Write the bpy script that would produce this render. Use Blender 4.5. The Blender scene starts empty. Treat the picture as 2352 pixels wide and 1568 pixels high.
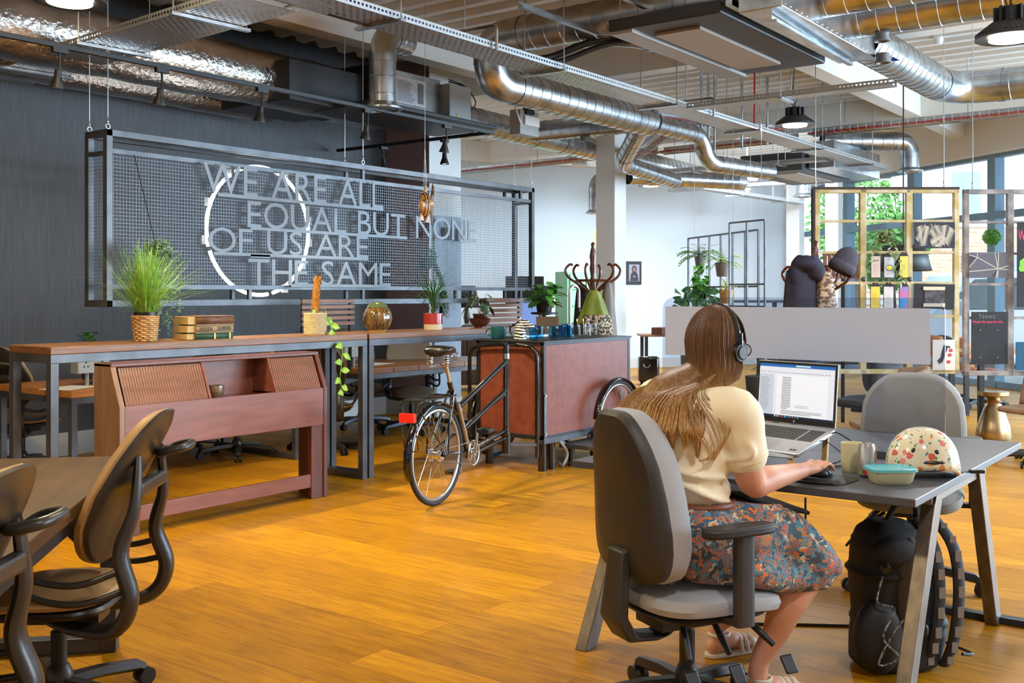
import bpy, math, random
from math import sin, cos, pi, radians, sqrt, atan2
from mathutils import Vector, Matrix

random.seed(7)
SC = bpy.context.scene
COL = SC.collection
# ------------------------------------------------------------------ camera
F = 2400.0          # focal length in photograph pixels
CX, HY = 1176.0, 675.0
CAMZ = 1.4
FW = Vector((0.8, 0.6, 0.0)); RT = Vector((0.6, -0.8, 0.0)); UP = Vector((0, 0, 1))
cd = bpy.data.cameras.new('camera'); cam = bpy.data.objects.new('camera', cd); COL.objects.link(cam)
cd.sensor_width = 36.0; cd.lens = 36.0 * F / 2352.0
cd.shift_y = -(784.0 - HY) / 2352.0
cd.clip_start = 0.05; cd.clip_end = 300
cam.location = (0, 0, CAMZ)
cam.rotation_euler = (pi / 2, 0, atan2(0.6, 0.8) - pi / 2)
SC.camera = cam
# ------------------------------------------------------------------ world, colour management
w = bpy.data.worlds.new('world'); SC.world = w; w.use_nodes = True
nt = w.node_tree; bgn = nt.nodes['Background']
sky = nt.nodes.new('ShaderNodeTexSky'); sky.sky_type = 'HOSEK_WILKIE' if False else 'PREETHAM'
sky.turbidity = 6.0; sky.sun_direction = Vector((-0.5, -0.5, 0.7)).normalized()
mixw = nt.nodes.new('ShaderNodeMixRGB'); mixw.inputs[0].default_value = 0.75
mixw.inputs[2].default_value = (0.86, 0.93, 1.0, 1)
nt.links.new(sky.outputs[0], mixw.inputs[1]); nt.links.new(mixw.outputs[0], bgn.inputs[0])
bgn.inputs[1].default_value = 4.5
SC.view_settings.view_transform = 'Standard'; SC.view_settings.look = 'None'
SC.view_settings.exposure = 0.12; SC.view_settings.gamma = 1.0
SC.view_settings.use_curve_mapping = False
try:
    SC.cycles.max_bounces = 8; SC.cycles.transparent_max_bounces = 24
    SC.cycles.sample_clamp_indirect = 6.0; SC.cycles.use_denoising = True
    SC.cycles.caustics_reflective = False; SC.cycles.caustics_refractive = False
    SC.cycles.blur_glossy = 0.5
except Exception:
    pass

def lamp(kind, name, loc, power, color, size=0.4, target=None, sizey=None, spot=None, blend=0.5):
    l = bpy.data.lights.new(name, kind); o = bpy.data.objects.new(name, l); COL.objects.link(o)
    l.energy = power; l.color = color; o.location = loc
    if kind == 'AREA':
        l.shape = 'RECTANGLE' if sizey else 'DISK'; l.size = size
        if sizey: l.size_y = sizey
    elif kind == 'SPOT':
        l.spot_size = spot or radians(80); l.spot_blend = blend; l.shadow_soft_size = size
    elif kind == 'POINT':
        l.shadow_soft_size = size
    elif kind == 'SUN':
        l.angle = size
    if target is not None:
        o.rotation_euler = (Vector(target) - Vector(loc)).to_track_quat('-Z', 'Y').to_euler()
    return o
WARM = (1.0, 0.82, 0.48); NEUT = (1.0, 0.97, 0.94); COOL = (0.72, 0.86, 1.0)
# sun outside, falling on the houses across the street from behind the building
lamp('SUN', 'sun', (0, 0, 20), 4.5, (1, 0.97, 0.9), radians(3), target=(8, 3, 12))
# daylight through the glazed front beyond the right edge of the frame
lamp('AREA', 'daylight', (13.6, -1.6, 2.0), 1500, COOL, 5.0, target=(6, 5, 2.2), sizey=3.0)
lamp('AREA', 'daylight', (9.2, -4.9, 2.0), 650, COOL, 4.0, target=(4, 5, 2.0), sizey=3.0)
# unseen bay lamps assumed outside the frame, bare fill lights without fixtures
for lx, ly, pw in ((0.5, 2.8, 46), (3.2, 5.2, 24), (1.6, -0.6, 60), (4.2, 2.9, 48), (-1.0, 5.5, 40)):
    lamp('AREA', 'bay_or_fill_glow', (lx, ly, 3.55 if ly != 2.9 else 3.3), pw, WARM if ly in (2.8, 5.2, 5.5) else NEUT, 0.34, target=(lx, ly, 0))

def W(px, py, d):
    return Vector((0, 0, CAMZ)) + FW * d + RT * ((px - CX) / F * d) + UP * ((HY - py) / F * d)
def onY(px, Y, py=HY):
    return W(px, py, Y / (0.6 - 0.8 * (px - CX) / F))
def onX(px, X, py=HY):
    return W(px, py, X / (0.8 + 0.6 * (px - CX) / F))
def onZ(px, py, z):
    return W(px, py, (CAMZ - z) * F / (py - HY))

def lin(c):
    r = []
    for v in c:
        v = v / 255.0
        r.append(v / 12.92 if v <= 0.04045 else ((v + 0.055) / 1.055) ** 2.4)
    return (r[0], r[1], r[2], 1.0)
# ------------------------------------------------------------------ materials
MATS = {}
def mat(name, rgb, rough=0.5, metal=0.0, rgb2=None, scale=8.0, stretch=(1, 1, 1), bump=0.0, bscale=None,
        emit=0.0, alpha=1.0, coat=0.0, trans=0.0, sheen=0.0, sss=0.0, detail=4.0, contrast=(0.35, 0.65)):
    if name in MATS: return MATS[name]
    m = bpy.data.materials.new(name); m.use_nodes = True
    n = m.node_tree; b = n.nodes['Principled BSDF']
    c = lin(rgb)
    b.inputs['Base Color'].default_value = c
    b.inputs['Roughness'].default_value = rough; b.inputs['Metallic'].default_value = metal
    if coat: b.inputs['Coat Weight'].default_value = coat; b.inputs['Coat Roughness'].default_value = 0.1
    if trans: b.inputs['Transmission Weight'].default_value = trans
    if sheen: b.inputs['Sheen Weight'].default_value = sheen
    if sss: b.inputs['Subsurface Weight'].default_value = sss; b.inputs['Subsurface Radius'].default_value = (0.02, 0.008, 0.004)
    if emit: b.inputs['Emission Color'].default_value = c; b.inputs['Emission Strength'].default_value = emit
    if alpha < 1: b.inputs['Alpha'].default_value = alpha
    if rgb2 is not None or bump:
        tc = n.nodes.new('ShaderNodeTexCoord'); mp = n.nodes.new('ShaderNodeMapping')
        mp.inputs['Scale'].default_value = stretch
        n.links.new(tc.outputs['Object'], mp.inputs[0])
        no = n.nodes.new('ShaderNodeTexNoise'); no.inputs['Scale'].default_value = scale
        no.inputs['Detail'].default_value = detail
        n.links.new(mp.outputs[0], no.inputs[0])
        if rgb2 is not None:
            rp = n.nodes.new('ShaderNodeValToRGB')
            rp.color_ramp.elements[0].position = contrast[0]; rp.color_ramp.elements[1].position = contrast[1]
            rp.color_ramp.elements[0].color = c; rp.color_ramp.elements[1].color = lin(rgb2)
            n.links.new(no.outputs['Fac'], rp.inputs[0]); n.links.new(rp.outputs[0], b.inputs['Base Color'])
        if bump:
            src = no
            if bscale:
                src = n.nodes.new('ShaderNodeTexNoise'); src.inputs['Scale'].default_value = bscale
                src.inputs['Detail'].default_value = 3; n.links.new(mp.outputs[0], src.inputs[0])
            bp = n.nodes.new('ShaderNodeBump'); bp.inputs['Strength'].default_value = bump
            bp.inputs['Distance'].default_value = 0.01
            n.links.new(src.outputs['Fac'], bp.inputs['Height']); n.links.new(bp.outputs[0], b.inputs['Normal'])
    MATS[name] = m
    return m

def nodes_of(name, rough=0.5):
    m = bpy.data.materials.new(name); m.use_nodes = True; n = m.node_tree
    b = n.nodes['Principled BSDF']; b.inputs['Roughness'].default_value = rough
    MATS[name] = m
    return m, n, b
def N(n, t, **kw):
    x = n.nodes.new('ShaderNode' + t)
    for k, v in kw.items():
        if k.startswith('i_'): x.inputs[k[2:].replace('_', ' ')].default_value = v
        else: setattr(x, k, v)
    return x
def ramp(n, stops, interp='LINEAR'):
    r = n.nodes.new('ShaderNodeValToRGB'); cr = r.color_ramp; cr.interpolation = interp
    while len(cr.elements) < len(stops): cr.elements.new(0.5)
    for e, (p, c) in zip(cr.elements, stops): e.position = p; e.color = c if len(c) == 4 else lin(c)
    return r

def glassmat(name, rgb=(255, 255, 255), clear=0.9, rough=0.03, gloss=0.12):
    m = bpy.data.materials.new(name); m.use_nodes = True; n = m.node_tree; n.nodes.clear()
    out = N(n, 'OutputMaterial'); mx = N(n, 'MixShader'); tr = N(n, 'BsdfTransparent'); gl = N(n, 'BsdfGlossy')
    fr = N(n, 'Fresnel'); fr.inputs[0].default_value = 1.45
    tr.inputs[0].default_value = tuple(v * clear for v in lin(rgb)[:3]) + (1,)
    gl.inputs['Roughness'].default_value = rough
    geo = N(n, 'NewGeometry'); bf = N(n, 'Math', operation='SUBTRACT'); bf.inputs[0].default_value = 1.0
    n.links.new(geo.outputs['Backfacing'], bf.inputs[1]); mu = N(n, 'Math', operation='MULTIPLY')
    n.links.new(bf.outputs[0], mu.inputs[0]); n.links.new(fr.outputs[0], mu.inputs[1])
    n.links.new(mu.outputs[0], mx.inputs[0]); n.links.new(tr.outputs[0], mx.inputs[1]); n.links.new(gl.outputs[0], mx.inputs[2])
    n.links.new(mx.outputs[0], out.inputs[0]); MATS[name] = m
    return m

def wood(name, c1, c2, scale=3.0, stretch=(1, 12, 12), rough=0.45, bump=0.15, coat=0.0):
    return mat(name, c1, rough, 0, rgb2=c2, scale=scale, stretch=stretch, bump=bump, coat=coat, detail=8, contrast=(0.3, 0.7))
# ------------------------------------------------------------------ objects
def parented(o, parent):
    if parent is not None: o.parent = parent
def thing(name, label, cat, loc=(0, 0, 0), yaw=0.0, group=None):
    o = bpy.data.objects.new(name, None); COL.objects.link(o)
    o.empty_display_size = 0.05
    o.location = loc; o.rotation_euler = (0, 0, yaw); o['label'] = label; o['category'] = cat
    if group: o['group'] = group
    return o
def tag(o, label, cat, group=None, kind=None):
    o['label'] = label; o['category'] = cat
    if group: o['group'] = group
    if kind: o['kind'] = kind
    return o
def dup(root, loc, yaw=0.0, label=None, group=None, name=None, scale=None):
    r = root.copy(); COL.objects.link(r); r.location = loc; r.rotation_euler = (0, 0, yaw)
    if name: r.name = name
    if label: r['label'] = label
    if group: r['group'] = group
    if scale: r.scale = (scale,) * 3
    for ch in list(root.children):
        c = ch.copy(); COL.objects.link(c); c.parent = r
        for g in list(ch.children):
            d = g.copy(); COL.objects.link(d); d.parent = c
    return r
def rotz(a): return Matrix.Rotation(a, 4, 'Z')

class MB:
    def __init__(s): s.v = []; s.f = []; s.m = []; s.mi = 0
    def add(s, vs, fs):
        o = len(s.v); s.v += [Vector(p) for p in vs]; s.f += [tuple(i + o for i in f) for f in fs]; s.m += [s.mi] * len(fs)
        return s
    def box(s, c, size, M=None):
        x, y, z = size[0] / 2, size[1] / 2, size[2] / 2
        vs = [Vector((i, j, k)) for i in (-x, x) for j in (-y, y) for k in (-z, z)]
        if M is not None: vs = [M @ p for p in vs]
        vs = [p + Vector(c) for p in vs]
        return s.add(vs, [(0, 1, 3, 2), (4, 6, 7, 5), (0, 4, 5, 1), (2, 3, 7, 6), (0, 2, 6, 4), (1, 5, 7, 3)])
    def bb(s, a, b):
        a = Vector(a); b = Vector(b)
        return s.box((a + b) / 2, (abs(b.x - a.x), abs(b.y - a.y), abs(b.z - a.z)))
    def bar(s, p0, p1, wd, ht, up=(0, 0, 1)):
        p0 = Vector(p0); p1 = Vector(p1); d = p1 - p0; L = d.length
        if L < 1e-6: return s
        d.normalize(); u = Vector(up)
        if abs(d.dot(u)) > 0.99: u = Vector((1, 0, 0))
        sd = d.cross(u).normalized(); u = sd.cross(d)
        M = Matrix((( d.x, sd.x, u.x), (d.y, sd.y, u.y), (d.z, sd.z, u.z)))
        return s.box((p0 + p1) / 2, (L, wd, ht), M)
    def tube(s, pts, r, seg=8, caps=True, closed=False, flat=None, up=None):
        pts = [Vector(p) for p in pts]; n = len(pts)
        rs = list(r) if hasattr(r, '__len__') else [r] * n
        o = len(s.v); prev = None
        for i, p in enumerate(pts):
            if closed: t = pts[(i + 1) % n] - pts[i - 1]
            else: t = pts[min(i + 1, n - 1)] - pts[max(i - 1, 0)]
            if t.length < 1e-9: t = Vector((0, 0, 1))
            t.normalize()
            if prev is None:
                a = Vector(up) if up else (Vector((0, 0, 1)) if abs(t.z) < 0.9 else Vector((1, 0, 0)))
                nrm = (a - t * a.dot(t)).normalized()
            else:
                nrm = prev - t * prev.dot(t)
                nrm = nrm.normalized() if nrm.length > 1e-6 else prev
            prev = nrm; bi = t.cross(nrm)
            for k in range(seg):
                a = 2 * pi * k / seg
                kk = flat if flat else 1.0
                s.v.append(p + (nrm * cos(a) * kk + bi * sin(a)) * rs[i])
        m = n if closed else n - 1
        for i in range(m):
            for k in range(seg):
                a = o + i * seg + k; b = o + i * seg + (k + 1) % seg
                c = o + ((i + 1) % n) * seg + (k + 1) % seg; d = o + ((i + 1) % n) * seg + k
                s.f.append((a, b, c, d)); s.m.append(s.mi)
        if caps and not closed:
            s.f.append(tuple(o + k for k in reversed(range(seg)))); s.m.append(s.mi)
            s.f.append(tuple(o + (n - 1) * seg + k for k in range(seg))); s.m.append(s.mi)
        return s
    def cyl(s, p0, p1, r0, r1=None, seg=16, caps=True):
        return s.tube([p0, p1], [r0, r0 if r1 is None else r1], seg, caps)
    def lathe(s, prof, c=(0, 0, 0), seg=24, M=None, caps=True):
        o = len(s.v); c = Vector(c); n = len(prof)
        for r, z in prof:
            for k in range(seg):
                a = 2 * pi * k / seg; p = Vector((max(r, 1e-5) * cos(a), max(r, 1e-5) * sin(a), z))
                if M is not None: p = M @ p
                s.v.append(p + c)
        for i in range(n - 1):
            for k in range(seg):
                s.f.append((o + i * seg + k, o + i * seg + (k + 1) % seg, o + (i + 1) * seg + (k + 1) % seg, o + (i + 1) * seg + k)); s.m.append(s.mi)
        if caps:
            if prof[0][0] > 1e-4: s.f.append(tuple(o + k for k in reversed(range(seg)))); s.m.append(s.mi)
            if prof[-1][0] > 1e-4: s.f.append(tuple(o + (n - 1) * seg + k for k in range(seg))); s.m.append(s.mi)
        return s
    def ell(s, c, rad, seg=16, rings=10, M=None):
        vs = []; c = Vector(c)
        prof = [(sin(pi * i / rings), -cos(pi * i / rings)) for i in range(rings + 1)]
        S = Matrix.Diagonal(Vector(rad)).to_3x3()
        MM = (M.to_3x3() @ S) if M is not None else S
        return s.lathe(prof, c, seg, MM, caps=False)
    def prism(s, poly, a, b, ax='z', M=None, off=(0, 0, 0)):
        # poly 2-D, extruded from a to b along axis ax
        def P(u, v, t):
            p = {'z': (u, v, t), 'y': (u, t, v), 'x': (t, u, v)}[ax]
            p = Vector(p)
            if M is not None: p = M @ p
            return p + Vector(off)
        n = len(poly)
        vs = [P(u, v, a) for u, v in poly] + [P(u, v, b) for u, v in poly]
        fs = [tuple(range(n))[::-1], tuple(range(n, 2 * n))] + [(i, (i + 1) % n, n + (i + 1) % n, n + i) for i in range(n)]
        return s.add(vs, fs)
    def sheet(s, rows, closed=False):
        nr = len(rows); nc = len(rows[0]); o = len(s.v)
        for r in rows: s.v += [Vector(p) for p in r]
        for i in range(nr - 1):
            for k in range(nc if closed else nc - 1):
                s.f.append((o + i * nc + k, o + i * nc + (k + 1) % nc, o + (i + 1) * nc + (k + 1) % nc, o + (i + 1) * nc + k)); s.m.append(s.mi)
        return s
    def cap(s, n):
        o = len(s.v) - n; s.f.append(tuple(range(o, o + n))); s.m.append(s.mi); return s
    def build(s, name, mats, parent=None, smooth=False, bevel=0.0, solid=0.0, sub=0, world=False, remesh=0.0, angle=40, bseg=2, dec=0):
        me = bpy.data.meshes.new(name)
        vs = s.v
        if world and parent is not None:
            Mi = (Matrix.Translation(parent.location) @ parent.rotation_euler.to_matrix().to_4x4()).inverted()
            vs = [Mi @ p for p in vs]
        me.from_pydata([tuple(p) for p in vs], [], s.f)
        if not isinstance(mats, (list, tuple)): mats = [mats]
        for m in mats: me.materials.append(m)
        me.polygons.foreach_set('material_index', s.m)
        me.validate(); me.update()
        o = bpy.data.objects.new(name, me); COL.objects.link(o)
        if parent is not None: o.parent = parent
        import bmesh
        bm = bmesh.new(); bm.from_mesh(me); bmesh.ops.recalc_face_normals(bm, faces=bm.faces); bm.to_mesh(me); bm.free()
        if solid:
            md = o.modifiers.new('solid', 'SOLIDIFY'); md.thickness = solid; md.offset = 0
        if remesh:
            md = o.modifiers.new('remesh', 'REMESH'); md.mode = 'VOXEL'; md.voxel_size = remesh; md.use_smooth_shade = True
            md = o.modifiers.new('smooth', 'SMOOTH'); md.factor = 0.7; md.iterations = 6
        if bevel:
            md = o.modifiers.new('bevel', 'BEVEL'); md.width = bevel; md.segments = bseg; md.limit_method = 'ANGLE'; md.angle_limit = radians(35)
        if sub:
            md = o.modifiers.new('sub', 'SUBSURF'); md.levels = sub; md.render_levels = sub
        if smooth:
            for p in me.polygons: p.use_smooth = True
            if not sub and not remesh:
                try: me.set_sharp_from_angle(angle=radians(angle))
                except Exception: pass
        return o
def each(mb, name, mats, parent=None, **kw):
    "one object per loose piece of the collected mesh"
    n = len(mb.v); par = list(range(n))
    def find(i):
        while par[i] != i: par[i] = par[par[i]]; i = par[i]
        return i
    for f in mb.f:
        a = find(f[0])
        for k in f[1:]:
            b = find(k)
            if a != b: par[b] = a
    groups = {}
    for fi, f in enumerate(mb.f): groups.setdefault(find(f[0]), []).append(fi)
    out = []
    for g in groups.values():
        idx = {}; m = MB()
        for fi in g:
            t = []
            for i in mb.f[fi]:
                if i not in idx: idx[i] = len(m.v); m.v.append(mb.v[i])
                t.append(idx[i])
            m.f.append(tuple(t)); m.m.append(mb.m[fi])
        out.append(m.build(name, mats, parent, **kw))
    return out
def struct(name, mb, m, **kw):
    o = mb.build(name, m, **kw); o['kind'] = 'structure'; return o
def fillet(pts, rad, n=6):
    pts = [Vector(p) for p in pts]; out = [pts[0]]
    for i in range(1, len(pts) - 1):
        a, b, c = pts[i - 1], pts[i], pts[i + 1]
        u = (a - b); v = (c - b); r = min(rad, u.length * 0.49, v.length * 0.49)
        p = b + u.normalized() * r; q = b + v.normalized() * r
        for k in range(n + 1):
            t = k / n; out.append(p * (1 - t) ** 2 + b * 2 * t * (1 - t) + q * t * t)
    out.append(pts[-1]); return out
def spline(pts, n=8):
    pts = [Vector(p) for p in pts]; P = [pts[0]] + pts + [pts[-1]]; out = []
    for i in range(1, len(P) - 2):
        a, b, c, d = P[i - 1], P[i], P[i + 1], P[i + 2]
        for k in range(n):
            t = k / n
            out.append(0.5 * ((2 * b) + (c - a) * t + (2 * a - 5 * b + 4 * c - d) * t * t + (3 * b - a - 3 * c + d) * t ** 3))
    out.append(pts[-1]); return out
def textmesh(body, size, extr=0.002, spacing=1.0, align='LEFT'):
    cu = bpy.data.curves.new('txt', 'FONT'); cu.body = body; cu.size = size; cu.extrude = extr
    cu.space_character = spacing; cu.align_x = align; cu.resolution_u = 3
    ob = bpy.data.objects.new('txt', cu); COL.objects.link(ob)
    dg = bpy.context.evaluated_depsgraph_get(); me = bpy.data.meshes.new_from_object(ob.evaluated_get(dg))
    bpy.data.objects.remove(ob); bpy.data.curves.remove(cu)
    return me
def addtext(mb, body, size, M, extr=0.002, width=None, height=None, spacing=1.0):
    me = textmesh(body, size, extr, spacing)
    xs = [v.co.x for v in me.vertices]; ys = [v.co.y for v in me.vertices]
    if not xs: return
    sx = width / (max(xs) - min(xs)) if width else 1.0
    sy = height / (max(ys) - min(ys)) if height else (sx if width else 1.0)
    x0 = min(xs); y0 = min(ys)
    if not width: x0 = 0
    if not height: y0 = 0
    mb.add([M @ Vector(((v.co.x - x0) * sx, (v.co.y - y0) * sy, v.co.z)) for v in me.vertices], [tuple(p.vertices) for p in me.polygons])
    bpy.data.meshes.remove(me)
def frame(o, x, y, z):
    "matrix with the given axes at o"
    x, y, z = Vector(x), Vector(y), Vector(z)
    return Matrix(((x.x, y.x, z.x, o[0]), (x.y, y.y, z.y, o[1]), (x.z, y.z, z.z, o[2]), (0, 0, 0, 1)))
# ================================================================== materials in use
def floor_material():
    m, n, b = nodes_of('oak_floor', 0.36)
    tc = N(n, 'TexCoord'); mp = N(n, 'Mapping'); mp.inputs['Rotation'].default_value = (0, 0, pi / 2)
    n.links.new(tc.outputs['Object'], mp.inputs[0])
    br = N(n, 'TexBrick', offset=0.37, squash=1.0); br.inputs['Scale'].default_value = 1.0
    br.inputs['Brick Width'].default_value = 2.1; br.inputs['Row Height'].default_value = 0.20
    br.inputs['Mortar Size'].default_value = 0.0018; br.inputs['Mortar Smooth'].default_value = 0.1
    br.inputs['Color1'].default_value = (0, 0, 0, 1); br.inputs['Color2'].default_value = (1, 1, 1, 1)
    br.inputs['Mortar'].default_value = (0.5, 0.5, 0.5, 1); br.inputs['Bias'].default_value = 0.0
    n.links.new(mp.outputs[0], br.inputs[0])
    # grain: stretched along the planks, shifted per plank
    mp2 = N(n, 'Mapping'); mp2.inputs['Scale'].default_value = (0.8, 7, 1)
    n.links.new(mp.outputs[0], mp2.inputs[0])
    add = N(n, 'VectorMath', operation='ADD'); sc = N(n, 'VectorMath', operation='SCALE'); sc.inputs['Scale'].default_value = 7.0
    n.links.new(br.outputs['Color'], sc.inputs[0]); n.links.new(mp2.outputs[0], add.inputs[0]); n.links.new(sc.outputs[0], add.inputs[1])
    g1 = N(n, 'TexNoise'); g1.inputs['Scale'].default_value = 1.3; g1.inputs['Detail'].default_value = 3; g1.inputs['Distortion'].default_value = 0.6
    n.links.new(add.outputs[0], g1.inputs[0])
    mul = N(n, 'Math', operation='MULTIPLY'); mul.inputs[1].default_value = 14.0
    n.links.new(g1.outputs['Fac'], mul.inputs[0])
    fr = N(n, 'Math', operation='FRACT'); n.links.new(mul.outputs[0], fr.inputs[0])
    rr = ramp(n, [(0.0, (0.35,) * 3 + (1,)), (0.12, (0.9,) * 3 + (1,)), (1.0, (1,) * 3 + (1,))]); n.links.new(fr.outputs[0], rr.inputs[0])
    g2 = N(n, 'TexNoise'); g2.inputs['Scale'].default_value = 5; g2.inputs['Detail'].default_value = 9; g2.inputs['Roughness'].default_value = 0.65
    n.links.new(add.outputs[0], g2.inputs[0])
    base = ramp(n, [(0.3, (150, 98, 0)), (0.5, (184, 126, 2)), (0.72, (204, 146, 10))]); n.links.new(g2.outputs['Fac'], base.inputs[0])
    tone = ramp(n, [(0, (0.76, 0.72, 0.66, 1)), (1, (1.12, 1.12, 1.08, 1))]); n.links.new(br.outputs['Color'], tone.inputs[0])
    m1 = N(n, 'MixRGB', blend_type='MULTIPLY'); m1.inputs[0].default_value = 1.0
    n.links.new(base.outputs[0], m1.inputs[1]); n.links.new(tone.outputs[0], m1.inputs[2])
    g3 = N(n, 'TexNoise'); g3.inputs['Scale'].default_value = 1.1; g3.inputs['Detail'].default_value = 2
    n.links.new(tc.outputs['Object'], g3.inputs[0])
    gm = ramp(n, [(0.45, (0, 0, 0, 1)), (0.62, (1, 1, 1, 1))]); n.links.new(g3.outputs['Fac'], gm.inputs[0])
    gs = N(n, 'Math', operation='MULTIPLY'); gs.inputs[1].default_value = 0.62; n.links.new(gm.outputs[0], gs.inputs[0])
    m2 = N(n, 'MixRGB', blend_type='MULTIPLY'); n.links.new(gs.outputs[0], m2.inputs[0])
    n.links.new(m1.outputs[0], m2.inputs[1]); n.links.new(rr.outputs[0], m2.inputs[2])
    m3 = N(n, 'MixRGB'); m3.inputs[2].default_value = lin((88, 48, 18))
    mf = N(n, 'Math', operation='MULTIPLY'); mf.inputs[1].default_value = 0.75
    n.links.new(br.outputs['Fac'], mf.inputs[0]); n.links.new(mf.outputs[0], m3.inputs[0]); n.links.new(m2.outputs[0], m3.inputs[1])
    n.links.new(m3.outputs[0], b.inputs['Base Color']); b.inputs['Specular IOR Level'].default_value = 0.28
    rg = N(n, 'MapRange'); rg.inputs['To Min'].default_value = 0.34; rg.inputs['To Max'].default_value = 0.52
    n.links.new(g2.outputs['Fac'], rg.inputs[0]); n.links.new(rg.outputs[0], b.inputs['Roughness'])
    bp = N(n, 'Bump'); bp.inputs['Strength'].default_value = 0.12; bp.inputs['Distance'].default_value = 0.004
    n.links.new(m2.outputs[0], bp.inputs['Height']); n.links.new(bp.outputs[0], b.inputs['Normal'])
    return m
M_FLOOR = floor_material()
M_WHITE = mat('white_paint', (226, 226, 224), 0.7, bump=0.03, scale=30)
M_WALLFAR = mat('pale_grey_paint', (200, 209, 216), 0.75, bump=0.03, scale=30)
M_DARKWALL = mat('charcoal_strie_wallpaper', (50, 49, 51), 0.5, rgb2=(72, 71, 73), scale=6, stretch=(26, 26, 0.5), bump=0.12, detail=8)
M_DECK = mat('white_deck_steel', (214, 212, 206), 0.45)
M_BEAM = mat('white_beam_paint', (222, 220, 214), 0.5)
M_BLACK = mat('black_steel', (18, 18, 20), 0.5, 0.0)
M_BLKPLAS = mat('black_plastic', (24, 24, 26), 0.45, bump=0.05, scale=200)
M_BRONZE = mat('dark_bronze_plastic', (52, 46, 40), 0.33, bump=0.03, scale=150)
M_RAW = mat('raw_steel', (92, 94, 98), 0.36, 0.45, rgb2=(72, 73, 76), scale=5, bump=0.03)
M_ZINC = mat('galvanised_steel', (196, 198, 200), 0.27, 0.92, rgb2=(158, 162, 166), scale=7, bump=0.03, detail=6)
M_ZINCD = mat('tray_steel', (172, 172, 170), 0.38, 0.8, rgb2=(140, 140, 138), scale=12, bump=0.02)
M_CHROME = mat('chrome', (215, 215, 218), 0.12, 1.0)
M_BRUSH = mat('brushed_steel', (190, 190, 190), 0.28, 0.95)
M_FOIL = mat('foil_lagging', (212, 208, 204), 0.27, 1.0, rgb2=(178, 172, 166), scale=5, bump=1.0, bscale=26, detail=5)
M_TAPE = mat('blue_tape', (20, 50, 170), 0.4)
M_RED = mat('red_cable', (176, 28, 40), 0.45)
M_PURPLE = mat('purple_cable', (70, 50, 150), 0.45)
M_RUBBER = mat('rubber', (30, 30, 32), 0.7)
M_GLASS = glassmat('window_glass', (232, 242, 248), 0.93)
M_ACRYL = glassmat('clear_acrylic', (236, 240, 246), 0.93)
M_ALU = mat('blue_grey_aluminium', (112, 140, 160), 0.45, 0.2)
M_LED = mat('lamp_led', (255, 244, 226), 0.5, emit=14.0)
M_NEON = mat('white_neon', (250, 255, 255), 0.5, emit=6.0)
M_SKIRT = mat('pale_skirting', (190, 190, 186), 0.5)
M_PILLARSHADE = mat('pillar_shade_tone', (150, 128, 134), 0.6, bump=0.03, scale=30)  # shade on the white pillar's side, put into a mauve colour

def holes_material(name, base, pitch=(0.06, 0.03), holes=(0.5, 0.35)):
    m, n, b = nodes_of(name, 0.38); b.inputs['Metallic'].default_value = 0.8
    b.inputs['Base Color'].default_value = lin(base)
    tc = N(n, 'TexCoord'); sx = N(n, 'SeparateXYZ'); n.links.new(tc.outputs['Object'], sx.inputs[0])
    def frac(sock, p, off_sock=None):
        d = N(n, 'Math', operation='DIVIDE'); d.inputs[1].default_value = p; n.links.new(sock, d.inputs[0])
        o = d.outputs[0]
        if off_sock is not None:
            a = N(n, 'Math', operation='ADD'); n.links.new(o, a.inputs[0]); n.links.new(off_sock, a.inputs[1]); o = a.outputs[0]
        return o
    vy = frac(sx.outputs[1], pitch[1]); fl = N(n, 'Math', operation='FLOOR'); n.links.new(vy, fl.inputs[0])
    hf = N(n, 'Math', operation='MULTIPLY'); hf.inputs[1].default_value = 0.5; n.links.new(fl.outputs[0], hf.inputs[0])
    vx = frac(sx.outputs[0], pitch[0], hf.outputs[0])
    def inside(v, wdt):
        f = N(n, 'Math', operation='FRACT'); n.links.new(v, f.inputs[0])
        s = N(n, 'Math', operation='SUBTRACT'); s.inputs[1].default_value = 0.5; n.links.new(f.outputs[0], s.inputs[0])
        a = N(n, 'Math', operation='ABSOLUTE'); n.links.new(s.outputs[0], a.inputs[0])
        l = N(n, 'Math', operation='LESS_THAN'); l.inputs[1].default_value = wdt / 2; n.links.new(a.outputs[0], l.inputs[0])
        return l.outputs[0]
    mu = N(n, 'Math', operation='MULTIPLY'); n.links.new(inside(vx, holes[0]), mu.inputs[0]); n.links.new(inside(vy, holes[1]), mu.inputs[1])
    inv = N(n, 'Math', operation='SUBTRACT'); inv.inputs[0].default_value = 1; n.links.new(mu.outputs[0], inv.inputs[1])
    n.links.new(inv.outputs[0], b.inputs['Alpha'])
    return m
M_TRAY = holes_material('perforated_tray', (178, 178, 176))

# ================================================================== shell
FX = [Vector((20.3, 8.1, 0)), Vector((16.9, 3.6, 0)), Vector((13.2, -1.0, 0)), Vector((8.5, -6.0, 0))]
P1 = W(1057, 0, 18.6); P2 = W(1822, 0, 21.2)
def flat(v, z=0): return Vector((v.x, v.y, z))
fd = (flat(P1) - flat(P2)).normalized(); P0 = flat(P1) + fd * 4.5
P2 = FX[0].copy() + Vector((0.05, 0.05, 0))
FL = [(-4, -6.2), (8.7, -6.2)] + [(p.x + 0.25, p.y - 0.2) for p in reversed(FX[:3])] + [(P2.x + .1, P2.y + .2), (P0.x, P0.y + .2), (8.9, P0.y + .2), (8.9, 8.65), (-4, 8.65)]
mb = MB().prism(FL, -0.12, 0.0); struct('floor', mb, M_FLOOR)
CZ = 4.1
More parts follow.
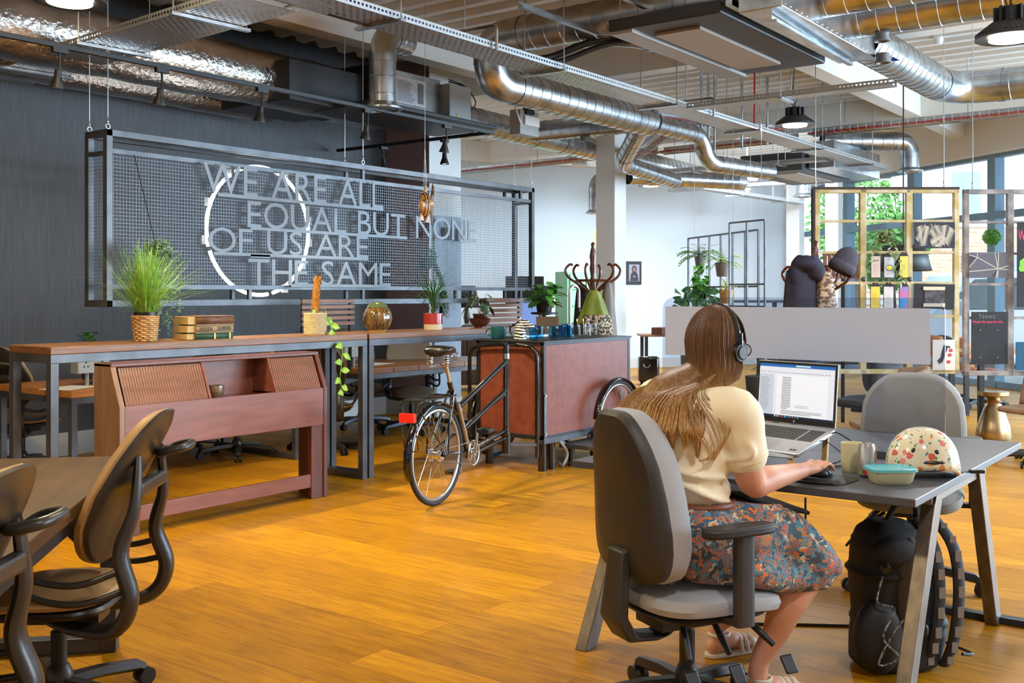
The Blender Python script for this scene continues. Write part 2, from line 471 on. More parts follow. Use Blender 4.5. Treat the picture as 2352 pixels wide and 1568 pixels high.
# profiled deck: ribs run along Y
mb = MB()
x = -4.0; rows = []
prof = []
while x < 21.5:
    prof += [(x, CZ + 0.05), (x + 0.13, CZ + 0.05), (x + 0.17, CZ), (x + 0.26, CZ)]; x += 0.30
mb.sheet([[(px_, -6.4, z_) for px_, z_ in prof], [(px_, 17.0, z_) for px_, z_ in prof]])
mb.bb((-4, -6.4, CZ + 0.12), (21.6, 17, CZ + 0.3))
struct('ceiling', mb, M_DECK)
# downstand beams
BZ = 3.80
mb = MB(); mb.bb((-4, 4.05, BZ), (18.0, 4.27, CZ + .06)); struct('trim_1', mb, M_BEAM, bevel=0.005)
mb = MB(); mb.bb((-4, 7.1, BZ), (15.5, 7.32, CZ + .06)); struct('trim_2', mb, M_BEAM, bevel=0.005)
mb = MB(); mb.bb((9.75, -6, BZ - .03), (9.97, 14, CZ + .06)); struct('trim_3', mb, M_BEAM, bevel=0.005)
mb = MB(); mb.bb((14.6, 0, BZ - .03), (14.82, 14, CZ + .06)); struct('trim_4', mb, M_BEAM, bevel=0.005)
mb = MB(); mb.bb((2.2, -6, BZ - .03), (2.42, 8.5, CZ + .06)); struct('trim_5', mb, M_BEAM, bevel=0.005)
# walls
WY = 8.55
mb = MB(); mb.bb((-4, WY, 0), (8.94, WY + .15, CZ + .1)); struct('wall_left', mb, M_DARKWALL)
mb = MB(); mb.bb((-4.15, -6.4, 0), (-4, WY, CZ + .1)); struct('wall_rear', mb, M_WHITE)
mb = MB(); mb.bb((-4.15, -6.4, 0), (8.7, -6.25, CZ + .1)); struct('wall_front', mb, M_WHITE)
mb = MB(); mb.bb((8.94, 7.88, 0), (9.50, 8.9, CZ + .1)); mb.bb((8.94, 8.9, 0), (9.05, P0.y, CZ + .1)); struct('wall_pillar', mb, M_WHITE)
mb = MB(); mb.bb((8.934, 7.88, .2), (8.9395, 8.55, CZ)); struct('wall_pillar_shade', mb, M_PILLARSHADE)  # thin skin painting the shaded side of the white pillar
nrm = Vector((-fd.y, fd.x, 0))
if nrm.dot(Vector((1, 1, 0))) < 0: nrm = -nrm
mb = MB(); a, b_ = P0, flat(P2)
mb.add([p + Vector((0, 0, z)) for z in (0, CZ + .1) for p in (a, b_, b_ + nrm * .15, a + nrm * .15)], [(0, 1, 2, 3), (4, 5, 6, 7), (0, 1, 5, 4), (1, 2, 6, 5), (2, 3, 7, 6), (3, 0, 4, 7)])
struct('wall_far', mb, M_WALLFAR)
mb = MB(); mb.bar(a + Vector((0, 0, 3.93)) - nrm * .12, b_ + Vector((0, 0, 3.93)) - nrm * .12, .22, .36); struct('trim_6', mb, M_BEAM)
mb = MB(); mb.bar(a + Vector((0, 0, .09)) - nrm * .02, b_ + Vector((0, 0, .09)) - nrm * .02, .03, .18); struct('baseboard_far', mb, M_SKIRT)
mb = MB(); mb.bb((-4, WY - .02, 0), (8.92, WY - .001, .20)); mb.bb((8.92, 7.86, 0), (8.939, WY, .20)); mb.bb((8.92, 7.86, 0), (9.50, 7.879, .20)); struct('baseboard_left', mb, M_SKIRT)
# door in the pillar's bright face (pale blue-grey panel)
mb = MB(); mb.bb((8.99, 7.84, 0.2), (9.46, 7.878, 2.3)); d = struct('door_1', mb, mat('pale_door', (150, 166, 184), .5), bevel=.004)
mb = MB(); mb.bb((9.10, 7.80, 2.02), (9.36, 7.84, 2.16)); mb.build('closer', M_BLACK, d)
mb = MB(); mb.bb((9.08, 7.80, 1.15), (9.12, 7.84, 1.42)); mb.build('handle', M_BLACK, d)
# glazed front: sill, head bulkhead, mullions, transom, panes
GT = 3.5
for i in range(3):
    a, b_ = FX[i], FX[i + 1]; dr = (b_ - a).normalized(); nn = Vector((-dr.y, dr.x, 0))
    if nn.dot(Vector((1, -1, 0))) < 0: nn = -nn
    L = (b_ - a).length
    mb = MB(); mb.bar(a + Vector((0, 0, GT + .34)), b_ + Vector((0, 0, GT + .34)), .5, .7); struct('wall_right', mb, M_WHITE)
    fr = MB(); up = Vector((0, 0, 1))
    fr.bar(a + up * .05, b_ + up * .05, .14, .10); fr.bar(a + up * (GT - .03), b_ + up * (GT - .03), .14, .07); fr.bar(a + up * 2.58, b_ + up * 2.58, .16, .10)
    nm = max(2, int(L / 1.55))
    for k in range(nm + 1):
        q = a + dr * (L * k / nm); fr.bar(q, q + up * GT, .13 if k % 2 else .17, .17, up=nn)
    wn = struct('window_%d' % (i + 1), fr, M_ALU, bevel=.004)
    g = MB(); g.bar(a + up * 1.3, b_ + up * 1.3, .012, 2.5, up=(0, 0, 1)); g.bar(a + up * 3.05, b_ + up * 3.05, .012, .86)
    g.build('pane', M_GLASS, wn)
# columns
def column(x, y, s, m=M_WHITE, nm='wall_column'):
    mb = MB(); mb.bb((x, y, 0), (x + s, y + s, CZ)); o = struct(nm, mb, m, bevel=.006); return o
c0 = onX(1412, 0, 0)
q = W(1412, 675, 13.6); column(q.x, q.y, .29)
q = W(1925, 675, 17.2); column(q.x, q.y, .22)
q = W(1836, 675, 19.5); column(q.x, q.y, .26)
# ================================================================== outside
mb = MB(); mb.bb((12, -30, -.2), (70, 40, -.125)); o = struct('ground', mb, mat('pavement', (176, 170, 164), .9, rgb2=(150, 146, 140), scale=3))
def brickmat():
    m, n, b = nodes_of('pale_brick', .9)
    tc = N(n, 'TexCoord'); br = N(n, 'TexBrick'); br.inputs['Scale'].default_value = 1.0
    mp = N(n, 'Mapping'); mp.inputs['Rotation'].default_value = (pi / 2, 0, 0)
    br.inputs['Brick Width'].default_value = .32; br.inputs['Row Height'].default_value = .10; br.inputs['Mortar Size'].default_value = .012
    br.inputs['Color1'].default_value = lin((206, 170, 140)); br.inputs['Color2'].default_value = lin((186, 146, 116)); br.inputs['Mortar'].default_value = lin((216, 206, 196))
    n.links.new(tc.outputs['Object'], mp.inputs[0]); n.links.new(mp.outputs[0], br.inputs[0]); n.links.new(br.outputs['Color'], b.inputs['Base Color'])
    return m
M_BRICK = brickmat()
def local_house(name, label, loc, yaw, wd, h, split, m_low, m_high):
    t = thing(name, label, 'building', loc, yaw)
    b = MB(); b.bb((-wd / 2, 0, -.12), (wd / 2, 5, split)); b.build('wall', m_low, t)
    b = MB(); b.bb((-wd / 2 - .02, -.03, split), (wd / 2 + .02, 5, h)); b.build('upper_wall', m_high, t)
    return t
q = W(2400, 675, 30)
RYAW = atan2(-0.8, 0.6)
t = local_house('street_building', 'brick street building with white rendered upper storey outside the window', (q.x, q.y, 0), RYAW + .15, 8, 9, 3.3, M_BRICK, mat('white_render', (226, 226, 222), .8))
b = MB()
for i in range(3):
    for k in range(4): b.bb((-2.9 + i * .3, -.06, 3.7 + k * .3), (-2.63 + i * .3, -.02, 3.97 + k * .3))
b.build('window', mat('glass_block', (150, 206, 212), .2), t)
b = MB(); b.bb((-2.6, -.08, -.1), (0.6, -.02, 2.5)); b.build('garage_door', mat('shutter_grey', (140, 150, 160), .5), t)
# car outside
q = W(2290, 675, 22)
t = thing('van', 'white van parked in the street outside the glazed front', 'vehicle', (q.x, q.y, -.12), RYAW + .1)
b = MB(); b.prism([(-2.6, .35), (-2.55, .95), (-1.9, 1.15), (-1.0, 1.95), (2.6, 2.05), (2.6, .35)], -.9, .9, ax='y'); b.build('body', mat('white_car_paint', (232, 234, 238), .25, coat=.6), t, bevel=.08, smooth=True)
b = MB(); b.prism([(-1.72, 1.2), (-1.0, 1.82), (.1, 1.86), (.1, 1.2)], -.91, .91, ax='y'); b.build('side_window', mat('car_glass', (70, 90, 96), .1), t, bevel=.02)
for xx in (-1.7, 1.7):
    b = MB(); b.cyl((xx, -.93, .35), (xx, .93, .35), .35, seg=24); b.build('wheel', M_RUBBER, t)
b = MB(); b.box((-1.35, -1.05, 1.25), (.12, .22, .34)); b.build('mirror', mat('white_car_paint', (232, 234, 238), .25), t, bevel=.04)
# trees outside
M_LEAFOUT = mat('street_leaves', (120, 170, 70), .6, rgb2=(74, 128, 48), scale=3)
M_BARK = mat('bark', (88, 72, 58), .9)
def leafcloud(mb, c, r, n, s):
    for _ in range(n):
        d = Vector((random.gauss(0, 1), random.gauss(0, 1), random.gauss(0, 1))).normalized() * r * random.uniform(.4, 1) ** .5
        p = Vector(c) + d; a = Vector((random.uniform(-1, 1), random.uniform(-1, 1), random.uniform(-1, 1))).normalized(); bb = a.orthogonal().normalized()
        mb.add([p - a * s, p + bb * s * .5, p + a * s, p - bb * s * .5], [(0, 1, 2, 3)])
for px_, d_, h_, rr, lb in ((1968, 27, 3.4, 1.3, 'green street tree seen through the left of the window'), (2050, 23.5, 2.6, .8, 'smaller leafy tree beside the taller street tree outside')):
    q = W(px_, 675, d_); t = thing('street_tree', lb, 'tree', (q.x, q.y, -.12))
    b = MB(); b.tube([(0, 0, 0), (.05, 0, 1), (0, .05, h_)], [.12, .09, .05]); b.build('trunk', M_BARK, t)
    b = MB(); leafcloud(b, (0, 0, h_), rr, 1500, .1); leafcloud(b, (.4, .3, h_ - .5), rr * .7, 700, .1); b.build('crown', M_LEAFOUT, t)

# ================================================================== ceiling services
def ringpath(mb, pts, r, step=0.15, rr=0.004, skew=0.18, seg=28):
    "seams of a spiral duct along a straight run a-b"
    a, b = Vector(pts[0]), Vector(pts[1]); d = (b - a); L = d.length; d.normalize()
    u = d.orthogonal().normalized(); v = d.cross(u)
    k = step * .6
    while k < L - .03:
        c = a + d * k
        ring = [c + (u * cos(t) + v * sin(t)) * (r + .001) + d * (skew * r * cos(t)) * .5 for t in [2 * pi * i / seg for i in range(seg)]]
        mb.tube(ring, rr, 4, closed=True); k += step
def duct(name, label, pts, r, parent=None, bend=None, seam=0.15, mt=None, flange=True, cat='duct', group=None):
    pts = [Vector(p) for p in pts]; bend = bend or r * 2.1
    mb = MB(); mb.tube(fillet(pts, bend, 10), r, 30, caps=False)
    # inner skin so that open ends look like tube
    for i in range(len(pts) - 1):
        a, b = pts[i], pts[i + 1]; d = (b - a).normalized()
        s0 = a + d * (min(bend, (b - a).length * .49) if i > 0 else 0); s1 = b - d * (min(bend, (b - a).length * .49) if i < len(pts) - 2 else 0)
        if (s1 - s0).length > .3: ringpath(mb, (s0, s1), r, seam)
        if flange:
            for q in ((s0,) if i > 0 else ()) + ((s1,) if i < len(pts) - 2 else ()):
                mb.cyl(q - d * .03, q + d * .03, r * 1.035, seg=30, caps=False)
    o = mb.build(name, mt or M_ZINC, parent, smooth=True, solid=0)
    if parent is None: tag(o, label, cat, group)
    return o
def diffuser(parent, c, r, world=True):
    mb = MB(); mb.lathe([(r * .8, .05), (r, .02), (r * 1.22, .0), (r * 1.22, -.015), (r * 1.0, -.02), (r * .95, .0), (r * .85, -.012), (r * .8, .0), (r * .7, -.012), (r * .6, .0), (r * .5, -.012), (r * .4, .0), (r * .25, -.015), (.001, -.015)], c, 32)
    return mb.build('diffuser', M_ZINC, parent, smooth=True)
def hanger(mb, x, y, z0, z1=CZ, r=.005): mb.cyl((x, y, z0), (x, y, z1), r, seg=6)

# foil lagged ducts along the dark wall
mb = MB()
def foil(mb, pts, r, seg=40):
    P = fillet(pts, .3, 8); out = []
    a, b = Vector(pts[0]), Vector(pts[-1]); n = int((b - a).length / .12)
    pp = [a.lerp(b, i / n) for i in range(n + 1)]
    mb.tube(pp, [r * (1 + .02 * sin(i * 1.7) + .015 * sin(i * .6 + 1)) for i in range(n + 1)], seg)
foil(mb, [(-1.0, 7.5, 3.36), (7.2, 7.45, 3.34)], .25)
tag(mb.build('foil_duct', M_FOIL, smooth=True), 'upper fat foil-lagged duct running beside the dark wall', 'duct')
mb = MB(); foil(mb, [(1.0, 8.28, 3.32), (6.9, 8.22, 3.28)], .17)
tag(mb.build('foil_duct', M_FOIL, smooth=True), 'lower thinner foil-lagged duct tight against the dark wall', 'duct')
mb = MB(); foil(mb, [(2.6, 7.72, 3.15), (3.75, 8.22, 3.05)], .13); mb.ell((2.6, 7.7, 3.17), (.15, .15, .15))
tag(mb.build('foil_duct', M_FOIL, smooth=True), 'short foil-lagged branch duct at the far left under the tray', 'duct')
# air unit over the sign
ax0, ax1 = onY(700, 7.3).x, 8.42
t = thing('air_handling_unit', 'grey and black ceiling air unit over the mesh sign with paper label', 'air conditioner', (7.6, 6.95, 3.15))
b = MB(); b.bb((-.55, 0, 0), (-.28, .95, .42)); b.build('insulated_end', M_BLACK, t, bevel=.01)
b = MB(); b.bb((-.28, 0, 0), (.46, .95, .42)); b.build('casing', M_ZINC, t, bevel=.01)
b = MB(); b.bb((-1.45, .1, -.04), (-.55, 1.05, .32)); b.bb((-.9, -.35, -.05), (.95, .5, -.01)); b.build('plenum', mat('dark_grey_plenum', (38, 38, 40), .5), t, bevel=.01)
b = MB(); b.bb((-.22, -.012, .10), (.22, -.002, .36)); lb = b.build('label', mat('paper_label', (216, 216, 218), .7, rgb2=(196, 196, 200), scale=40), t)
b = MB()
for k in range(14): b.bb((-.19, -.016, .125 + k * .015), (random.uniform(-.02, .07), -.0125, .129 + k * .015))
b.bb((.10, -.016, .13), (.18, -.0125, .33)); b.build('print', mat('grey_print', (120, 120, 126), .7), lb)
b = MB(); b.bb((.46, -.12, .02), (.80, .25, .38)); sb = b.build('control_box', mat('grey_box', (158, 160, 158), .45), t, bevel=.008)
b = MB(); b.prism([(.56, .05), (.60, .05), (.58, .085)], -.126, -.121, ax='y'); b.build('warning_sticker', mat('yellow', (230, 190, 30), .5), sb)
b = MB(); b.tube(spline([(.80, -.05, .1), (.88, -.05, .2), (.86, 0, .4), (.7, .1, .46)]), .008); b.tube(spline([(.80, -.08, .12), (.9, -.1, .25), (.84, 0, .42), (.7, .1, .48)]), .006); b.build('cable', M_BLACK, t)
# spiral ducts
duct('spiral_duct', 'galvanised duct running from the air unit over the sign toward the far room', [(8.3, 7.40, 3.36), (10.8, 7.54, 3.36), (15.5, 7.8, 3.33)], .15)
duct('spiral_duct', 'large overhead galvanised duct elbowing down through the cable tray', [(7.55, 3.0, 3.66), (7.19, 3.35, 3.62), (7.19, 5.62, 3.62), (7.19, 5.62, 3.25), (9.95, 5.62, 3.26)], .15, bend=.34)
duct('spiral_duct', 'galvanised cross duct joining the two long ducts in the middle of the ceiling', [(9.9, 5.5, 3.27), (10.15, 7.3, 3.34)], .12)
duct('spiral_duct', 'galvanised duct continuing right of the white column with a drop elbow', [(9.9, 5.64, 3.26), (11.2, 5.62, 3.27), (11.35, 5.60, 2.96), (12.5, 5.3, 2.94)], .10)
duct('spiral_duct', 'short galvanised stub duct dipping behind the white column', [(9.95, 5.7, 3.22), (10.7, 6.4, 2.95), (12.4, 6.6, 2.9)], .10)
dd = duct('spiral_duct', 'galvanised duct with one bend crossing the upper right ceiling', [(8.7, 2.9, 3.52), (11.5, 2.9, 3.53), (11.5, .2, 3.53)], .165, bend=.5)
dc = duct('spiral_duct', 'thick galvanised duct leaving the metal plenum toward the top right corner', [(8.3, 3.0, 3.6), (8.3, .4, 3.6)], .16)
duct('spiral_duct', 'galvanised duct leaving the plenum at the very top of the frame', [(7.55, 3.0, 3.6), (7.55, .8, 3.6)], .16)
duct('spiral_duct', 'low galvanised duct ending in a bend above the big ceiling unit', [(7.6, 5.0, 3.66), (7.6, 4.5, 3.62), (8.6, 4.3, 3.62)], .13, bend=.3)
q = onZ(868, 247, 3.0); dv = thing('drop_duct', 'vertical galvanised drop duct with round diffuser left of the air unit', 'duct', (6.52, 6.28, 3.0))
duct('duct_body', '', [(0, 0, .03), (0, 0, .62), (.5, .2, .68)], .115, parent=dv, bend=.2); diffuser(dv, (0, 0, 0), .14)
q = W(2090, 392, 15); dv = thing('drop_duct', 'galvanised duct bending down to a round diffuser before the glazed front', 'duct', q)
duct('duct_body', '', [(0, 0, .02), (0, 0, .42), (-.78, 1.0, .42)], .13, parent=dv, bend=.2); diffuser(dv, (0, 0, 0), .15)
q = W(1846, 450, 17.2); dv = thing('drop_duct', 'short drop duct with diffuser above the yellow window frame', 'duct', q)
duct('duct_body', '', [(0, 0, .02), (0, 0, .5)], .12, parent=dv); diffuser(dv, (0, 0, 0), .14)
q = W(1366, 488, 17); dv = thing('drop_duct', 'vertical galvanised duct on the far wall behind the white column', 'duct', q)
duct('duct_body', '', [(0, 0, .02), (0, 0, .58), (.6, -.6, .6), (2.0, -1.9, .6)], .10, parent=dv, bend=.22); diffuser(dv, (0, 0, 0), .12)
duct('spiral_duct', 'far galvanised duct passing under the distant ceiling unit', [(13.4, 7.9, 3.15), (14.0, 7.6, 3.15), (15.2, 6.9, 3.15)], .13)
# fabric sails of blue tape on ducts
for p, y, lbl in (((8.3, 2.35, 3.44), 0, 'blue tape flag under the top right duct'), ((7.55, 2.45, 3.44), 0, 'blue tape flag under the duct at the top edge'), ((9.15, 2.76, 3.40), 0, 'blue tape flag on the bent duct near the plenum')):
    b = MB(); b.prism([(-.12, 0), (.05, 0), (-.09, .09)], -.002, .002, ax='y', M=rotz(-pi / 2 + .3)); o = b.build('tape_flag', M_TAPE); o.location = p; tag(o, lbl, 'tape')
# nozzles under ducts
for p, lbl in (((7.19, 3.55, 3.44), 'grey duct nozzle at the left of the ceiling unit'), ((8.12, 2.9, 3.40), 'grey duct nozzle nearest the plenum top'), ((8.3, 2.6, 3.40), 'grey duct nozzle below the top right duct'), ((8.72, 2.72, 3.32), 'grey duct nozzle under the plenum end'), ((10.05, 6.5, 3.16), 'grey nozzle under the cross duct')):
    b = MB(); b.lathe([(.055, .06), (.055, 0), (.066, -.002), (.066, -.018), (.05, -.02), (.045, .0), (.001, .0)], p, 20); tag(b.build('duct_nozzle', mat('nozzle_grey', (120, 124, 124), .4, .3), smooth=True), lbl, 'nozzle')
# big ceiling unit + plenum
t = thing('ceiling_air_unit', 'large black cased air unit with pale access panel hung from the ceiling', 'air conditioner', (6.72, 3.22, 3.35))
b = MB(); b.bb((0, 0, .02), (2.05, .92, .11)); b.build('casing', mat('unit_case', (40, 40, 44), .5), t, bevel=.015)
b = MB(); b.bb((.25, .28, -.002), (1.75, .66, .022)); b.build('access_panel', mat('unit_panel', (146, 138, 130), .5), t, bevel=.003)
b = MB(); b.bb((.02, .72, -.004), (2.03, .91, .024)); b.build('side_panel', mat('unit_side', (150, 148, 144), .45, .4), t, bevel=.003)
b = MB(); b.bb((-.02, -.10, .05), (2.08, -.05, .09)); b.bb((-.02, -.10, .05), (2.08, -.098, .12))
for k in range(4): b.box((.3 + k * .48, -.07, .10), (.05, .06, .09))
b.build('mounting_rail', M_ZINC, t, bevel=.003)
b = MB()
for xx in (.1, 1.95):
    for yy in (.05, .87): b.cyl((xx, yy, .24), (xx, yy, CZ - 3.35), .006, seg=6)
each(b, 'hanging_rod', M_ZINC, t)
t = thing('plenum_box', 'galvanised sheet metal plenum box beside the large ceiling unit', 'duct box', (6.75, 2.78, 3.35))
b = MB(); b.bb((0, 0, .0), (2.0, .32, .42)); b.build('box', M_ZINC, t, bevel=.006)
b = MB()
for k in range(20): b.ell((.05 + k * .1, -.002, .025), (.007, .004, .007), 8, 4)
each(b, 'rivet', M_CHROME, t)
# second unit further back
q = W(1700, 400, 14.6)
t = thing('ceiling_air_unit', 'smaller distant ceiling air unit above the hanging plant frames', 'air conditioner', (q.x, q.y, q.z))
b = MB(); b.bb((0, -.9, 0), (1.9, 0, .25)); b.build('casing', mat('unit_case2', (70, 72, 76), .5), t, bevel=.01)
b = MB(); b.bb((.3, -.72, -.01), (1.6, -.3, .002)); b.build('access_panel', mat('unit_panel2', (176, 178, 180), .5), t)
b = MB(); b.bb((.1, -1.3, .02), (2.0, -.95, .38)); b.build('plenum', M_ZINC, t, bevel=.006)

# perforated trays (local x along the run)
def tray(label, p0, p1, z, wd=.30, h=.05, rods=2.0, roll=0):
    p0 = Vector((p0[0], p0[1], 0)); p1 = Vector((p1[0], p1[1], 0)); L = (p1 - p0).length; yaw = atan2(p1.y - p0.y, p1.x - p0.x)
    t = thing('cable_tray', label, 'cable tray', (p0.x, p0.y, z), yaw)
    b = MB(); b.bb((0, -wd / 2, 0), (L, wd / 2, .0015)); b.build('tray_base', M_TRAY, t)
    b = MB()
    for s in (-1, 1): b.sheet([[(0, s * wd / 2, 0), (L, s * wd / 2, 0)], [(0, s * wd / 2, h), (L, s * wd / 2, h)], [(0, s * (wd / 2 - .012), h), (L, s * (wd / 2 - .012), h)]])
    b.build('tray_side', holes_side, t, solid=.0012)
    n = max(1, int(L / rods)); br = MB(); rd = MB()
    for k in range(n):
        x_ = L * (k + .5) / n
        br.bb((x_ - .02, -wd / 2 - .06, -.025), (x_ + .02, wd / 2 + .06, -.004))
        for s in (-1, 1): rd.cyl((x_, s * (wd / 2 + .04), -.02), (x_, s * (wd / 2 + .04), CZ - z), .005, seg=6)
    each(br, 'bracket', M_ZINC, t); each(rd, 'hanging_rod', M_ZINC, t)
    return t
def sidemat():
    m = holes_material('slotted_side', (190, 190, 188), pitch=(.035, 1.0), holes=(.55, 1.0))
    # slots only in a band of the height
    n = m.node_tree; b = n.nodes['Principled BSDF']; sx = [x for x in n.nodes if x.type == 'SEPXYZ'][0]
    lt = N(n, 'Math', operation='GREATER_THAN'); lt.inputs[1].default_value = .018; n.links.new(sx.outputs[2], lt.inputs[0])
    l2 = N(n, 'Math', operation='LESS_THAN'); l2.inputs[1].default_value = .034; n.links.new(sx.outputs[2], l2.inputs[0])
    mu = N(n, 'Math', operation='MULTIPLY'); n.links.new(lt.outputs[0], mu.inputs[0]); n.links.new(l2.outputs[0], mu.inputs[1])
    src = b.inputs['Alpha'].links[0].from_socket
    s1 = N(n, 'Math', operation='SUBTRACT'); s1.inputs[0].default_value = 1; n.links.new(mu.outputs[0], s1.inputs[1])
    mx = N(n, 'Math', operation='MAXIMUM'); n.links.new(src, mx.inputs[0]); n.links.new(s1.outputs[0], mx.inputs[1])
    n.links.new(mx.outputs[0], b.inputs['Alpha']); return m
holes_side = sidemat()
TZ = 3.17
tray('wide perforated cable tray crossing the ceiling from top left toward the column', (4.0, 4.78), (15.2, 4.78), TZ, .30, rods=1.6)
tray('wide perforated cable tray running to the dark wall at upper left', (4.15, 4.95), (4.36, 8.5), TZ - .02, .46, rods=1.15)
tray('narrow cable tray branching below the large ceiling unit', (8.95, 4.6), (8.95, 2.7), TZ - .02, .16, rods=1.2)
tray('narrow slotted tray high over the hanging plant frames', (13.4, 7.4), (13.4, 4.9), 3.14, .16, rods=1.0)
tray('distant low cable tray over the plant frames', (16.0, 8.6), (16.0, 4.9), 3.15, .2, rods=1.4)
tray('distant cable tray meeting the corner of the far wall', (13.6, 7.6), (18.6, 7.3), 3.05, .2, rods=1.6)
# cables lying above tray
b = MB(); b.tube(spline([(4.6, 4.9, 3.19), (6.0, 4.85, 3.22), (6.9, 4.9, 3.3), (7.35, 4.45, 3.5), (8.6, 3.9, 3.62)]), .028, 10); b.tube(spline([(4.6, 4.84, 3.19), (6.0, 4.8, 3.22), (6.95, 4.83, 3.27), (7.38, 4.4, 3.46), (8.6, 3.85, 3.6)]), .022, 10)
tag(b.build('conduit', M_BLACK, smooth=True), 'thick black flexible conduit looping above the wide cable tray', 'cable')
for nm_, m_, oy, lb in (('cable_bundle', M_PURPLE, 0, 'purple data cables lying in the wide ceiling tray'), ('cable_bundle', M_RED, .07, 'red alarm cables lying in the wide ceiling tray')):
    b = MB()
    for k in range(3): b.tube(spline([(4.0 + i * .9, 4.66 + oy + k * .015 + random.uniform(-.02, .02), 3.185 + random.uniform(0, .02)) for i in range(12)]), .006, 6)
    tag(b.build(nm_, m_, smooth=True), lb, 'cable')
# small C hooks
for x_ in (5.95, 9.45):
    b = MB(); b.tube(fillet([(x_, 4.60, 3.15), (x_, 4.60, 3.34), (x_, 4.95, 3.34)], .04), .012, 8); b.cyl((x_, 4.9, 3.34), (x_, 4.9, CZ), .006)
    tag(b.build('tray_hanger', M_ZINC, smooth=True), 'bent steel hanger over the wide tray, %s' % ('near the top left' if x_ < 7 else 'near the middle duct'), 'hanger')
# wire basket with red cables
def basket(label, p0, p1, z, wd=.16):
    p0 = Vector((p0[0], p0[1], 0)); p1 = Vector((p1[0], p1[1], 0)); L = (p1 - p0).length; yaw = atan2(p1.y - p0.y, p1.x - p0.x)
    t = thing('wire_basket', label, 'cable tray', (p0.x, p0.y, z), yaw)
    b = MB()
    for y_, z_ in ((-wd / 2, .06), (-wd / 2, 0), (-wd / 4, 0), (0, 0), (wd / 4, 0), (wd / 2, 0), (wd / 2, .06)): b.cyl((0, y_, z_), (L, y_, z_), .003, seg=4)
    k = .05
    while k < L: b.tube([(k, -wd / 2, .06), (k, -wd / 2, 0), (k, wd / 2, 0), (k, wd / 2, .06)], .003, 4); k += .1
    b.build('basket', M_ZINC, t)
    b = MB(); b.bb((0, wd / 2 + .03, -.01), (L, wd / 2 + .04, .10)); b.build('side_rail', M_ZINC, t)
    b = MB()
    for k in range(3): b.tube([(L * i / 14, -wd / 4 + k * .03 + random.uniform(-.01, .01), .014 + .01 * (k % 2)) for i in range(15)], .010, 6)
    b.build('red_cable', M_RED, t, smooth=True)
    b = MB()
    for i in range(int(L / 1.5) + 1): b.cyl((min(L, i * 1.5 + .4), 0, 0), (min(L, i * 1.5 + .4), 0, CZ - z), .006, seg=6)
    each(b, 'hanging_rod', M_ZINC, t)
    return t
basket('wire basket with red cables running left from the white column', (13.2, 11.2), (12.9, 7.2), 3.38)
basket('wire basket with red cables right of the column beneath the ducts', (12.9, 7.1), (12.8, 5.1), 3.36)
basket('long wire basket with red cables reaching the right edge', (12.78, 4.9), (12.6, .6), 3.40)
for x0, y0, x1, y1, z_, lb in ((9.9, 6.4, 12.6, 5.2, 3.45, 'thin wire basket rising over the middle of the ceiling'), (10.4, 5.6, 13.0, 7.8, 3.2, 'low wire basket crossing behind the white column')):
    basket(lb, (x0, y0), (x1, y1), z_)
# unistrut lengths up top
for p0, p1, lb in (((5.9, 4.35, 3.42), (6.9, 4.35, 3.42), 'short strut channel above the black conduit'), ((6.2, 4.0, 3.6), (7.1, 4.0, 3.6), 'short strut channel above the tray at the top edge'), ((6.9, 2.9, 3.3), (8.7, 2.98, 3.32), 'strut channel under the edge of the metal plenum')):
    b = MB(); b.bar(p0, p1, .04, .02); b.bar(Vector(p0) + Vector((0, .018, .02)), Vector(p1) + Vector((0, .018, .02)), .003, .04); tag(b.build('strut_channel', M_ZINC), lb, 'channel')
# conduits dropping / vertical rods cluster at px 1580-1680
for i, px_ in enumerate((1611, 1627, 1641, 1704, 1762)):
    q = W(px_, 260, 12.6 + i * .1); b = MB(); b.cyl((q.x, q.y, 3.05 + .05 * i), (q.x, q.y, CZ), .018, seg=10)
    tag(b.build('conduit', M_ZINC, smooth=True), ['leftmost', 'second', 'third', 'fourth', 'rightmost'][i] + ' of the five vertical steel conduits above the slotted tray', 'pipe')
b = MB(); q0 = W(1733, 185, 12.4); b.cyl((q0.x, q0.y, 3.3), (q0.x, q0.y, CZ), .012); tag(b.build('conduit', M_RED), 'red vertical conduit over the slotted tray', 'pipe')
# track rails with spots
RZ = 2.98
def rail(label, p0, p1):
    b = MB(); b.bar(p0, p1, .036, .032); tag(b.build('track_rail', M_BLACK, bevel=.003), label, 'track lighting')
rail('long black lighting track in front of the foil ducts', (1.5, 6.3, RZ), (8.1, 6.3, RZ))
rail('short black lighting track running back to the dark wall', (8.06, 6.3, RZ), (8.06, 8.45, RZ))
spots = [(137, 'first'), (372, 'second'), (602, 'third'), (845, 'fourth'), (1026, 'fifth')]
def spot(loc, label, tilt):
    t = thing('track_spotlight', label, 'spotlight', loc, 0, 'spotlights on the black tracks')
    b = MB(); b.bb((-.05, -.018, .0), (.05, .018, .03)); b.cyl((0, 0, 0), (0, 0, -.12), .008, seg=8); b.build('adaptor', M_BLACK, t)
    R = Matrix.Rotation(tilt, 4, 'X')
    b = MB(); b.lathe([(.001, -.10), (.022, -.105), (.024, -.15), (.030, -.17), (.047, -.215), (.047, -.222), (.042, -.222), (.03, -.19), (.001, -.19)], (0, 0, 0), 20, M=R); b.build('head', M_BLACK, t, smooth=True)
    b = MB(); b.lathe([(.036, -.214), (.001, -.213)], (0, 0, 0), 16, M=R, caps=False); b.build('bulb', M_LED, t)
    return t
for px_, nm_ in spots:
    p = onY(px_, 6.3); spot((p.x, 6.3, RZ - .045), 'black spotlight, %s from the left on the long track' % nm_, .15)
spot((8.06, 6.9, RZ - .045), 'black spotlight nearest the corner of the short track', 0)
spot((8.06, 7.75, RZ - .045), 'black spotlight nearest the wall on the short track', 0)
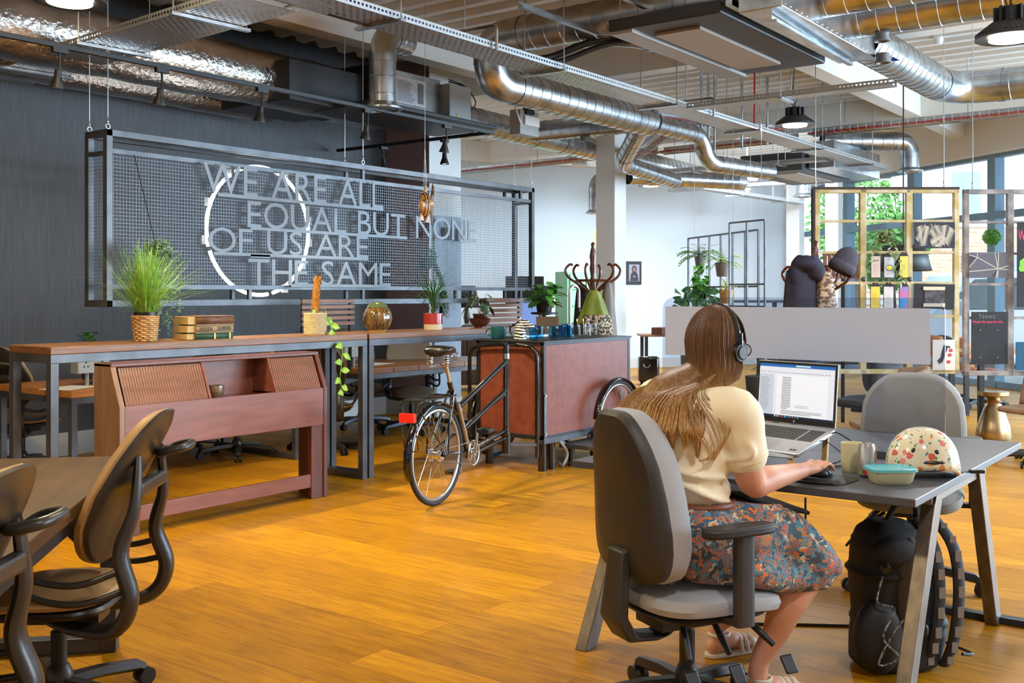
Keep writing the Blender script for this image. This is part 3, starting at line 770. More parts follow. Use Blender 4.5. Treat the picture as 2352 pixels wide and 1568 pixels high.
lamp('SPOT', 'track_spot_light', (4.3, 6.22, 2.70), 320, WARM, .02, target=(5.6, 4.6, 0), spot=radians(95), blend=.8)
lamp('SPOT', 'track_spot_light', (6.3, 6.22, 2.70), 60, WARM, .03, target=(6.3, 6.3, .7), spot=radians(85))
lamp('SPOT', 'track_spot_light', (7.6, 6.22, 2.74), 30, WARM, .03, target=(7.4, 5.0, 1.0), spot=radians(70))
# high bay lamps
def highbay(loc, label, s=1.0, power=60, col=NEUT):
    t = thing('high_bay_lamp', label, 'ceiling lamp', loc, random.random(), 'round high bay lamps'); t.scale = (s, s, s)
    b = MB(); b.lathe([(.12, .10), (.14, .085), (.19, .045), (.205, .02), (.205, .008), (.15, .012), (.13, .02), (.001, .02)], seg=40)
    for k in range(40):
        a = 2 * pi * k / 40; b.bar((cos(a) * .11, sin(a) * .11, .10), (cos(a) * .2, sin(a) * .2, .03), .004, .018)
    b.build('shade', mat('lamp_shade_grey', (62, 62, 66), .4, .4), t, smooth=True)
    b = MB()
    for k in range(10):
        a = 2 * pi * k / 10; b.box((cos(a) * .075, sin(a) * .075, .15), (.055, .018, .10), rotz(a).to_3x3())
    b.lathe([(.07, .10), (.07, .20), (.04, .205)], seg=20); b.build('heat_sink', M_BLKPLAS, t, bevel=.003)
    b = MB(); b.lathe([(.128, .004), (.125, .0), (.001, -.003)], seg=32, caps=False); b.build('led_disc', M_LED, t)
    b = MB(); b.tube([(0, 0, .2), (0, 0, .26)], .008, 6); b.tube([(0, 0, .29) + Vector((0, cos(k) * .03, sin(k) * .03)) if False else Vector((0, cos(k) * .025, .285 + sin(k) * .025)) for k in [i * pi / 6 for i in range(12)]], .004, 5, closed=True)
    b.tube(spline([(0, .02, .21), (.03, .04, .3), (.0, .02, .4), (0, 0, (CZ - loc[2]) / s)]), .005, 6); b.build('flex', M_BLACK, t)
    L = lamp('AREA', 'bay_or_fill_glow', (loc[0], loc[1], loc[2] - .012), power, col, .24 * s, target=(loc[0], loc[1], 0))
    return t
q = W(2322, 92, 6.4); highbay(q, 'high bay lamp hanging at the top right corner', power=75)
q = W(1826, 290, 11.2); highbay(q, 'high bay lamp hanging between the ceiling unit and red cable basket', power=60)
q = W(1495, 428, 17.0); highbay(q, 'high bay lamp hanging furthest away, right of the white column', power=80)
q = W(160, 8, 5.5); highbay(q, 'high bay lamp cut by the top edge over the foil duct', .9, power=50, col=WARM)
lamp('AREA', 'bay_or_fill_glow', (15.6, 6.4, 3.2), 215, COOL, .6, target=(17, 9, 1))  # added cool fill brightening the far wall, no lamp hangs here
lamp('AREA', 'bay_or_fill_glow', (12.2, 9.8, 3.2), 40, COOL, .5, target=(11.5, 11, 0))  # second added fill, beyond the pillar, without a fixture
# small ceiling devices
for px_, py_, d_, lb in ((2155, 95, 11, 'white round smoke detector on the ribbed ceiling'),):
    q = W(px_, py_, d_); b = MB(); b.lathe([(.05, .02), (.05, -.02), (.04, -.05), (.001, -.055)], (q.x, q.y, CZ - .02), 20); b.box((q.x, q.y, CZ + .01), (.08, .08, .04)); tag(b.build('smoke_detector', M_WHITE, smooth=True), lb, 'smoke detector')
q = W(1331, 378, 15.2); b = MB(); b.lathe([(.10, .03), (.12, 0), (.10, -.03), (.001, -.045)], q, 24); b.cyl((q.x, q.y, q.z), (q.x, q.y, CZ), .006); tag(b.build('wifi_disc', M_WHITE, smooth=True), 'white disc shaped access point hanging left of the column', 'access point')
q = W(1716, 430, 18.0); b = MB(); b.lathe([(.04, .05), (.05, 0), (.045, -.06), (.001, -.09)], q, 20); b.cyl((q.x, q.y, q.z + .04), (q.x, q.y, CZ), .012); tag(b.build('security_camera', M_WHITE, smooth=True), 'small white security camera below the distant tray', 'camera')
# damper box on the middle duct
t = thing('control_box', 'small white control box clipped beside the long middle duct', 'control box', (9.02, 6.6, 3.22), .0)
b = MB(); b.box((0, 0, 0), (.34, .14, .26)); b.build('casing', mat('grey_box', (158, 160, 158), .45), t, bevel=.006)
b = MB(); b.box((.02, -.08, .02), (.26, .03, .10)); b.build('meter', M_WHITE, t, bevel=.004)
b = MB(); b.box((-.02, -.07, .12), (.14, .06, .07)); b.build('motor', M_BLKPLAS, t, bevel=.004)
b = MB(); b.tube(spline([(-.1, -.05, -.05), (-.25, -.1, .05), (-.4, -.1, .4), (-.38, -.1, CZ - 3.25)]), .01); b.build('cable', M_WHITE, t)
b = MB(); b.cyl((.05, .05, .1), (.05, .05, CZ + .1 - 3.22), .006); b.build('hanging_rod', M_ZINC, t)
# ================================================================== mesh sign
SY = 6.90
sx0, sx1 = onY(245, SY).x, onY(1228, SY).x
sg = thing('mesh_sign', 'hanging steel framed mesh sign with cut-out grey lettering before the dark wall', 'sign', (sx0, SY, 1.305))
b = MB(); t_ = .05; z0, z1 = 1.305, 2.60
for y_ in (SY + .025, SY + .265):
    for z_ in (z0 + .025, z1 - .025): b.bar((sx0, y_, z_), (sx1, y_, z_), t_, t_)
    for x_ in (sx0 + .025, sx1 - .025): b.bar((x_, y_, z0), (x_, y_, z1), t_, t_, up=(0, 1, 0))
for x_ in (sx0 + .025, sx1 - .025):
    for z_ in (z0 + .025, z1 - .025, 2.43): b.bar((x_, SY + .05, z_), (x_, SY + .24, z_), t_, t_ if z_ != 2.43 else .03)
b.build('outer_frame', M_RAW, sg, world=True, bevel=.003)
b = MB(); b.bar((sx0 + .05, SY + .03, 2.445), (sx1 - .05, SY + .03, 2.445), .035, .035); b.bar((sx0 + .05, SY + .03, 1.455), (sx1 - .05, SY + .03, 1.455), .035, .035)
for px_ in (578, 838, 1088, 1200):
    x_ = onY(px_, SY).x
    for y_ in (SY + .03, SY + .25):
        b.bar((x_, y_, z0 + .05), (x_, y_, 1.44), .03, .03, up=(0, 1, 0))
        if px_ in (838, 1200): b.bar((x_, y_, 2.46), (x_, y_, z1 - .05), .03, .03, up=(0, 1, 0))
b.build('mesh_rails', M_RAW, sg, world=True)
def meshpanel(y_, xa, xb, name='mesh_panel', yaxis=None, p=.0265):
    b = MB(); nx = int((xb - xa) / p); nz = int(.97 / p)
    for i in range(nx + 1):
        x_ = xa + (xb - xa) * i / nx; b.box((x_, y_, 1.95), (.003, .003, .97))
    for k in range(nz + 1):
        z_ = 1.465 + .97 * k / nz; b.box(((xa + xb) / 2, y_ + .002, z_), (xb - xa, .003, .003))
    return b.build(name, mat('mesh_wire', (104, 106, 110), .4, .6), sg, world=True)
meshpanel(SY + .035, sx0 + .05, sx1 - .09)
b = MB()
for i in range(8):
    y_ = SY + .06 + i * .026; b.box((sx0 + .03, y_, 1.94), (.002, .002, .95))
for k in range(36): b.box((sx0 + .03, SY + .15, 1.465 + k * .0265), (.002, .18, .002))
b.build('side_mesh', MATS['mesh_wire'], sg, world=True)
# lettering: every letter its own plate
M_LET = mat('grey_letter_steel', (112, 118, 124), .5, .2, rgb2=(122, 128, 134), scale=5)
def letters(text, pxa, pxb, zb, zt):
    xa, xb = onY(pxa, SY - .03).x, onY(pxb, SY - .03).x
    adv = []; cur = 0; meshes = []
    for ch in text:
        if ch == ' ': cur += .34; continue
        me = textmesh(ch, 1.0, 0.0, 1)
        xs = [v.co.x for v in me.vertices]; ys = [v.co.y for v in me.vertices]
        meshes.append((me, cur, min(xs), max(xs), min(ys), max(ys))); cur += (max(xs) - min(xs)) + .075
    tot = cur - .075; k = (xb - xa) / tot
    for me, c, x0, x1, y0, y1 in meshes:
        o = MB(); hgt = (zt - zb)
        vv = [(xa + (c + v.co.x - x0) * k, v.co.y) for v in me.vertices]
        H = .73
        bs = []
        fr_ = [Vector((x, SY - .033, zb + max(-.05, y / H) * hgt)) for x, y in vv]; bk = [p + Vector((0, .008, 0)) for p in fr_]
        faces = [tuple(p.vertices) for p in me.polygons]; n = len(fr_)
        ed = {}
        for f in faces:
            for i in range(len(f)):
                a, b2 = f[i], f[(i + 1) % len(f)]; ed[(a, b2)] = 1
        side = [(a, b2, b2 + n, a + n) for (a, b2) in ed if (b2, a) not in ed]
        o.add(fr_ + bk, faces + [tuple(i + n for i in reversed(f)) for f in faces] + side)
        o.build('letter', M_LET, sg, world=True); bpy.data.meshes.remove(me)
letters('WE ARE ALL', 466, 880, 2.20, 2.455)
letters('EQUAL BUT NONE', 568, 1094, 1.948, 2.18)
letters('OF US ARE', 478, 845, 1.735, 1.945)
letters('THE SAME', 570, 897, 1.475, 1.705)
# joining strips between the rows
b = MB()
for pa, pb, z_ in ((500, 880, 2.192), (575, 935, 1.94), (1055, 1090, 1.945), (490, 845, 1.722), (668, 897, 1.472), (575, 620, 1.712)):
    xa, xb = onY(pa, SY - .03).x, onY(pb, SY - .03).x; b.bb((xa, SY - .034, z_ - .012), (xb, SY - .024, z_ + .014))
each(b, 'lettering_strip', M_LET, sg, world=True)
# neon ring
rc = onY(600, 7.17, 530); rt = thing('neon_ring', 'glowing white neon ring mounted behind the mesh sign letters', 'neon light', (rc.x, 7.19, rc.z))
R_ = .555
for a0, a1 in ((-75, 62), (66, 118), (124, 196), (200, 279)):
    b = MB(); b.tube([(R_ * cos(radians(a)), 0, R_ * sin(radians(a))) for a in [a0 + (a1 - a0) * i / 24 for i in range(25)]], .016, 10); b.build('tube_segment', M_NEON, rt, smooth=True)
for a in (12, 60, 125, 158, 190, -8, -60, -30):
    c = Vector((R_ * cos(radians(a)), .01, R_ * sin(radians(a)))); b = MB(); b.box(c * 1.04, (.07, .012, .07)); b.build('mount', mat('clear_mount', (196, 200, 190), .3), rt)
lamp('POINT', 'neon_glow', (rc.x, 7.4, rc.z), 6, (1, 1, 1), .25)
# suspension wires
def wire(p, z0_, z1_, label, col=None):
    b = MB(); b.cyl((p[0], p[1], z0_ + .05), (p[0], p[1], z1_), .004, seg=6); b.tube([(p[0] + .018 * cos(a), p[1], z0_ + .022 + .018 * sin(a)) for a in [i * pi / 6 for i in range(12)]], .0045, 6, closed=True)
    b.lathe([(.003, .09), (.009, .06), (.009, .05), (.003, .04)], (p[0], p[1], z0_), 8)
    return tag(b.build('suspension_wire', col or M_BRUSH, smooth=True), label, 'wire')
for i, (px_, y_) in enumerate(((219, SY + .265), (244, SY + .025), (800, SY + .265), (840, SY + .025), (1197, SY + .265), (1222, SY + .025))):
    x_ = sx0 + .025 if i < 2 else (sx1 - .025 if i > 3 else onY(838, SY).x)
    wire((x_, y_), 2.60, CZ, 'steel wire holding the %s %s of the mesh sign' % ('back' if i % 2 == 0 else 'front', ('left end', 'middle', 'right end')[i // 2]))
# hanging fish
q = W(976, 470, 9.0)
M_AMBER = mat('amber_glazed_wood', (164, 96, 34), .14, 0, rgb2=(206, 150, 80), scale=9, stretch=(3, 1, 1), coat=.8)
fz = thing('hanging_fish', 'amber striped ornamental fish hung on wires in front of the sign', 'ornament', q, .35)
b = MB(); b.ell((0, 0, 0), (.10, .045, .105), 20, 14); bo = b.build('body', M_AMBER, fz, smooth=True)
for k in (-.05, -.01, .03):
    rr = sqrt(max(0, 1 - (k / .1) ** 2)); b = MB(); b.tube([(k + .02 * cos(a), .046 * rr * cos(a), .107 * rr * sin(a)) for a in [i * pi / 12 for i in range(24)]], .0035, 5, closed=True); b.build('stripe', mat('dark_stripe', (50, 26, 12), .3), bo)
b = MB(); b.ell((.12, 0, .02), (.045, .03, .04), 12, 8); b.build('tail_root', M_AMBER, bo, smooth=True)
b = MB(); b.prism([(.13, 0), (.16, -.17), (.19, -.10), (.2, .06), (.21, .17), (.18, .19), (.15, .1)], -.004, .004, ax='y'); b.build('tail_fin', glassmat('amber_glass', (220, 170, 100), .8), fz)
for a in ((-.08, -.11), (.06, -.12)):
    b = MB(); b.prism([(a[0] + .03, a[1] + .06), (a[0] - .06, a[1] - .03), (a[0] + .05, a[1] - .03)], -.004, .004, ax='y'); b.build('fin', M_AMBER, fz)
b = MB(); b.prism([(-.03, .09), (.01, .17), (.04, .15), (.02, .09)], -.004, .004, ax='y'); b.build('fin', M_AMBER, fz)
b = MB(); b.ell((-.085, -.03, .03), (.012, .006, .012), 10, 6); b.build('eye', M_BLACK, fz)
b = MB()
for x_ in (-.05, 0, .05): b.cyl((x_, 0, .09), (0, 0, .5), .0012, seg=4)
b.cyl((0, 0, .5), (0, 0, CZ - q.z), .0018, seg=5); b.build('hanging_wire', M_BRUSH, fz)

# ================================================================== tall tables
M_TOPWOOD = wood('dark_rustic_wood', (104, 68, 40), (142, 96, 58), 3, (1, 10, 10), .42, .25)
M_DESKWOOD = wood('warm_desk_wood', (164, 104, 44), (196, 134, 66), 3, (1, 12, 12), .38, .15)
def steel_table(name, label, x0, x1, y0, y1, h, th=.045, top=None, leg=.05, feet='x1', planks=False, cat='table'):
    t = thing(name, label, cat, (x0, y0, 0)); Lx, Ly = x1 - x0, y1 - y0
    b = MB()
    if planks:
        n = planks
        for k in range(n): b.bb((Lx * k / n + .002, 0, h - th), (Lx * (k + 1) / n - .002, Ly, h))
    else: b.bb((0, 0, h - th), (Lx, Ly, h))
    b.build('tabletop', top or M_TOPWOOD, t, bevel=.004)
    b = MB(); z = h - th - leg / 2
    for y_ in (leg / 2, Ly - leg / 2): b.bar((0, y_, z), (Lx, y_, z), leg, leg)
    for x_ in (leg / 2, Lx - leg / 2): b.bar((x_, leg, z), (x_, Ly - leg, z), leg, leg)
    b.build('apron_frame', M_RAW, t, bevel=.002)
    for x_ in (leg / 2, Lx - leg / 2):
        for y_ in (leg / 2, Ly - leg / 2):
            b = MB(); b.bb((x_ - leg / 2, y_ - leg / 2, 0), (x_ + leg / 2, y_ + leg / 2, h - th - leg)); b.build('leg', M_RAW, t, bevel=.002)
        b = MB(); b.bb((x_ - leg / 2, leg, 0), (x_ + leg / 2, Ly - leg, leg)); b.build('foot_rail', M_RAW, t, bevel=.002)
    return t
TY0, TY1 = 5.63, 6.09
steel_table('high_table', 'long high table with thick wooden top and steel legs, left one of the pair', 3.16, 5.68, TY0, TY1, 1.10)
steel_table('high_table', 'high wooden table on steel frame continuing right behind the cargo box', 5.70, 8.3, TY0, TY1, 1.10)

# ================================================================== mahogany sliding-door unit
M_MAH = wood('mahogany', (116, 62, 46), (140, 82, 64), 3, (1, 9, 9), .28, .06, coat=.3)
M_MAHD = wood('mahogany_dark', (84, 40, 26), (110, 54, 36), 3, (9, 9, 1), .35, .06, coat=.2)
M_MAHLIT = wood('mahogany_side_lit', (128, 96, 70), (152, 116, 86), 3, (9, 9, 1), .38, .06)  # left side lighter: warm light falling on it is put into the colour
t = thing('headboard_unit', 'mahogany bookcase headboard with ribbed sliding doors standing under the high table', 'cabinet', (3.42, 5.36, 0))
Wd = 1.60; zb, zm, zt = .50, .755, 1.0; yb, ym = 0.0, 0.0; yt = .10; dp = .26
# sloping front: front at y=0 up to zm, then leaning back to y=yt at zt
side = [(0, 0), (dp, 0), (dp, zt), (yt, zt), (0, zm)]
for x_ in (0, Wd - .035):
    b = MB(); b.prism([(y, z) for y, z in side], x_, x_ + .035, ax='x'); b.build('side_panel', M_MAHLIT if x_ == 0 else M_MAHD, t, bevel=.004)
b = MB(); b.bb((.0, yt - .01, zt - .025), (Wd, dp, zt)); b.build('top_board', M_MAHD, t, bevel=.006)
b = MB(); b.bb((.035, .004, zb), (Wd - .035, .028, zm)); b.build('front_panel', M_MAH, t, bevel=.003)
b = MB(); b.bb((.035, dp - .02, zb), (Wd - .035, dp - .003, zt - .02)); b.build('back_board', M_MAH, t)
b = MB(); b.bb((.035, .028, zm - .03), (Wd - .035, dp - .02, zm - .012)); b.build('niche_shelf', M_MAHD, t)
def slope(z, off=0): return yt * (z - zm) / (zt - zm) + off
for xa, xb in ((.05, .62), (1.17, Wd - .05)):
    b = MB(); n = 32 if xa < .1 else 22
    for k in range(n):
        u = xa + (xb - xa) * (k + .08) / n; v = xa + (xb - xa) * (k + .92) / n
        b.add([(u, slope(zm + .01, .010), zm + .005), (v, slope(zm + .01, .010), zm + .005), (v, slope(zt - .03, .010), zt - .03), (u, slope(zt - .03, .010), zt - .03),
               ((u + v) / 2, slope(zm + .01, .004), zm + .005), ((u + v) / 2, slope(zt - .03, .004), zt - .03)], [(0, 4, 5, 3), (4, 1, 2, 5)])
    b.sheet([[(xa, slope(zm, .0145), zm), (xb, slope(zm, .0145), zm)], [(xa, slope(zt - .03, .0145), zt - .03), (xb, slope(zt - .03, .0145), zt - .03)]])
    b.build('ribbed_door', wood('ribbed_mahogany', (128, 88, 74), (150, 108, 94), 3, (1, 9, 9), .28, .06, coat=.3) if xa < .1 else MATS['ribbed_mahogany'], t)
for x_ in (.63, 1.155):
    b = MB(); b.prism([(slope(zm, .005), zm), (dp - .02, zm), (dp - .02, zt - .02), (slope(zt - .02, .005), zt - .02)], x_ - .008, x_ + .008, ax='x'); b.build('partition', M_MAH, t)
for x_ in (.0, Wd - .14):
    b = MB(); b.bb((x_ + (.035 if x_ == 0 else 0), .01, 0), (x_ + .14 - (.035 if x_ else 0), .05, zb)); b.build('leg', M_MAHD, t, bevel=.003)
b = MB(); b.bb((.14, .015, .08), (Wd - .14, .04, .17)); b.build('stretcher', M_MAH, t, bevel=.003)
q = onY(493, 5.48); c = (q.x, 5.47, .743)
b = MB(); b.lathe([(.001, 0), (.035, 0), (.05, .02), (.055, .05), (.052, .08), (.048, .08), (.05, .05), (.046, .02), (.001, .008)], c, 24); tag(b.build('bowl', mat('stoneware_glaze', (132, 112, 84), .3, rgb2=(96, 78, 56), scale=20, coat=.4), smooth=True), 'small glazed stoneware cup in the niche of the mahogany unit', 'cup')

# ================================================================== plants toolkit
M_POTBLK = mat('black_pot', (22, 22, 24), .35)
def leafmat(name, a, b_, sc=6, rough=.45): return mat(name, a, rough, rgb2=b_, scale=sc)
M_GRASS = leafmat('grass_green', (96, 150, 48), (160, 200, 84), 30)
M_LGREEN = leafmat('leaf_green', (64, 128, 44), (104, 170, 66), 12)
M_DGREEN = leafmat('leaf_dark', (36, 82, 44), (66, 118, 62), 12)
M_SAGE = leafmat('leaf_sage', (92, 128, 96), (130, 164, 128), 12)
M_LIME = leafmat('leaf_lime', (120, 170, 40), (168, 206, 70), 12)
def blade(mb, p, dirv, L, w, droop=.5, n=7, twist=0.0):
    d = Vector(dirv).normalized(); side = d.cross(Vector((0, 0, 1)))
    side = side.normalized() if side.length > .05 else Vector((cos(twist), sin(twist), 0))
    q = Vector(p); rows = []
    for i in range(n + 1):
        t = i / n; ww = w * (1 - t) ** .7 * (0.6 + .4 * min(1, t * 4)) + .0004
        up = side.cross(d).normalized() * ww * .25
        rows.append([q - side * ww, q + up, q + side * ww])
        q = q + d * (L / n); d = (d + Vector((0, 0, -droop * (.3 + t) / n * 2.2))).normalized()
    mb.sheet(rows); return q
def leaf(mb, p, dirv, L, w, cup=.2, nrm=None):
    d = Vector(dirv).normalized(); up = Vector(nrm) if nrm else Vector((0, 0, 1)); s = d.cross(up)
    s = s.normalized() if s.length > .1 else Vector((1, 0, 0)); u = s.cross(d)
    rows = []
    for t, k in ((0, .05), (.15, .62), (.35, 1), (.6, .85), (.82, .45), (1, .02)):
        c = Vector(p) + d * (L * t) - u * (L * .25 * t * t)
        rows.append([c - s * w * k + u * w * k * cup, c, c + s * w * k + u * w * k * cup])
    mb.sheet(rows)
# grass in woven basket
gx = onY(334, 5.85).x
g = thing('potted_grass', 'bushy green grass in a woven basket pot at left of the high table', 'plant', (gx, 5.85, 1.10))
b = MB(); P = []
for i in range(13):
    z = i * .0125; r = .062 + .016 * (i / 12)
    ring = [Vector(((r + .004 * (1 if (k // 2 + i) % 2 else -1)) * cos(2 * pi * k / 36), (r + .004 * (1 if (k // 2 + i) % 2 else -1)) * sin(2 * pi * k / 36), z + .007)) for k in range(36)]
    b.tube(ring, .0075, 6, closed=True)
b.lathe([(.001, 0), (.06, 0), (.075, .155), (.07, .155)], seg=24); b.build('basket', mat('wicker', (176, 128, 74), .6, rgb2=(206, 164, 104), scale=30), g, smooth=True)
b = MB(); b.lathe([(.001, .02), (.066, .02), (.072, .185), (.066, .185), (.064, .165), (.001, .165)], seg=28); b.build('liner_pot', M_POTBLK, g, smooth=True)
b = MB()
for k in range(520):
    a = random.uniform(0, 2 * pi); r = random.uniform(0, .055); lean = random.betavariate(1.3, 2.2) * 1.25
    d = Vector((cos(a) * sin(lean), sin(a) * sin(lean), cos(lean) + .1)); blade(b, (r * cos(a), r * sin(a), .17), d, random.uniform(.28, .50), random.uniform(.0016, .003), random.uniform(.2, .9) * (lean + .25), 8, a)
b.build('grass', M_GRASS, g, smooth=True)
# books
M_PAGE = mat('aged_pages', (206, 178, 120), .8, rgb2=(178, 146, 90), scale=60, stretch=(1, 1, 20))
bx0, bx1 = onY(413, 5.80).x, onY(518, 5.80).x
def book(name_label, z, th, c, x0, x1, y0=5.72, dpt=.17, dx=0, bands=None, txt=None):
    t = thing('old_book', name_label, 'book', (x0 + dx, y0, z), 0, 'stacked antique books'); L = x1 - x0
    b = MB(); b.bb((.004, .012, .004), (L - .004, dpt - .004, th - .004)); b.build('pages', M_PAGE, t)
    b = MB(); b.bb((0.06, .0, 0), (L, dpt, .004)); b.bb((0.06, 0, th - .004), (L, dpt, th))
    n = 6; b.add([(x, .010 - .012 * sin(pi * k / n), th * k / n) for x in (.06, L) for k in range(n + 1)], [(k, k + 1, n + 2 + k, n + 1 + k) for k in range(n)])
    b.add([(0, 0, 0)], [])
    cv = b.build('cover', c, t, smooth=True, solid=.002)
    if bands:
        b = MB()
        for u in bands: b.bb((.06 + u * (L - .06) - .006, -.006, .003), (.06 + u * (L - .06) + .006, .004, th - .003))
        b.build('spine_band', mat('gilt', (170, 140, 70), .4, .5), t)
    if txt:
        b = MB(); addtext(b, txt[0], .02, frame((x0 * 0 + .06 + .03, -.004, th * .25), (1, 0, 0), (0, 0, 1), (0, -1, 0)), .0006, width=(L - .06) * .33, height=th * .5)
        addtext(b, txt[1], .02, frame((.06 + (L - .06) * .55, -.004, th * .25), (1, 0, 0), (0, 0, 1), (0, -1, 0)), .0006, width=(L - .06) * .36, height=th * .5)
        b.build('spine_title', mat('spine_ink', (60, 50, 34), .5), t)
    return t
book('dark green cloth-bound old book at the bottom of the stack', 1.10, .045, mat('green_cloth', (44, 74, 52), .6, bump=.2, scale=90), bx0, bx1, bands=(.5, .9))
book('tan lettered old book in the middle of the stack', 1.1455, .052, mat('tan_cloth', (150, 128, 86), .6, bump=.2, scale=90), bx0, bx1, dx=.004, txt=('HODGSON', 'THOMPSON'))
book('brown leather old book on top of the stack', 1.198, .058, mat('brown_leather', (118, 76, 40), .5, rgb2=(90, 54, 28), scale=14, bump=.3), bx0, bx1, dx=.01)
# rope pot with moss pole and trailing vine
rx = onY(724, 5.80).x; t = thing('rope_pot_plant', 'cream rope pot with moss pole and vine trailing over the table edge', 'plant', (rx, 5.80, 1.10))
b = MB()
for i in range(15): b.tube([((.079 + .0) * cos(a), .079 * sin(a), .007 + i * .0105) for a in [2 * pi * k / 32 for k in range(32)]], .0063, 6, closed=True)
b.lathe([(.001, 0), (.078, 0), (.078, .155), (.07, .155), (.068, .12), (.001, .12)], seg=24); b.build('rope_pot', mat('cream_rope', (208, 190, 150), .8, rgb2=(176, 156, 116), scale=60, stretch=(1, 1, 3), bump=.5), t, smooth=True)
b = MB(); P = [(0, 0, .1), (.004, 0, .2), (.012, 0, .32), (.028, 0, .43)]; b.tube(spline(P, 5), .024, 12)
for k in range(500):
    u = random.random(); a = random.uniform(0, 2 * pi); z = .13 + .3 * u; x = .028 * u * u
    p = Vector((x + .024 * cos(a), .024 * sin(a), z)); b.tube([p, p + Vector((cos(a) * .008, sin(a) * .008, random.uniform(-.02, .02)))], .0009, 3, caps=False)
b.build('moss_pole', mat('coir', (190, 130, 44), .9, rgb2=(140, 88, 30), scale=60, bump=.6), t, smooth=True)
b = MB(); b.bb((-.055, -.03, .13), (-.02, -.028, .185)); b.build('plant_tag', mat('tag_lime', (150, 180, 40), .5), t)
vine = spline([(.05, -.03, .13), (.075, -.06, .1), (.088, -.10, .02), (.09, -.19, -.08), (.075, -.20, -.2), (.06, -.20, -.32), (.09, -.20, -.42)], 6)
b = MB(); b.tube(vine, .0028, 6); b.tube(spline([(.03, 0, .13), (.06, -.03, .2), (.07, -.06, .12), (.08, -.1, .02)], 5), .002, 5); b.build('vine', M_LIME, t, smooth=True)
b = MB()
for i in range(3, len(vine), 3):
    p = vine[i]; s = 1 if (i // 3) % 2 else -1; leaf(b, p, (s * .8, -.3, random.uniform(-.6, .1)), random.uniform(.06, .09), .026, .25, nrm=(0, -1, .3))
b.build('leaves', M_LIME, t, smooth=True, solid=.0006)
# ceramic egg
ex = onY(867, 5.82).x; t = thing('lidded_jar', 'round brown glazed ceramic jar with a domed olive lid on the high table', 'jar', (ex, 5.82, 1.10))
b = MB(); b.lathe([(.001, 0), (.066, 0), (.07, .012), (.075, .018)], seg=32, caps=False); b.build('foot', mat('ochre_clay', (178, 132, 60), .5), t, smooth=True)
b = MB(); b.lathe([(.075, .018), (.103, .05), (.116, .10), (.110, .15), (.088, .19), (.062, .205)], seg=40, caps=False); b.build('body', mat('brown_drip_glaze', (44, 30, 20), .12, rgb2=(128, 96, 50), scale=9, stretch=(6, 6, .6), coat=.8), t, smooth=True)
b = MB(); b.lathe([(.086, .194), (.074, .215), (.05, .234), (.001, .242)], seg=32, caps=False); b.build('lid', mat('olive_glaze', (84, 92, 62), .2, coat=.5), t, smooth=True)
# dracaena in red/cream pot
dx_ = onY(995, 5.85).x; t = thing('dracaena_plant', 'spiky long-leaved plant in a red and cream pot on the high table', 'plant', (dx_, 5.85, 1.10))
b = MB(); b.lathe([(.001, 0), (.078, 0), (.08, .045)], seg=32); b.build('pot_base', mat('cream_glaze', (206, 190, 160), .3), t, smooth=True)
b = MB(); b.lathe([(.081, .045), (.082, .135), (.076, .137), (.074, .11), (.001, .11)], seg=32, caps=False); b.build('pot_band', mat('red_glaze', (166, 50, 44), .2, coat=.5), t, smooth=True)
b = MB(); b.tube([(0, 0, .1), (.0, 0, .2), (.01, 0, .28)], [.012, .01, .008]); b.build('stem', M_BARK, t)
b = MB()
for k in range(58):
    a = random.uniform(0, 2 * pi); lean = random.uniform(.15, 1.35); z = random.uniform(.12, .30)
    blade(b, (0, 0, z), (cos(a) * sin(lean), sin(a) * sin(lean), cos(lean) + .15), random.uniform(.3, .46), random.uniform(.004, .008), random.uniform(.7, 1.5), 9, a)
b.build('leaves', M_DGREEN, t, smooth=True)
# spotted begonia in brown bowl
bx_ = onY(1102, 5.80).x; t = thing('begonia_plant', 'spotted dark-leaved begonia in a brown bowl on the high table', 'plant', (bx_, 5.80, 1.10))
b = MB(); b.lathe([(.001, 0), (.05, 0), (.05, .01), (.09, .05), (.098, .085), (.09, .085), (.08, .05), (.001, .03)], seg=36); b.build('bowl', mat('brown_bowl_glaze', (74, 34, 24), .12, coat=.8), t, smooth=True)
b = MB(); b.lathe([(.04, .03), (.065, .125), (.06, .125), (.055, .1), (.001, .1)], seg=28); b.build('pot', mat('brown_bowl_glaze', (74, 34, 24), .2), t, smooth=True)
def spotted():
    m, n, bb_ = nodes_of('spotted_leaf', .4); tc = N(n, 'TexCoord'); vo = N(n, 'TexVoronoi'); vo.inputs['Scale'].default_value = 70
    n.links.new(tc.outputs['Object'], vo.inputs[0]); r = ramp(n, [(.22, (170, 190, 165)), (.3, (30, 58, 38))]); n.links.new(vo.outputs['Distance'], r.inputs[0]); n.links.new(r.outputs[0], bb_.inputs['Base Color']); return m
M_SPOT = spotted()
b = MB(); st = MB()
for a, l, h in ((.3, .16, .26), (1.3, .13, .30), (2.4, .17, .24), (3.3, .15, .29), (4.2, .16, .22), (5.2, .12, .30), (-.5, .13, .2)):
    tip = Vector((cos(a) * .06, sin(a) * .06, h)); st.tube(spline([(0, 0, .1), (cos(a) * .02, sin(a) * .02, h * .7), tip], 5), .002, 5)
    leaf(b, tip, (cos(a) * .7, sin(a) * .7, -.55), l, .05, .15)
b.build('leaves', M_SPOT, t, smooth=True, solid=.001); st.build('stems', mat('red_stem', (120, 60, 50), .5), t)
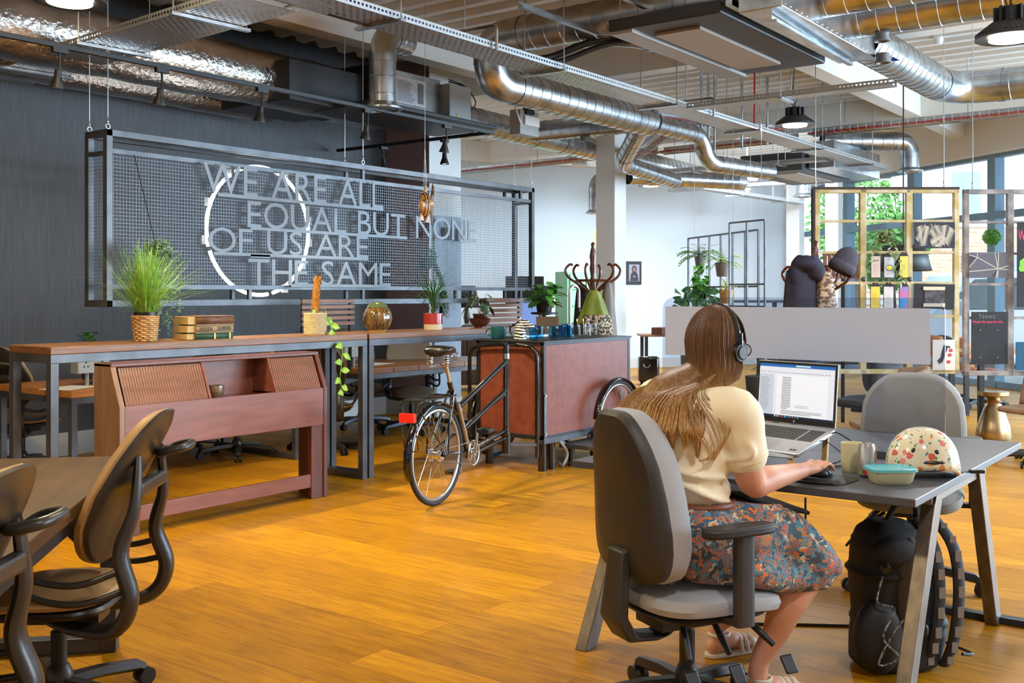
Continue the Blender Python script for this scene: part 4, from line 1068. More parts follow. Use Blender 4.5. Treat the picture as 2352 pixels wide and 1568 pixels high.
# power box, papers, lamp etc. on the low desks
# ================================================================== low desks behind
steel_table('wooden_desk', 'warm wooden desk by the dark wall behind the mahogany unit', 3.94, 6.0, 6.75, 7.75, .73, .05, M_DESKWOOD, .045, cat='desk')
steel_table('wooden_desk', 'plank-topped wooden desk behind the bicycle', 6.68, 8.72, 6.62, 7.62, .73, .05, wood('plank_top', (128, 84, 44), (160, 108, 62), 3, (12, 1, 12), .4, .2), .045, planks=6, cat='desk')
steel_table('wooden_desk', 'warm wooden desk at the far left edge behind the office chair', .9, 2.7, 6.75, 7.75, .73, .05, M_DESKWOOD, .045, cat='desk')
def powerbox(px_, py_, y_, label):
    q = onY(px_, y_); t = thing('power_box', label, 'socket', (q.x, y_, .73))
    b = MB()
    for s in (-.03, .03): b.cyl((s, 0, 0), (s, 0, .09), .016, seg=12)
    b.build('post', M_BRUSH, t, smooth=True)
    b = MB(); b.bb((-.13, -.05, .09), (.13, .05, .22)); b.build('casing', mat('grey_box2', (168, 172, 170), .4, .4), t, bevel=.006)
    for s in (-.065, .065):
        b = MB()
        for a_ in ((0, .17), (-.015, .14), (.015, .14)): b.bb((s + a_[0] - .005, -.053, a_[1] - .004), (s + a_[0] + .005, -.0505, a_[1] + .006))
        b.build('socket', M_BLACK, t)
        b = MB(); b.bb((s + .03, -.055, .17), (s + .045, -.0505, .20)); b.build('switch', M_WHITE, t)
    return t
powerbox(208, 840, 7.1, 'metal twin power socket box on the desk left of the mahogany unit')
powerbox(806, 820, 6.95, 'metal twin power socket box on the plank desk')
q = onY(160, 7.0); b = MB(); b.box((q.x, 7.0, .7315), (.34, .24, .002), rotz(.4).to_3x3()); tag(b.build('paper_sheets', mat('paper', (222, 222, 226), .8)), 'white papers lying on the desk at left', 'paper')
q = onY(860, 7.05); b = MB(); b.box((q.x, 7.05, .7315), (.34, .24, .002), rotz(.2).to_3x3()); tag(b.build('paper_sheets', MATS['paper']), 'white papers lying on the plank desk', 'paper')
q = onY(237, 7.2); t = thing('desk_lamp', 'white domed desk lamp peeking above the mahogany unit', 'lamp', (q.x, 7.2, .73))
b = MB(); b.lathe([(.09, 0), (.09, .012), (.001, .015)], seg=24); b.build('base', M_BLACK, t); b = MB(); b.tube(spline([(-.05, 0, .01), (-.08, 0, .12), (-.06, 0, .24), (0, 0, .27)]), .006); b.build('stem', M_BLACK, t)
b = MB(); b.lathe([(.10, .18), (.095, .215), (.07, .25), (.03, .268), (.001, .272)], seg=28, caps=False); b.build('shade', mat('cream_enamel', (228, 216, 196), .4), t, smooth=True, solid=.003)
# small fern behind, trailing plant on shelf post
q = onY(205, 6.9); t = thing('small_fern', 'small leafy green plant just behind the left end of the high table', 'plant', (onY(205, 7.6).x, 7.6, .73))
b = MB(); b.lathe([(.001, 0), (.05, 0), (.065, .13), (.06, .13), (.001, .11)], seg=20); b.build('pot', M_POTBLK, t)
b = MB()
for k in range(26):
    a = random.uniform(0, 2 * pi); leaf(b, (0, 0, random.uniform(.13, .36)), (cos(a), sin(a), random.uniform(.1, .9)), random.uniform(.08, .13), .024)
b.tube([(0, 0, .1), (0, 0, .36)], .004); b.build('leaves', M_LGREEN, t, smooth=True)
q = onY(366, 6.6, 585); t = thing('trailing_string_plant', 'artificial grey-green trailing plant hanging behind the tall grass', 'plant', (q.x, 6.62, 1.70))
b = MB(); leafcloud(b, (0, 0, 0), .11, 260, .022)
for s in range(10):
    x_ = random.uniform(-.02, .16); y_ = random.uniform(-.05, .05); L = random.uniform(.25, .8)
    for k in range(int(L / .02)): leafcloud(b, (x_ + .02 * sin(k * .7), y_, -.02 * k), .022, 3, .013)
b.build('foliage', M_SAGE, t); b = MB(); b.cyl((0, 0, 0), (0, .30, .75), .003, seg=5); b.lathe([(.001, -.03), (.05, -.03), (.06, .05), (.001, .05)], seg=14); b.build('hanging_pot', M_POTBLK, t)
# slatted wooden backs on the desks
M_SLAT = wood('slat_wood', (112, 76, 60), (142, 102, 80), 3, (1, 12, 12), .5)
def slatback(pxa, pxb, y_, z0_, z1_, label, n=5):
    a, b_ = onY(pxa, y_), onY(pxb, y_); t = thing('slatted_screen', label, 'screen', (a.x, y_, z0_)); L = b_.x - a.x; h = z1_ - z0_
    for k in range(n):
        b = MB(); b.bb((0, 0, h * k / n + .008), (L, .02, h * (k + 1) / n - .008)); b.build('slat', M_SLAT, t, bevel=.003)
    b = MB()
    for x_ in (.03, L - .03): b.bb((x_ - .012, .02, -(z0_ - .73)), (x_ + .012, .04, h))
    b.build('upright', M_BLACK, t)
slatback(694, 815, 6.66 + .0, 1.12, 1.36, 'slatted wooden desk screen behind the rope pot')
slatback(1118, 1200, 6.66, 1.10, 1.36, 'slatted wooden desk screen behind the begonia')
# ================================================================== things beyond the sign, right of pillar
def pottedfoliage(name, label, loc, potm, r, h, lm, n, size, spread, trail=0, group=None, wall=None):
    t = thing(name, label, 'plant', loc, random.uniform(0, 6))
    b = MB(); b.lathe([(.001, 0), (r * .75, 0), (r, h), (r * .92, h), (.001, h * .85)], seg=24); b.build('pot', potm, t, smooth=True)
    b = MB(); st = MB()
    for k in range(n):
        a = random.uniform(0, 2 * pi); rr = spread * random.uniform(.3, 1); z = h + random.uniform(.1, 1.0) * spread * .9 - trail * random.random()
        p = Vector((cos(a) * rr * .6, sin(a) * rr * .6, z)); leaf(b, p, (cos(a), sin(a), random.uniform(-.6, .5)), size * random.uniform(.7, 1.2), size * .38, .2)
        st.tube([(0, 0, h * .8), p * .6 + Vector((0, 0, h * .3)), p], .002, 4, caps=False)
    b.build('leaves', lm, t, smooth=True); st.build('stems', M_DGREEN, t)
    return t
# console cabinet and ornaments beyond the pillar
cab = thing('sideboard', 'long dark wooden sideboard far behind the mesh sign', 'cabinet', W(1150, 675, 15.5), RYAW + .2); cab.location.z = 0
b = MB(); b.bb((-1.1, -.25, .08), (1.1, .25, .9)); b.build('body', mat('walnut_dark', (62, 40, 32), .4), cab, bevel=.01)
b = MB()
for k in range(4):
    b = MB(); b.bb((-1.08 + k * .54, -.265, .11), (-.56 + k * .54, -.25, .87)); b.build('door', mat('walnut_door', (74, 48, 38), .4), cab, bevel=.004)
def lampshade(px_, d_, label, z=1.15):
    q = W(px_, 675, d_); t = thing('table_lamp', label, 'lamp', (q.x, q.y, .9))
    b = MB(); b.lathe([(.09, 0), (.09, .02), (.03, .06), (.05, .15), (.03, .28), (.012, .4)], seg=20); b.build('base', M_BRONZE, t, smooth=True)
    b = MB(); b.lathe([(.19, .30), (.13, .62)], seg=28, caps=False); b.build('shade', mat('black_shade', (34, 34, 40), .8), t, smooth=True, solid=.003)
    return t
lampshade(1072, 15.4, 'dark drum lamp at the left end of the far sideboard', )
lampshade(1243, 15.3, 'dark drum lamp at the right of the far sideboard behind the sign edge')
lamp('POINT', 'sideboard_lamp_glow', (W(1243, 0, 15.0).x, W(1243, 0, 15.0).y, 1.15), 5, WARM, .05)
q = W(1205, 675, 13.6); 
b = MB(); b.box((q.x, q.y, 1.45), (.5, .04, .36), rotz(RYAW).to_3x3()); b.box((q.x, q.y, 1.15), (.05, .05, .3)); b.box((q.x, q.y, 1.02), (.24, .2, .02), rotz(RYAW).to_3x3()); o = tag(b.build('desktop_monitor', M_BLKPLAS, bevel=.005), 'black monitor seen through the right of the mesh sign', 'monitor')
q = W(1190, 675, 13.4); t = thing('sit_stand_desk', 'distant dark desk carrying the monitor behind the sign', 'desk', (q.x, q.y, 0), RYAW)
b = MB(); b.bb((-.7, -.35, .985), (.9, .5, 1.01)); b.build('desktop', mat('dark_top', (60, 58, 60), .5), t); b = MB(); b.bb((-.5, 0, 0), (-.42, .08, .985)); b.bb((.6, 0, 0), (.68, .08, .985)); b.build('leg', M_BLACK, t)
q = onY(1221, 7.2); t = thing('tablet', 'pale blue screen standing on the desk beyond the slatted panel', 'screen', W(1212, 725, 12.4), RYAW + .25); 
b = MB(); b.box((0, 0, 0), (.26, .015, .34)); b.build('casing', M_WHITE, t, bevel=.004); b = MB(); b.box((0, -.009, 0), (.24, .002, .32)); b.build('display', mat('blue_display', (110, 140, 200), .4, emit=.5), t); b = MB(); b.bb((-.03, 0, -(t.location.z)), (.03, .03, -.1)); b.build('stand', M_BLACK, t)
# hanging trailing plant behind begonia
q = W(1118, 615, 10.4); t = thing('trailing_fern', 'long trailing fern hanging from the back of the mesh sign', 'plant', (q.x, 7.25, 1.72))
b = MB(); b.lathe([(.001, -.06), (.06, -.06), (.07, .05), (.001, .05)], seg=18); b.cyl((0, 0, .05), (0, -.1, .86), .003, seg=5); b.build('pot', mat('dark_moss', (40, 64, 44), .8), t)
b = MB(); leafcloud(b, (.05, 0, .07), .09, 200, .018)
for s in range(16):
    off = random.uniform(-.03, .03); L = random.uniform(.3, .75)
    for k in range(int(L / .016)):
        u = k * .016; leafcloud(b, (.06 + .34 * (1 - math.exp(-u * 3)) + off, off, .07 - u * .95), .028, 3, .012)
b.build('foliage', M_SAGE, t)
# fence bar lighting on the high cabinet
# pothos on a stool/stand right of the sign
q = W(1250, 700, 10.9); pottedfoliage('pothos_plant', 'leafy pothos in a black pot beside the coat stand', (q.x, q.y, 1.21), M_POTBLK, .10, .14, M_LGREEN, 70, .12, .24, trail=.1)
t = thing('plant_stand', 'tall dark stand under the pothos pot beyond the cargo box', 'stand', (q.x, q.y, 0)); b = MB(); b.lathe([(.16, 0), (.16, .02), (.02, .04), (.02, 1.18), (.14, 1.19), (.14, 1.21), (.001, 1.21)], seg=24); b.build('column', M_BLACK, t, smooth=True)
q = W(1545, 690, 11.5)
# green filing cabinet
q = W(1345, 675, 17.6); t = thing('filing_cabinet', 'pale green metal drawer cabinet behind the bentwood coat stand', 'cabinet', (q.x, q.y, 0), RYAW + .35)
M_GRN = mat('green_enamel', (128, 182, 142), .4, .1); M_GRN2 = mat('green_enamel_2', (140, 194, 152), .4, .1)
b = MB(); b.bb((-.35, -.02, 0), (.3, .5, 1.78)); b.build('cabinet_body', M_GRN, t, bevel=.01)
for r_ in range(6):
    for c_ in range(2):
        b = MB(); b.bb((-.30 + c_ * .3, -.045, .1 + r_ * .275), (-.02 + c_ * .3, -.02, .36 + r_ * .275)); dr = b.build('drawer', M_GRN2, t, bevel=.006)
        b = MB(); b.ell((-.16 + c_ * .3, -.06, .23 + r_ * .275), (.018, .018, .018), 8, 6); b.build('knob', M_BLACK, dr)
# picture on far wall
q = W(1496, 625, 19.2)
pa = P0 + nrm * 0
tt = ((q - P0).dot(fd)); base = P0 + fd * tt
pic = thing('framed_portrait', 'black framed portrait photograph hanging on the far pale wall', 'picture', (base.x - nrm.x * .03, base.y - nrm.y * .03, q.z), atan2(fd.y, fd.x) + pi)
b = MB(); b.box((0, 0, 0), (.32, .035, .44)); b.build('frame', M_BLACK, pic, bevel=.004)
b = MB(); b.box((0, -.019, 0), (.22, .004, .32)); m1_ = b.build('print', mat('portrait_bg', (150, 146, 160), .6), pic)
b = MB(); b.prism([(-.09, -.155), (-.07, -.02), (-.03, .03), (.03, .03), (.07, -.02), (.09, -.155)], -.024, -.022, ax='y'); b.ell((0, -.023, .07), (.055, .003, .07), 16, 10); b.build('robe', mat('portrait_robe', (40, 38, 58), .6), m1_)
b = MB(); b.ell((0, -.026, .065), (.032, .003, .045), 16, 10); b.ell((.0, -.026, -.07), (.03, .003, .02), 10, 6); b.build('face', mat('portrait_skin', (150, 100, 80), .6), m1_)
# bulkhead light
q = W(1371, 545, 16.5); b = MB(); b.ell(q, (.05, .05, .15), 16, 10); tag(b.build('wall_light', mat('amber_lamp', (255, 200, 120), .4, emit=2.5), smooth=True), 'amber bulkhead light partly hidden by the white column', 'wall lamp')

# ================================================================== bentwood coat stands
M_BENT = wood('bentwood', (74, 34, 22), (104, 52, 34), 4, (1, 1, 1), .25, coat=.4)
def coatstand(loc, label, yaw, h=1.9):
    t = thing('coat_stand', label, 'coat stand', loc, yaw)
    b = MB(); b.lathe([(.001, 0), (.03, .0), (.024, .4), (.022, 1.2), (.03, 1.5), (.03, h - .36), (.022, h - .33), (.034, h - .26), (.026, h - .2), (.034, h - .14), (.024, h - .08), (.016, h - .05), (.022, h - .02), (.001, h)], seg=20); b.build('pole', M_BENT, t, smooth=True)
    b = MB(); b.tube([(.16 * cos(a), .16 * sin(a), h - .37) for a in [2 * pi * k / 32 for k in range(32)]], .011, 8, closed=True); b.build('ring', M_BENT, t, smooth=True)
    for k in range(6):
        a = 2 * pi * k / 6 + .2; R = rotz(a).to_3x3()
        b = MB(); b.tube([R @ Vector(p) for p in spline([(.05, 0, h - .74) if True else 0, (.13, 0, h - .72), (.06, 0, h - .64), (.03, 0, h - .56), (.05, 0, h - .48), (.14, 0, h - .41), (.24, 0, h - .34), (.27, 0, h - .27), (.23, 0, h - .22), (.20, 0, h - .225)], 5)], .012, 8); b.build('hook', M_BENT, t, smooth=True)
    for k in range(4):
        a = 2 * pi * k / 4 + .3; R = rotz(a).to_3x3()
        b = MB(); b.tube([R @ Vector(p) for p in spline([(.02, 0, .55), (.06, 0, .3), (.20, 0, .12), (.32, 0, .012)], 6)], .015, 8); b.build('foot', M_BENT, t, smooth=True)
    return t
q1 = W(1362, 0, 10.0); coatstand((q1.x, q1.y, 0), 'dark bentwood coat stand with bags behind the cargo box', .1)
q2 = W(1874, 0, 8.5); coatstand((q2.x, q2.y, 0), 'dark bentwood coat stand with coats before the yellow window frame', .5, 1.84)
def cloth(name, label, cat, c, top, bot, zt_, zb_, m, folds=7, amp=.12, yaw=0, parent=None, skew=(0, 0), solid=.006, n=40):
    "hanging cloth: closed folded tube narrowing at the top"
    b = MB(); rows = []
    for i in range(15):
        u = i / 14; w_ = top[0] + (bot[0] - top[0]) * u ** .7; h_ = top[1] + (bot[1] - top[1]) * u ** .7
        row = []
        for k in range(n):
            a = 2 * pi * k / n; f = 1 + amp * (u * .7 + .3) * sin(folds * a + 1.3 * sin(u * 3)) + .05 * sin(3 * a + u * 4)
            row.append(rotz(yaw) @ Vector((w_ * f * cos(a), h_ * f * sin(a), 0)) + Vector((c[0] + skew[0] * u, c[1] + skew[1] * u, zt_ + (zb_ - zt_) * u + .015 * sin(5 * a) * u)))
        rows.append(row)
    b.sheet(rows, closed=True); n_ = len(b.v) - n
    b.f.append(tuple(range(n))); b.m.append(0); b.f.append(tuple(range(n_, n_ + n))); b.m.append(0)
    o = b.build(name, m, parent, smooth=True, sub=1)
    if parent is None: tag(o, label, cat)
    return o
def atpx(px_, d_): q = W(px_, 0, d_); return (q.x, q.y)
M_OLIVE = mat('olive_nylon', (128, 142, 20), .45, rgb2=(110, 124, 14), scale=5, bump=.1)
cloth('fabric_bag', 'olive green cloth bag hanging from the coat stand behind the box', 'bag', atpx(1364, 9.7), (.03, .03), (.15, .07), 1.44, 1.12, M_OLIVE, 6, .14, RYAW)
M_SCARF = mat('woven_leopard', (60, 50, 44), .9, rgb2=(196, 182, 160), scale=40, detail=2, contrast=(.46, .54), bump=.4)
cloth('patterned_scarf', 'brown and white patterned scarf bundled under the olive bag', 'scarf', atpx(1370, 9.66), (.13, .06), (.13, .08), 1.21, .95, M_SCARF, 5, .2, RYAW)
cloth('grey_coat', 'pale grey coat hanging at the right of the rear coat stand', 'coat', atpx(1396, 9.95), (.03, .04), (.10, .07), 1.52, .75, mat('grey_wool', (132, 128, 124), .9, bump=.2, scale=80), 5, .12, RYAW)
cloth('dark_coat', 'dark brown coat hanging at the left of the rear coat stand', 'coat', atpx(1337, 10.1), (.04, .04), (.12, .08), 1.5, .7, mat('dark_wool', (40, 34, 36), .9, bump=.2, scale=80), 5, .12, RYAW)
M_NAVY = mat('navy_cloth', (36, 36, 58), .85, rgb2=(28, 28, 46), scale=6, bump=.2)
cloth('navy_coat', 'navy blue coat hanging from the coat stand right of centre', 'coat', atpx(1842, 8.25), (.12, .08), (.17, .10), 1.62, .62, M_NAVY, 6, .10, RYAW, skew=(.0, .03))
b = MB(); q = W(1852, 606, 8.2); b.ell(q, (.10, .12, .06), 20, 12); b.ell(q + Vector((.03, -.07, -.05)), (.07, .07, .08), 16, 10); b.ell(q + Vector((-.03, .07, -.09)), (.06, .06, .12), 16, 10)
for k in range(7): b.tube(spline([q + Vector((.06 * cos(k), .12 * sin(k), .0)), q + Vector((.04 * cos(k + .5), .06 * sin(k + .5), .065)), q + Vector((.05 * cos(k + 2), .11 * sin(k + 2), -.05))], 5), .014, 8)
o = b.build('coat_hood', M_NAVY, None, remesh=.012); tag(o, 'crumpled navy hood slumped over the coat stand hook', 'hood')
cloth('knit_scarf', 'brown and cream knitted scarf hanging beside the navy coat', 'scarf', atpx(1897, 8.2), (.04, .04), (.11, .06), 1.58, .9, mat('fairisle', (92, 74, 66), .9, rgb2=(170, 150, 130), scale=24, stretch=(1, 1, 2.2), detail=1, contrast=(.45, .55), bump=.4), 5, .14, RYAW, skew=(.02, 0))
t = thing('knit_hat', 'charcoal ribbed beanie hanging on the coat stand hook', 'hat', W(1935, 612, 8.3), RYAW)
b = MB(); R = Matrix.Rotation(.5, 4, 'Y'); rib = [((.095 if z < .06 else .095 * sqrt(max(0, 1 - ((z - .06) / .11) ** 2))) , z) for z in (-.03, 0, .03, .06, .09, .12, .145, .165, .17)]
b.lathe(rib, (0, 0, 0), 28, M=R.to_3x3()); b.build('crown', mat('charcoal_knit', (62, 60, 74), .95, bump=.6, scale=60), t, smooth=True)
b = MB(); b.lathe([(.10, -.045), (.105, .0), (.10, .03)], (0, 0, 0), 28, M=R.to_3x3(), caps=False); b.build('brim', MATS['charcoal_knit'], t, smooth=True, solid=.008)
# ================================================================== cargo box + tricycle
M_PLY = mat('red_brown_ply', (132, 66, 46), .45, rgb2=(114, 54, 38), scale=14, bump=.04, detail=8)
M_PLYD = mat('red_brown_ply_end', (140, 66, 40), .4, rgb2=(118, 52, 30), scale=14, bump=.04)
M_GBLK = mat('gloss_black', (14, 14, 16), .12, 0, coat=.6)
BX0, BX1, BY0, BY1, BZ0, BZ1 = 6.71, 8.04, 4.72, 5.40, .25, 1.03
t = thing('cargo_box', 'large red-brown plywood cargo box with black edging serving as a drinks station', 'box', (BX0, BY0, 0))
b = MB(); b.bb((BX0 + .01, BY0 + .004, BZ0 + .01), (BX1 - .01, BY1 - .01, BZ1 - .02)); b.build('panel', M_PLY, t, world=True)
b = MB(); e = .035
for x_ in (BX0, BX1 - e):
    for y_ in (BY0, BY1 - e): b.bb((x_, y_, BZ0), (x_ + e, y_ + e, BZ1 - .0))
for z_ in (BZ0, BZ1 - e):
    for y_ in (BY0, BY1 - e): b.bb((BX0, y_, z_), (BX1, y_ + e, z_ + e))
    for x_ in (BX0, BX1 - e): b.bb((x_, BY0, z_), (x_ + e, BY1, z_ + e))
b.bb((BX0 - .01, BY0 - .01, BZ1 - .015), (BX1 + .01, BY1 + .01, BZ1)); b.build('edging', mat('black_edging', (34, 32, 34), .4), t, world=True, bevel=.002)
b = MB(); b.bb((BX0, BY0 - .004, BZ0 - .03), (BX1, BY0 + .05, BZ0 + .012)); b.bb((BX0, BY1 - .05, BZ0 - .03), (BX1, BY1, BZ0)); b.build('steel_rail', M_RAW, t, world=True)
for x_, y_ in ((BX0 + .05, BY0 + .05), (BX0 + .17, BY0 + .05), (BX1 - .5, BY0 + .06), (BX1 - .06, BY0 + .08), (BX0 + .1, BY1 - .06), (BX1 - .1, BY1 - .06)):
    b = MB(); b.cyl((x_, y_, 0), (x_, y_, BZ0 - .01), .035, seg=18); b.build('support_leg', M_GBLK, t, world=True, smooth=True)
b = MB(); b.bb((BX0 - .004, BY0 - .008, .27), (BX0 + .03, BY0 + .0, .62)); hp = b.build('corner_plate', M_GBLK, t, world=True)
for z_ in (.30, .60):
    b = MB(); b.cyl((BX0 + .012, BY0 - .014, z_), (BX0 + .012, BY0 - .008, z_), .008, seg=12); b.build('bolt', M_CHROME, t, world=True)
# shelf beneath with small dark pouch
t2 = thing('low_shelf', 'dark low shelf board under the cargo box beside the support legs', 'shelf', (BX0 + .3, BY0 - .14, 0))
b = MB(); b.bb((0, -.16, .155), (.9, .2, .19)); b.build('board', mat('shelf_dark', (64, 62, 62), .4), t2, bevel=.003)
b = MB(); b.cyl((.75, -.1, 0), (.75, -.1, .155), .03); b.build('leg', M_GBLK, t2)
b = MB(); b.cyl((.1, .15, 0), (.1, .15, .155), .03); b.build('leg', M_GBLK, t2)
b = MB(); b.bb((.0, 0, 0), (.2, .12, .03)); o = b.build('pouch', mat('plum_pouch', (66, 38, 56), .6), bevel=.012); o.location = (BX0 + .72, BY0 - .26, .19); tag(o, 'small plum zip pouch lying on the low shelf under the box', 'pouch')
b = MB(); b.tube(spline([(BX0 + .22, BY0 + .02, .24), (BX0 + .3, BY0 - .02, .12), (BX0 + .26, BY0 - .0, .02), (BX0 + .36, BY0 + .1, .02)], 6), .012); b.tube(spline([(BX0 + .26, BY0 + .04, .24), (BX0 + .38, BY0 + .02, .14), (BX0 + .38, BY0 + .03, .02)], 6), .01)
tag(b.build('water_hose', mat('grey_hose', (150, 150, 150), .5), smooth=True), 'grey ribbed hose curling from under the cargo box to the floor', 'hose')
# trike
def wheel(parent, c, r, yaw, name='wheel', tyre=.018, spokes=28):
    R = rotz(yaw)
    def T(p): return (R @ Vector(p)) + Vector(c)
    b = MB(); b.tube([T(((r - tyre) * cos(a), 0, (r - tyre) * sin(a))) for a in [2 * pi * k / 64 for k in range(64)]], tyre, 10, closed=True); wo = b.build(name, M_RUBBER, parent, smooth=True, world=True)
    b = MB(); rr = r - tyre * 2.2
    b.tube([T((rr * cos(a), 0, rr * sin(a))) for a in [2 * pi * k / 64 for k in range(64)]], .012, 8, closed=True); 
    rim = b.build('rim', M_BRUSH, wo, smooth=True); 
    b = MB(); b.cyl(T((0, -.05, 0)), T((0, .05, 0)), .03, seg=18); b.cyl(T((0, -.04, 0)), T((0, -.034, 0)), .045, seg=18); b.cyl(T((0, .034, 0)), T((0, .04, 0)), .045, seg=18); hub = b.build('hub', M_CHROME, wo, smooth=True)
    b = MB()
    for k in range(spokes):
        a = 2 * pi * k / spokes; s = (1 if k % 2 else -1); a2 = a + (.9 if (k // 2) % 2 else -.9)
        b.cyl(T((.042 * cos(a2), s * .036, .042 * sin(a2))), T((rr * cos(a), 0, rr * sin(a))), .0014, seg=4)
    sp = b.build('spokes', M_CHROME, wo)
    Mi = (Matrix.Translation(parent.location) @ parent.rotation_euler.to_matrix().to_4x4()).inverted()
    for o in (rim, hub, sp): o.data.transform(Mi)
    return wo
WR = .334
wc = Vector((5.24, 4.56, WR)); PV = Vector((6.38, 4.84, 0))
yb_ = atan2(PV.y - wc.y, PV.x - wc.x); YW = .16
tk = thing('cargo_tricycle', 'black cargo tricycle with sprung saddle parked against the red-brown box', 'tricycle', (wc.x, wc.y, 0), 0)
wheel(tk, wc, WR, YW, 'rear_wheel')
du = Vector((cos(yb_), sin(yb_), 0))
def Q(s, z, o=0): return wc + du * s + Vector((0, 0, z - WR)) + Vector((-du.y, du.x, 0)) * o
# fender
b = MB(); rows = []
RW_ = rotz(YW)
for i in range(25):
    a = radians(42 + 158 * i / 24); rad = WR + .022
    row = []
    for k in range(7):
        v = (k - 3) / 3; row.append(wc + RW_ @ Vector(((rad - .014 * v * v) * cos(a), .032 * v, (rad - .014 * v * v) * sin(a))))
    rows.append(row)
b.sheet(rows); b.build('mudguard', M_GBLK, tk, world=True, smooth=True, solid=.002)
bb_ = Q(.47, .285)        # bottom bracket
st_ = Q(.20, .80)         # seat tube top
b = MB()
tube = lambda p, q_, r: b.cyl(p, q_, r, seg=14)
tube(bb_, st_, .018)
tube(st_ - (st_ - bb_) * .15, Vector((PV.x, PV.y, .92)), .019) if False else None
hd_t, hd_b = Vector((PV.x, PV.y, 1.03)), Vector((PV.x, PV.y, .26))
tube(st_ - (st_ - bb_) * .38, Vector((PV.x, PV.y, .885)), .020)
tube(st_ - (st_ - bb_) * .70, Vector((PV.x, PV.y, .665)), .017); tube(st_ - (st_ - bb_) * .95, Vector((PV.x, PV.y, .64)), .017) if False else None
tube(Q(.02, WR, .06), Vector((PV.x, PV.y, .64)), .012); tube(Q(.02, WR, -.06), Vector((PV.x, PV.y, .64)), .012) if False else None
tube(bb_, Vector((PV.x, PV.y, .36)), .018); tube(bb_ + Vector((0, 0, -.03)), Vector((PV.x, PV.y, .30)), .014)
for s in (-.06, .06):
    tube(Q(.0, WR, s), bb_, .011); tube(Q(.0, WR, s), st_ - (st_ - bb_) * .12 + Vector((-du.y, du.x, 0)) * s * .4, .009)
b.build('frame_tubes', M_GBLK, tk, world=True, smooth=True)
b = MB(); tube(hd_b, hd_t - Vector((0, 0, .02)), .024); b.cyl(Vector((PV.x, PV.y, .18)), Vector((PV.x, PV.y, .34)), .036, seg=16); b.build('steering_post', M_GBLK, tk, world=True, smooth=True)
b = MB(); b.cyl(Vector((PV.x, PV.y, .905)), Vector((PV.x, PV.y, .945)), .027, seg=16); b.build('collar', M_CHROME, tk, world=True, smooth=True)
b = MB(); tube(st_ - (st_ - bb_) * .05, Q(.135, .955), .013); b.build('seat_post', M_CHROME, tk, world=True, smooth=True)
b = MB(); b.cyl(bb_ + (st_ - bb_) * .1 + Vector((-.02, -.05, 0)), bb_ + (st_ - bb_) * .72 + Vector((-.02, -.05, 0)), .012); b.build('pump', M_BRUSH, tk, world=True, smooth=True)
# saddle
sp_ = Q(.13, .985); up_ = Vector((0, 0, 1)); sd_ = Vector((-du.y, du.x, 0))
b = MB(); rows = []
for i, (s, wdt, hh) in enumerate(((-.15, .075, .012), (-.13, .105, .03), (-.07, .11, .035), (0, .075, .025), (.06, .042, .02), (.12, .028, .018), (.15, .012, .0))):
    c = sp_ + du * s + up_ * (.02 + hh)
    rows.append([c + sd_ * wdt * cos(a) * 1.0 + up_ * (.022 * sin(a) if sin(a) > 0 else .045 * sin(a) * (.5 + .5 * (wdt > .03))) for a in [2 * pi * k / 16 for k in range(16)]])
b.sheet(rows, closed=True); b.f.append(tuple(range(16))); b.m.append(0); b.f.append(tuple(range(96, 112))); b.m.append(0); sad = b.build('saddle', mat('black_leather', (20, 20, 20), .3, coat=.3), tk, world=True, smooth=True, sub=1)
b = MB()
for s_ in (-.06, .06):
    c = sp_ + du * (-.11) + sd_ * s_
    b.tube([c + Vector((.024 * cos(a * 2 * pi), .024 * sin(a * 2 * pi), -.065 + .075 * a / 5)) for a in [k / 12 for k in range(61)]], .003, 5)
    b.tube(spline([c + up_ * -.07, sp_ + sd_ * s_ * .5 + up_ * -.06, sp_ + du * .1 + sd_ * s_ * .3 + up_ * -.03, sp_ + du * .13 + up_ * .02], 6), .0035, 6)
for r_ in (.03, .022): b.tube([sp_ + du * .15 + Vector((0, 0, -.01)) + sd_ * (r_ * cos(a)) + up_ * (r_ * sin(a)) for a in [2 * pi * k / 16 for k in range(16)]], .003, 5, closed=True)
b.build('saddle_springs', M_CHROME, tk, world=True, smooth=True)
# rack
b = MB(); zr = .72
for s in (-.07, .07): b.tube(fillet([Q(.16, zr, s), Q(-.34, zr, s), Q(-.38, zr - .02, s * .8), Q(-.05, WR + .07, s)], .04), .006, 6)
for s in (-.02, .02): b.cyl(Q(.1, zr, s), Q(-.34, zr, s), .005, seg=6)
for x_ in (-.33, -.10, .14): b.cyl(Q(x_, zr, -.07), Q(x_, zr, .07), .005, seg=6)
for s in (-.08, .08): b.cyl(Q(.06, zr, s), Q(.02, WR, s), .006, seg=6)
b.build('luggage_rack', M_GBLK, tk, world=True, smooth=True)
b = MB(); b.box(Q(-.39, zr - .10, 0), (.035, .11, .06), rotz(yb_).to_3x3()); b.build('rear_light', mat('red_lens', (214, 30, 16), .2, coat=.6, emit=.25), tk, world=True, bevel=.006)
b = MB(); b.tube(fillet([Q(-.37, zr - .02, -.05), Q(-.37, zr - .2, -.05), Q(-.33, .40, -.05), Q(-.33, .40, .05), Q(-.37, zr - .2, .05), Q(-.37, zr - .02, .05)], .04), .004, 5); b.build('light_bracket', M_GBLK, tk, world=True)
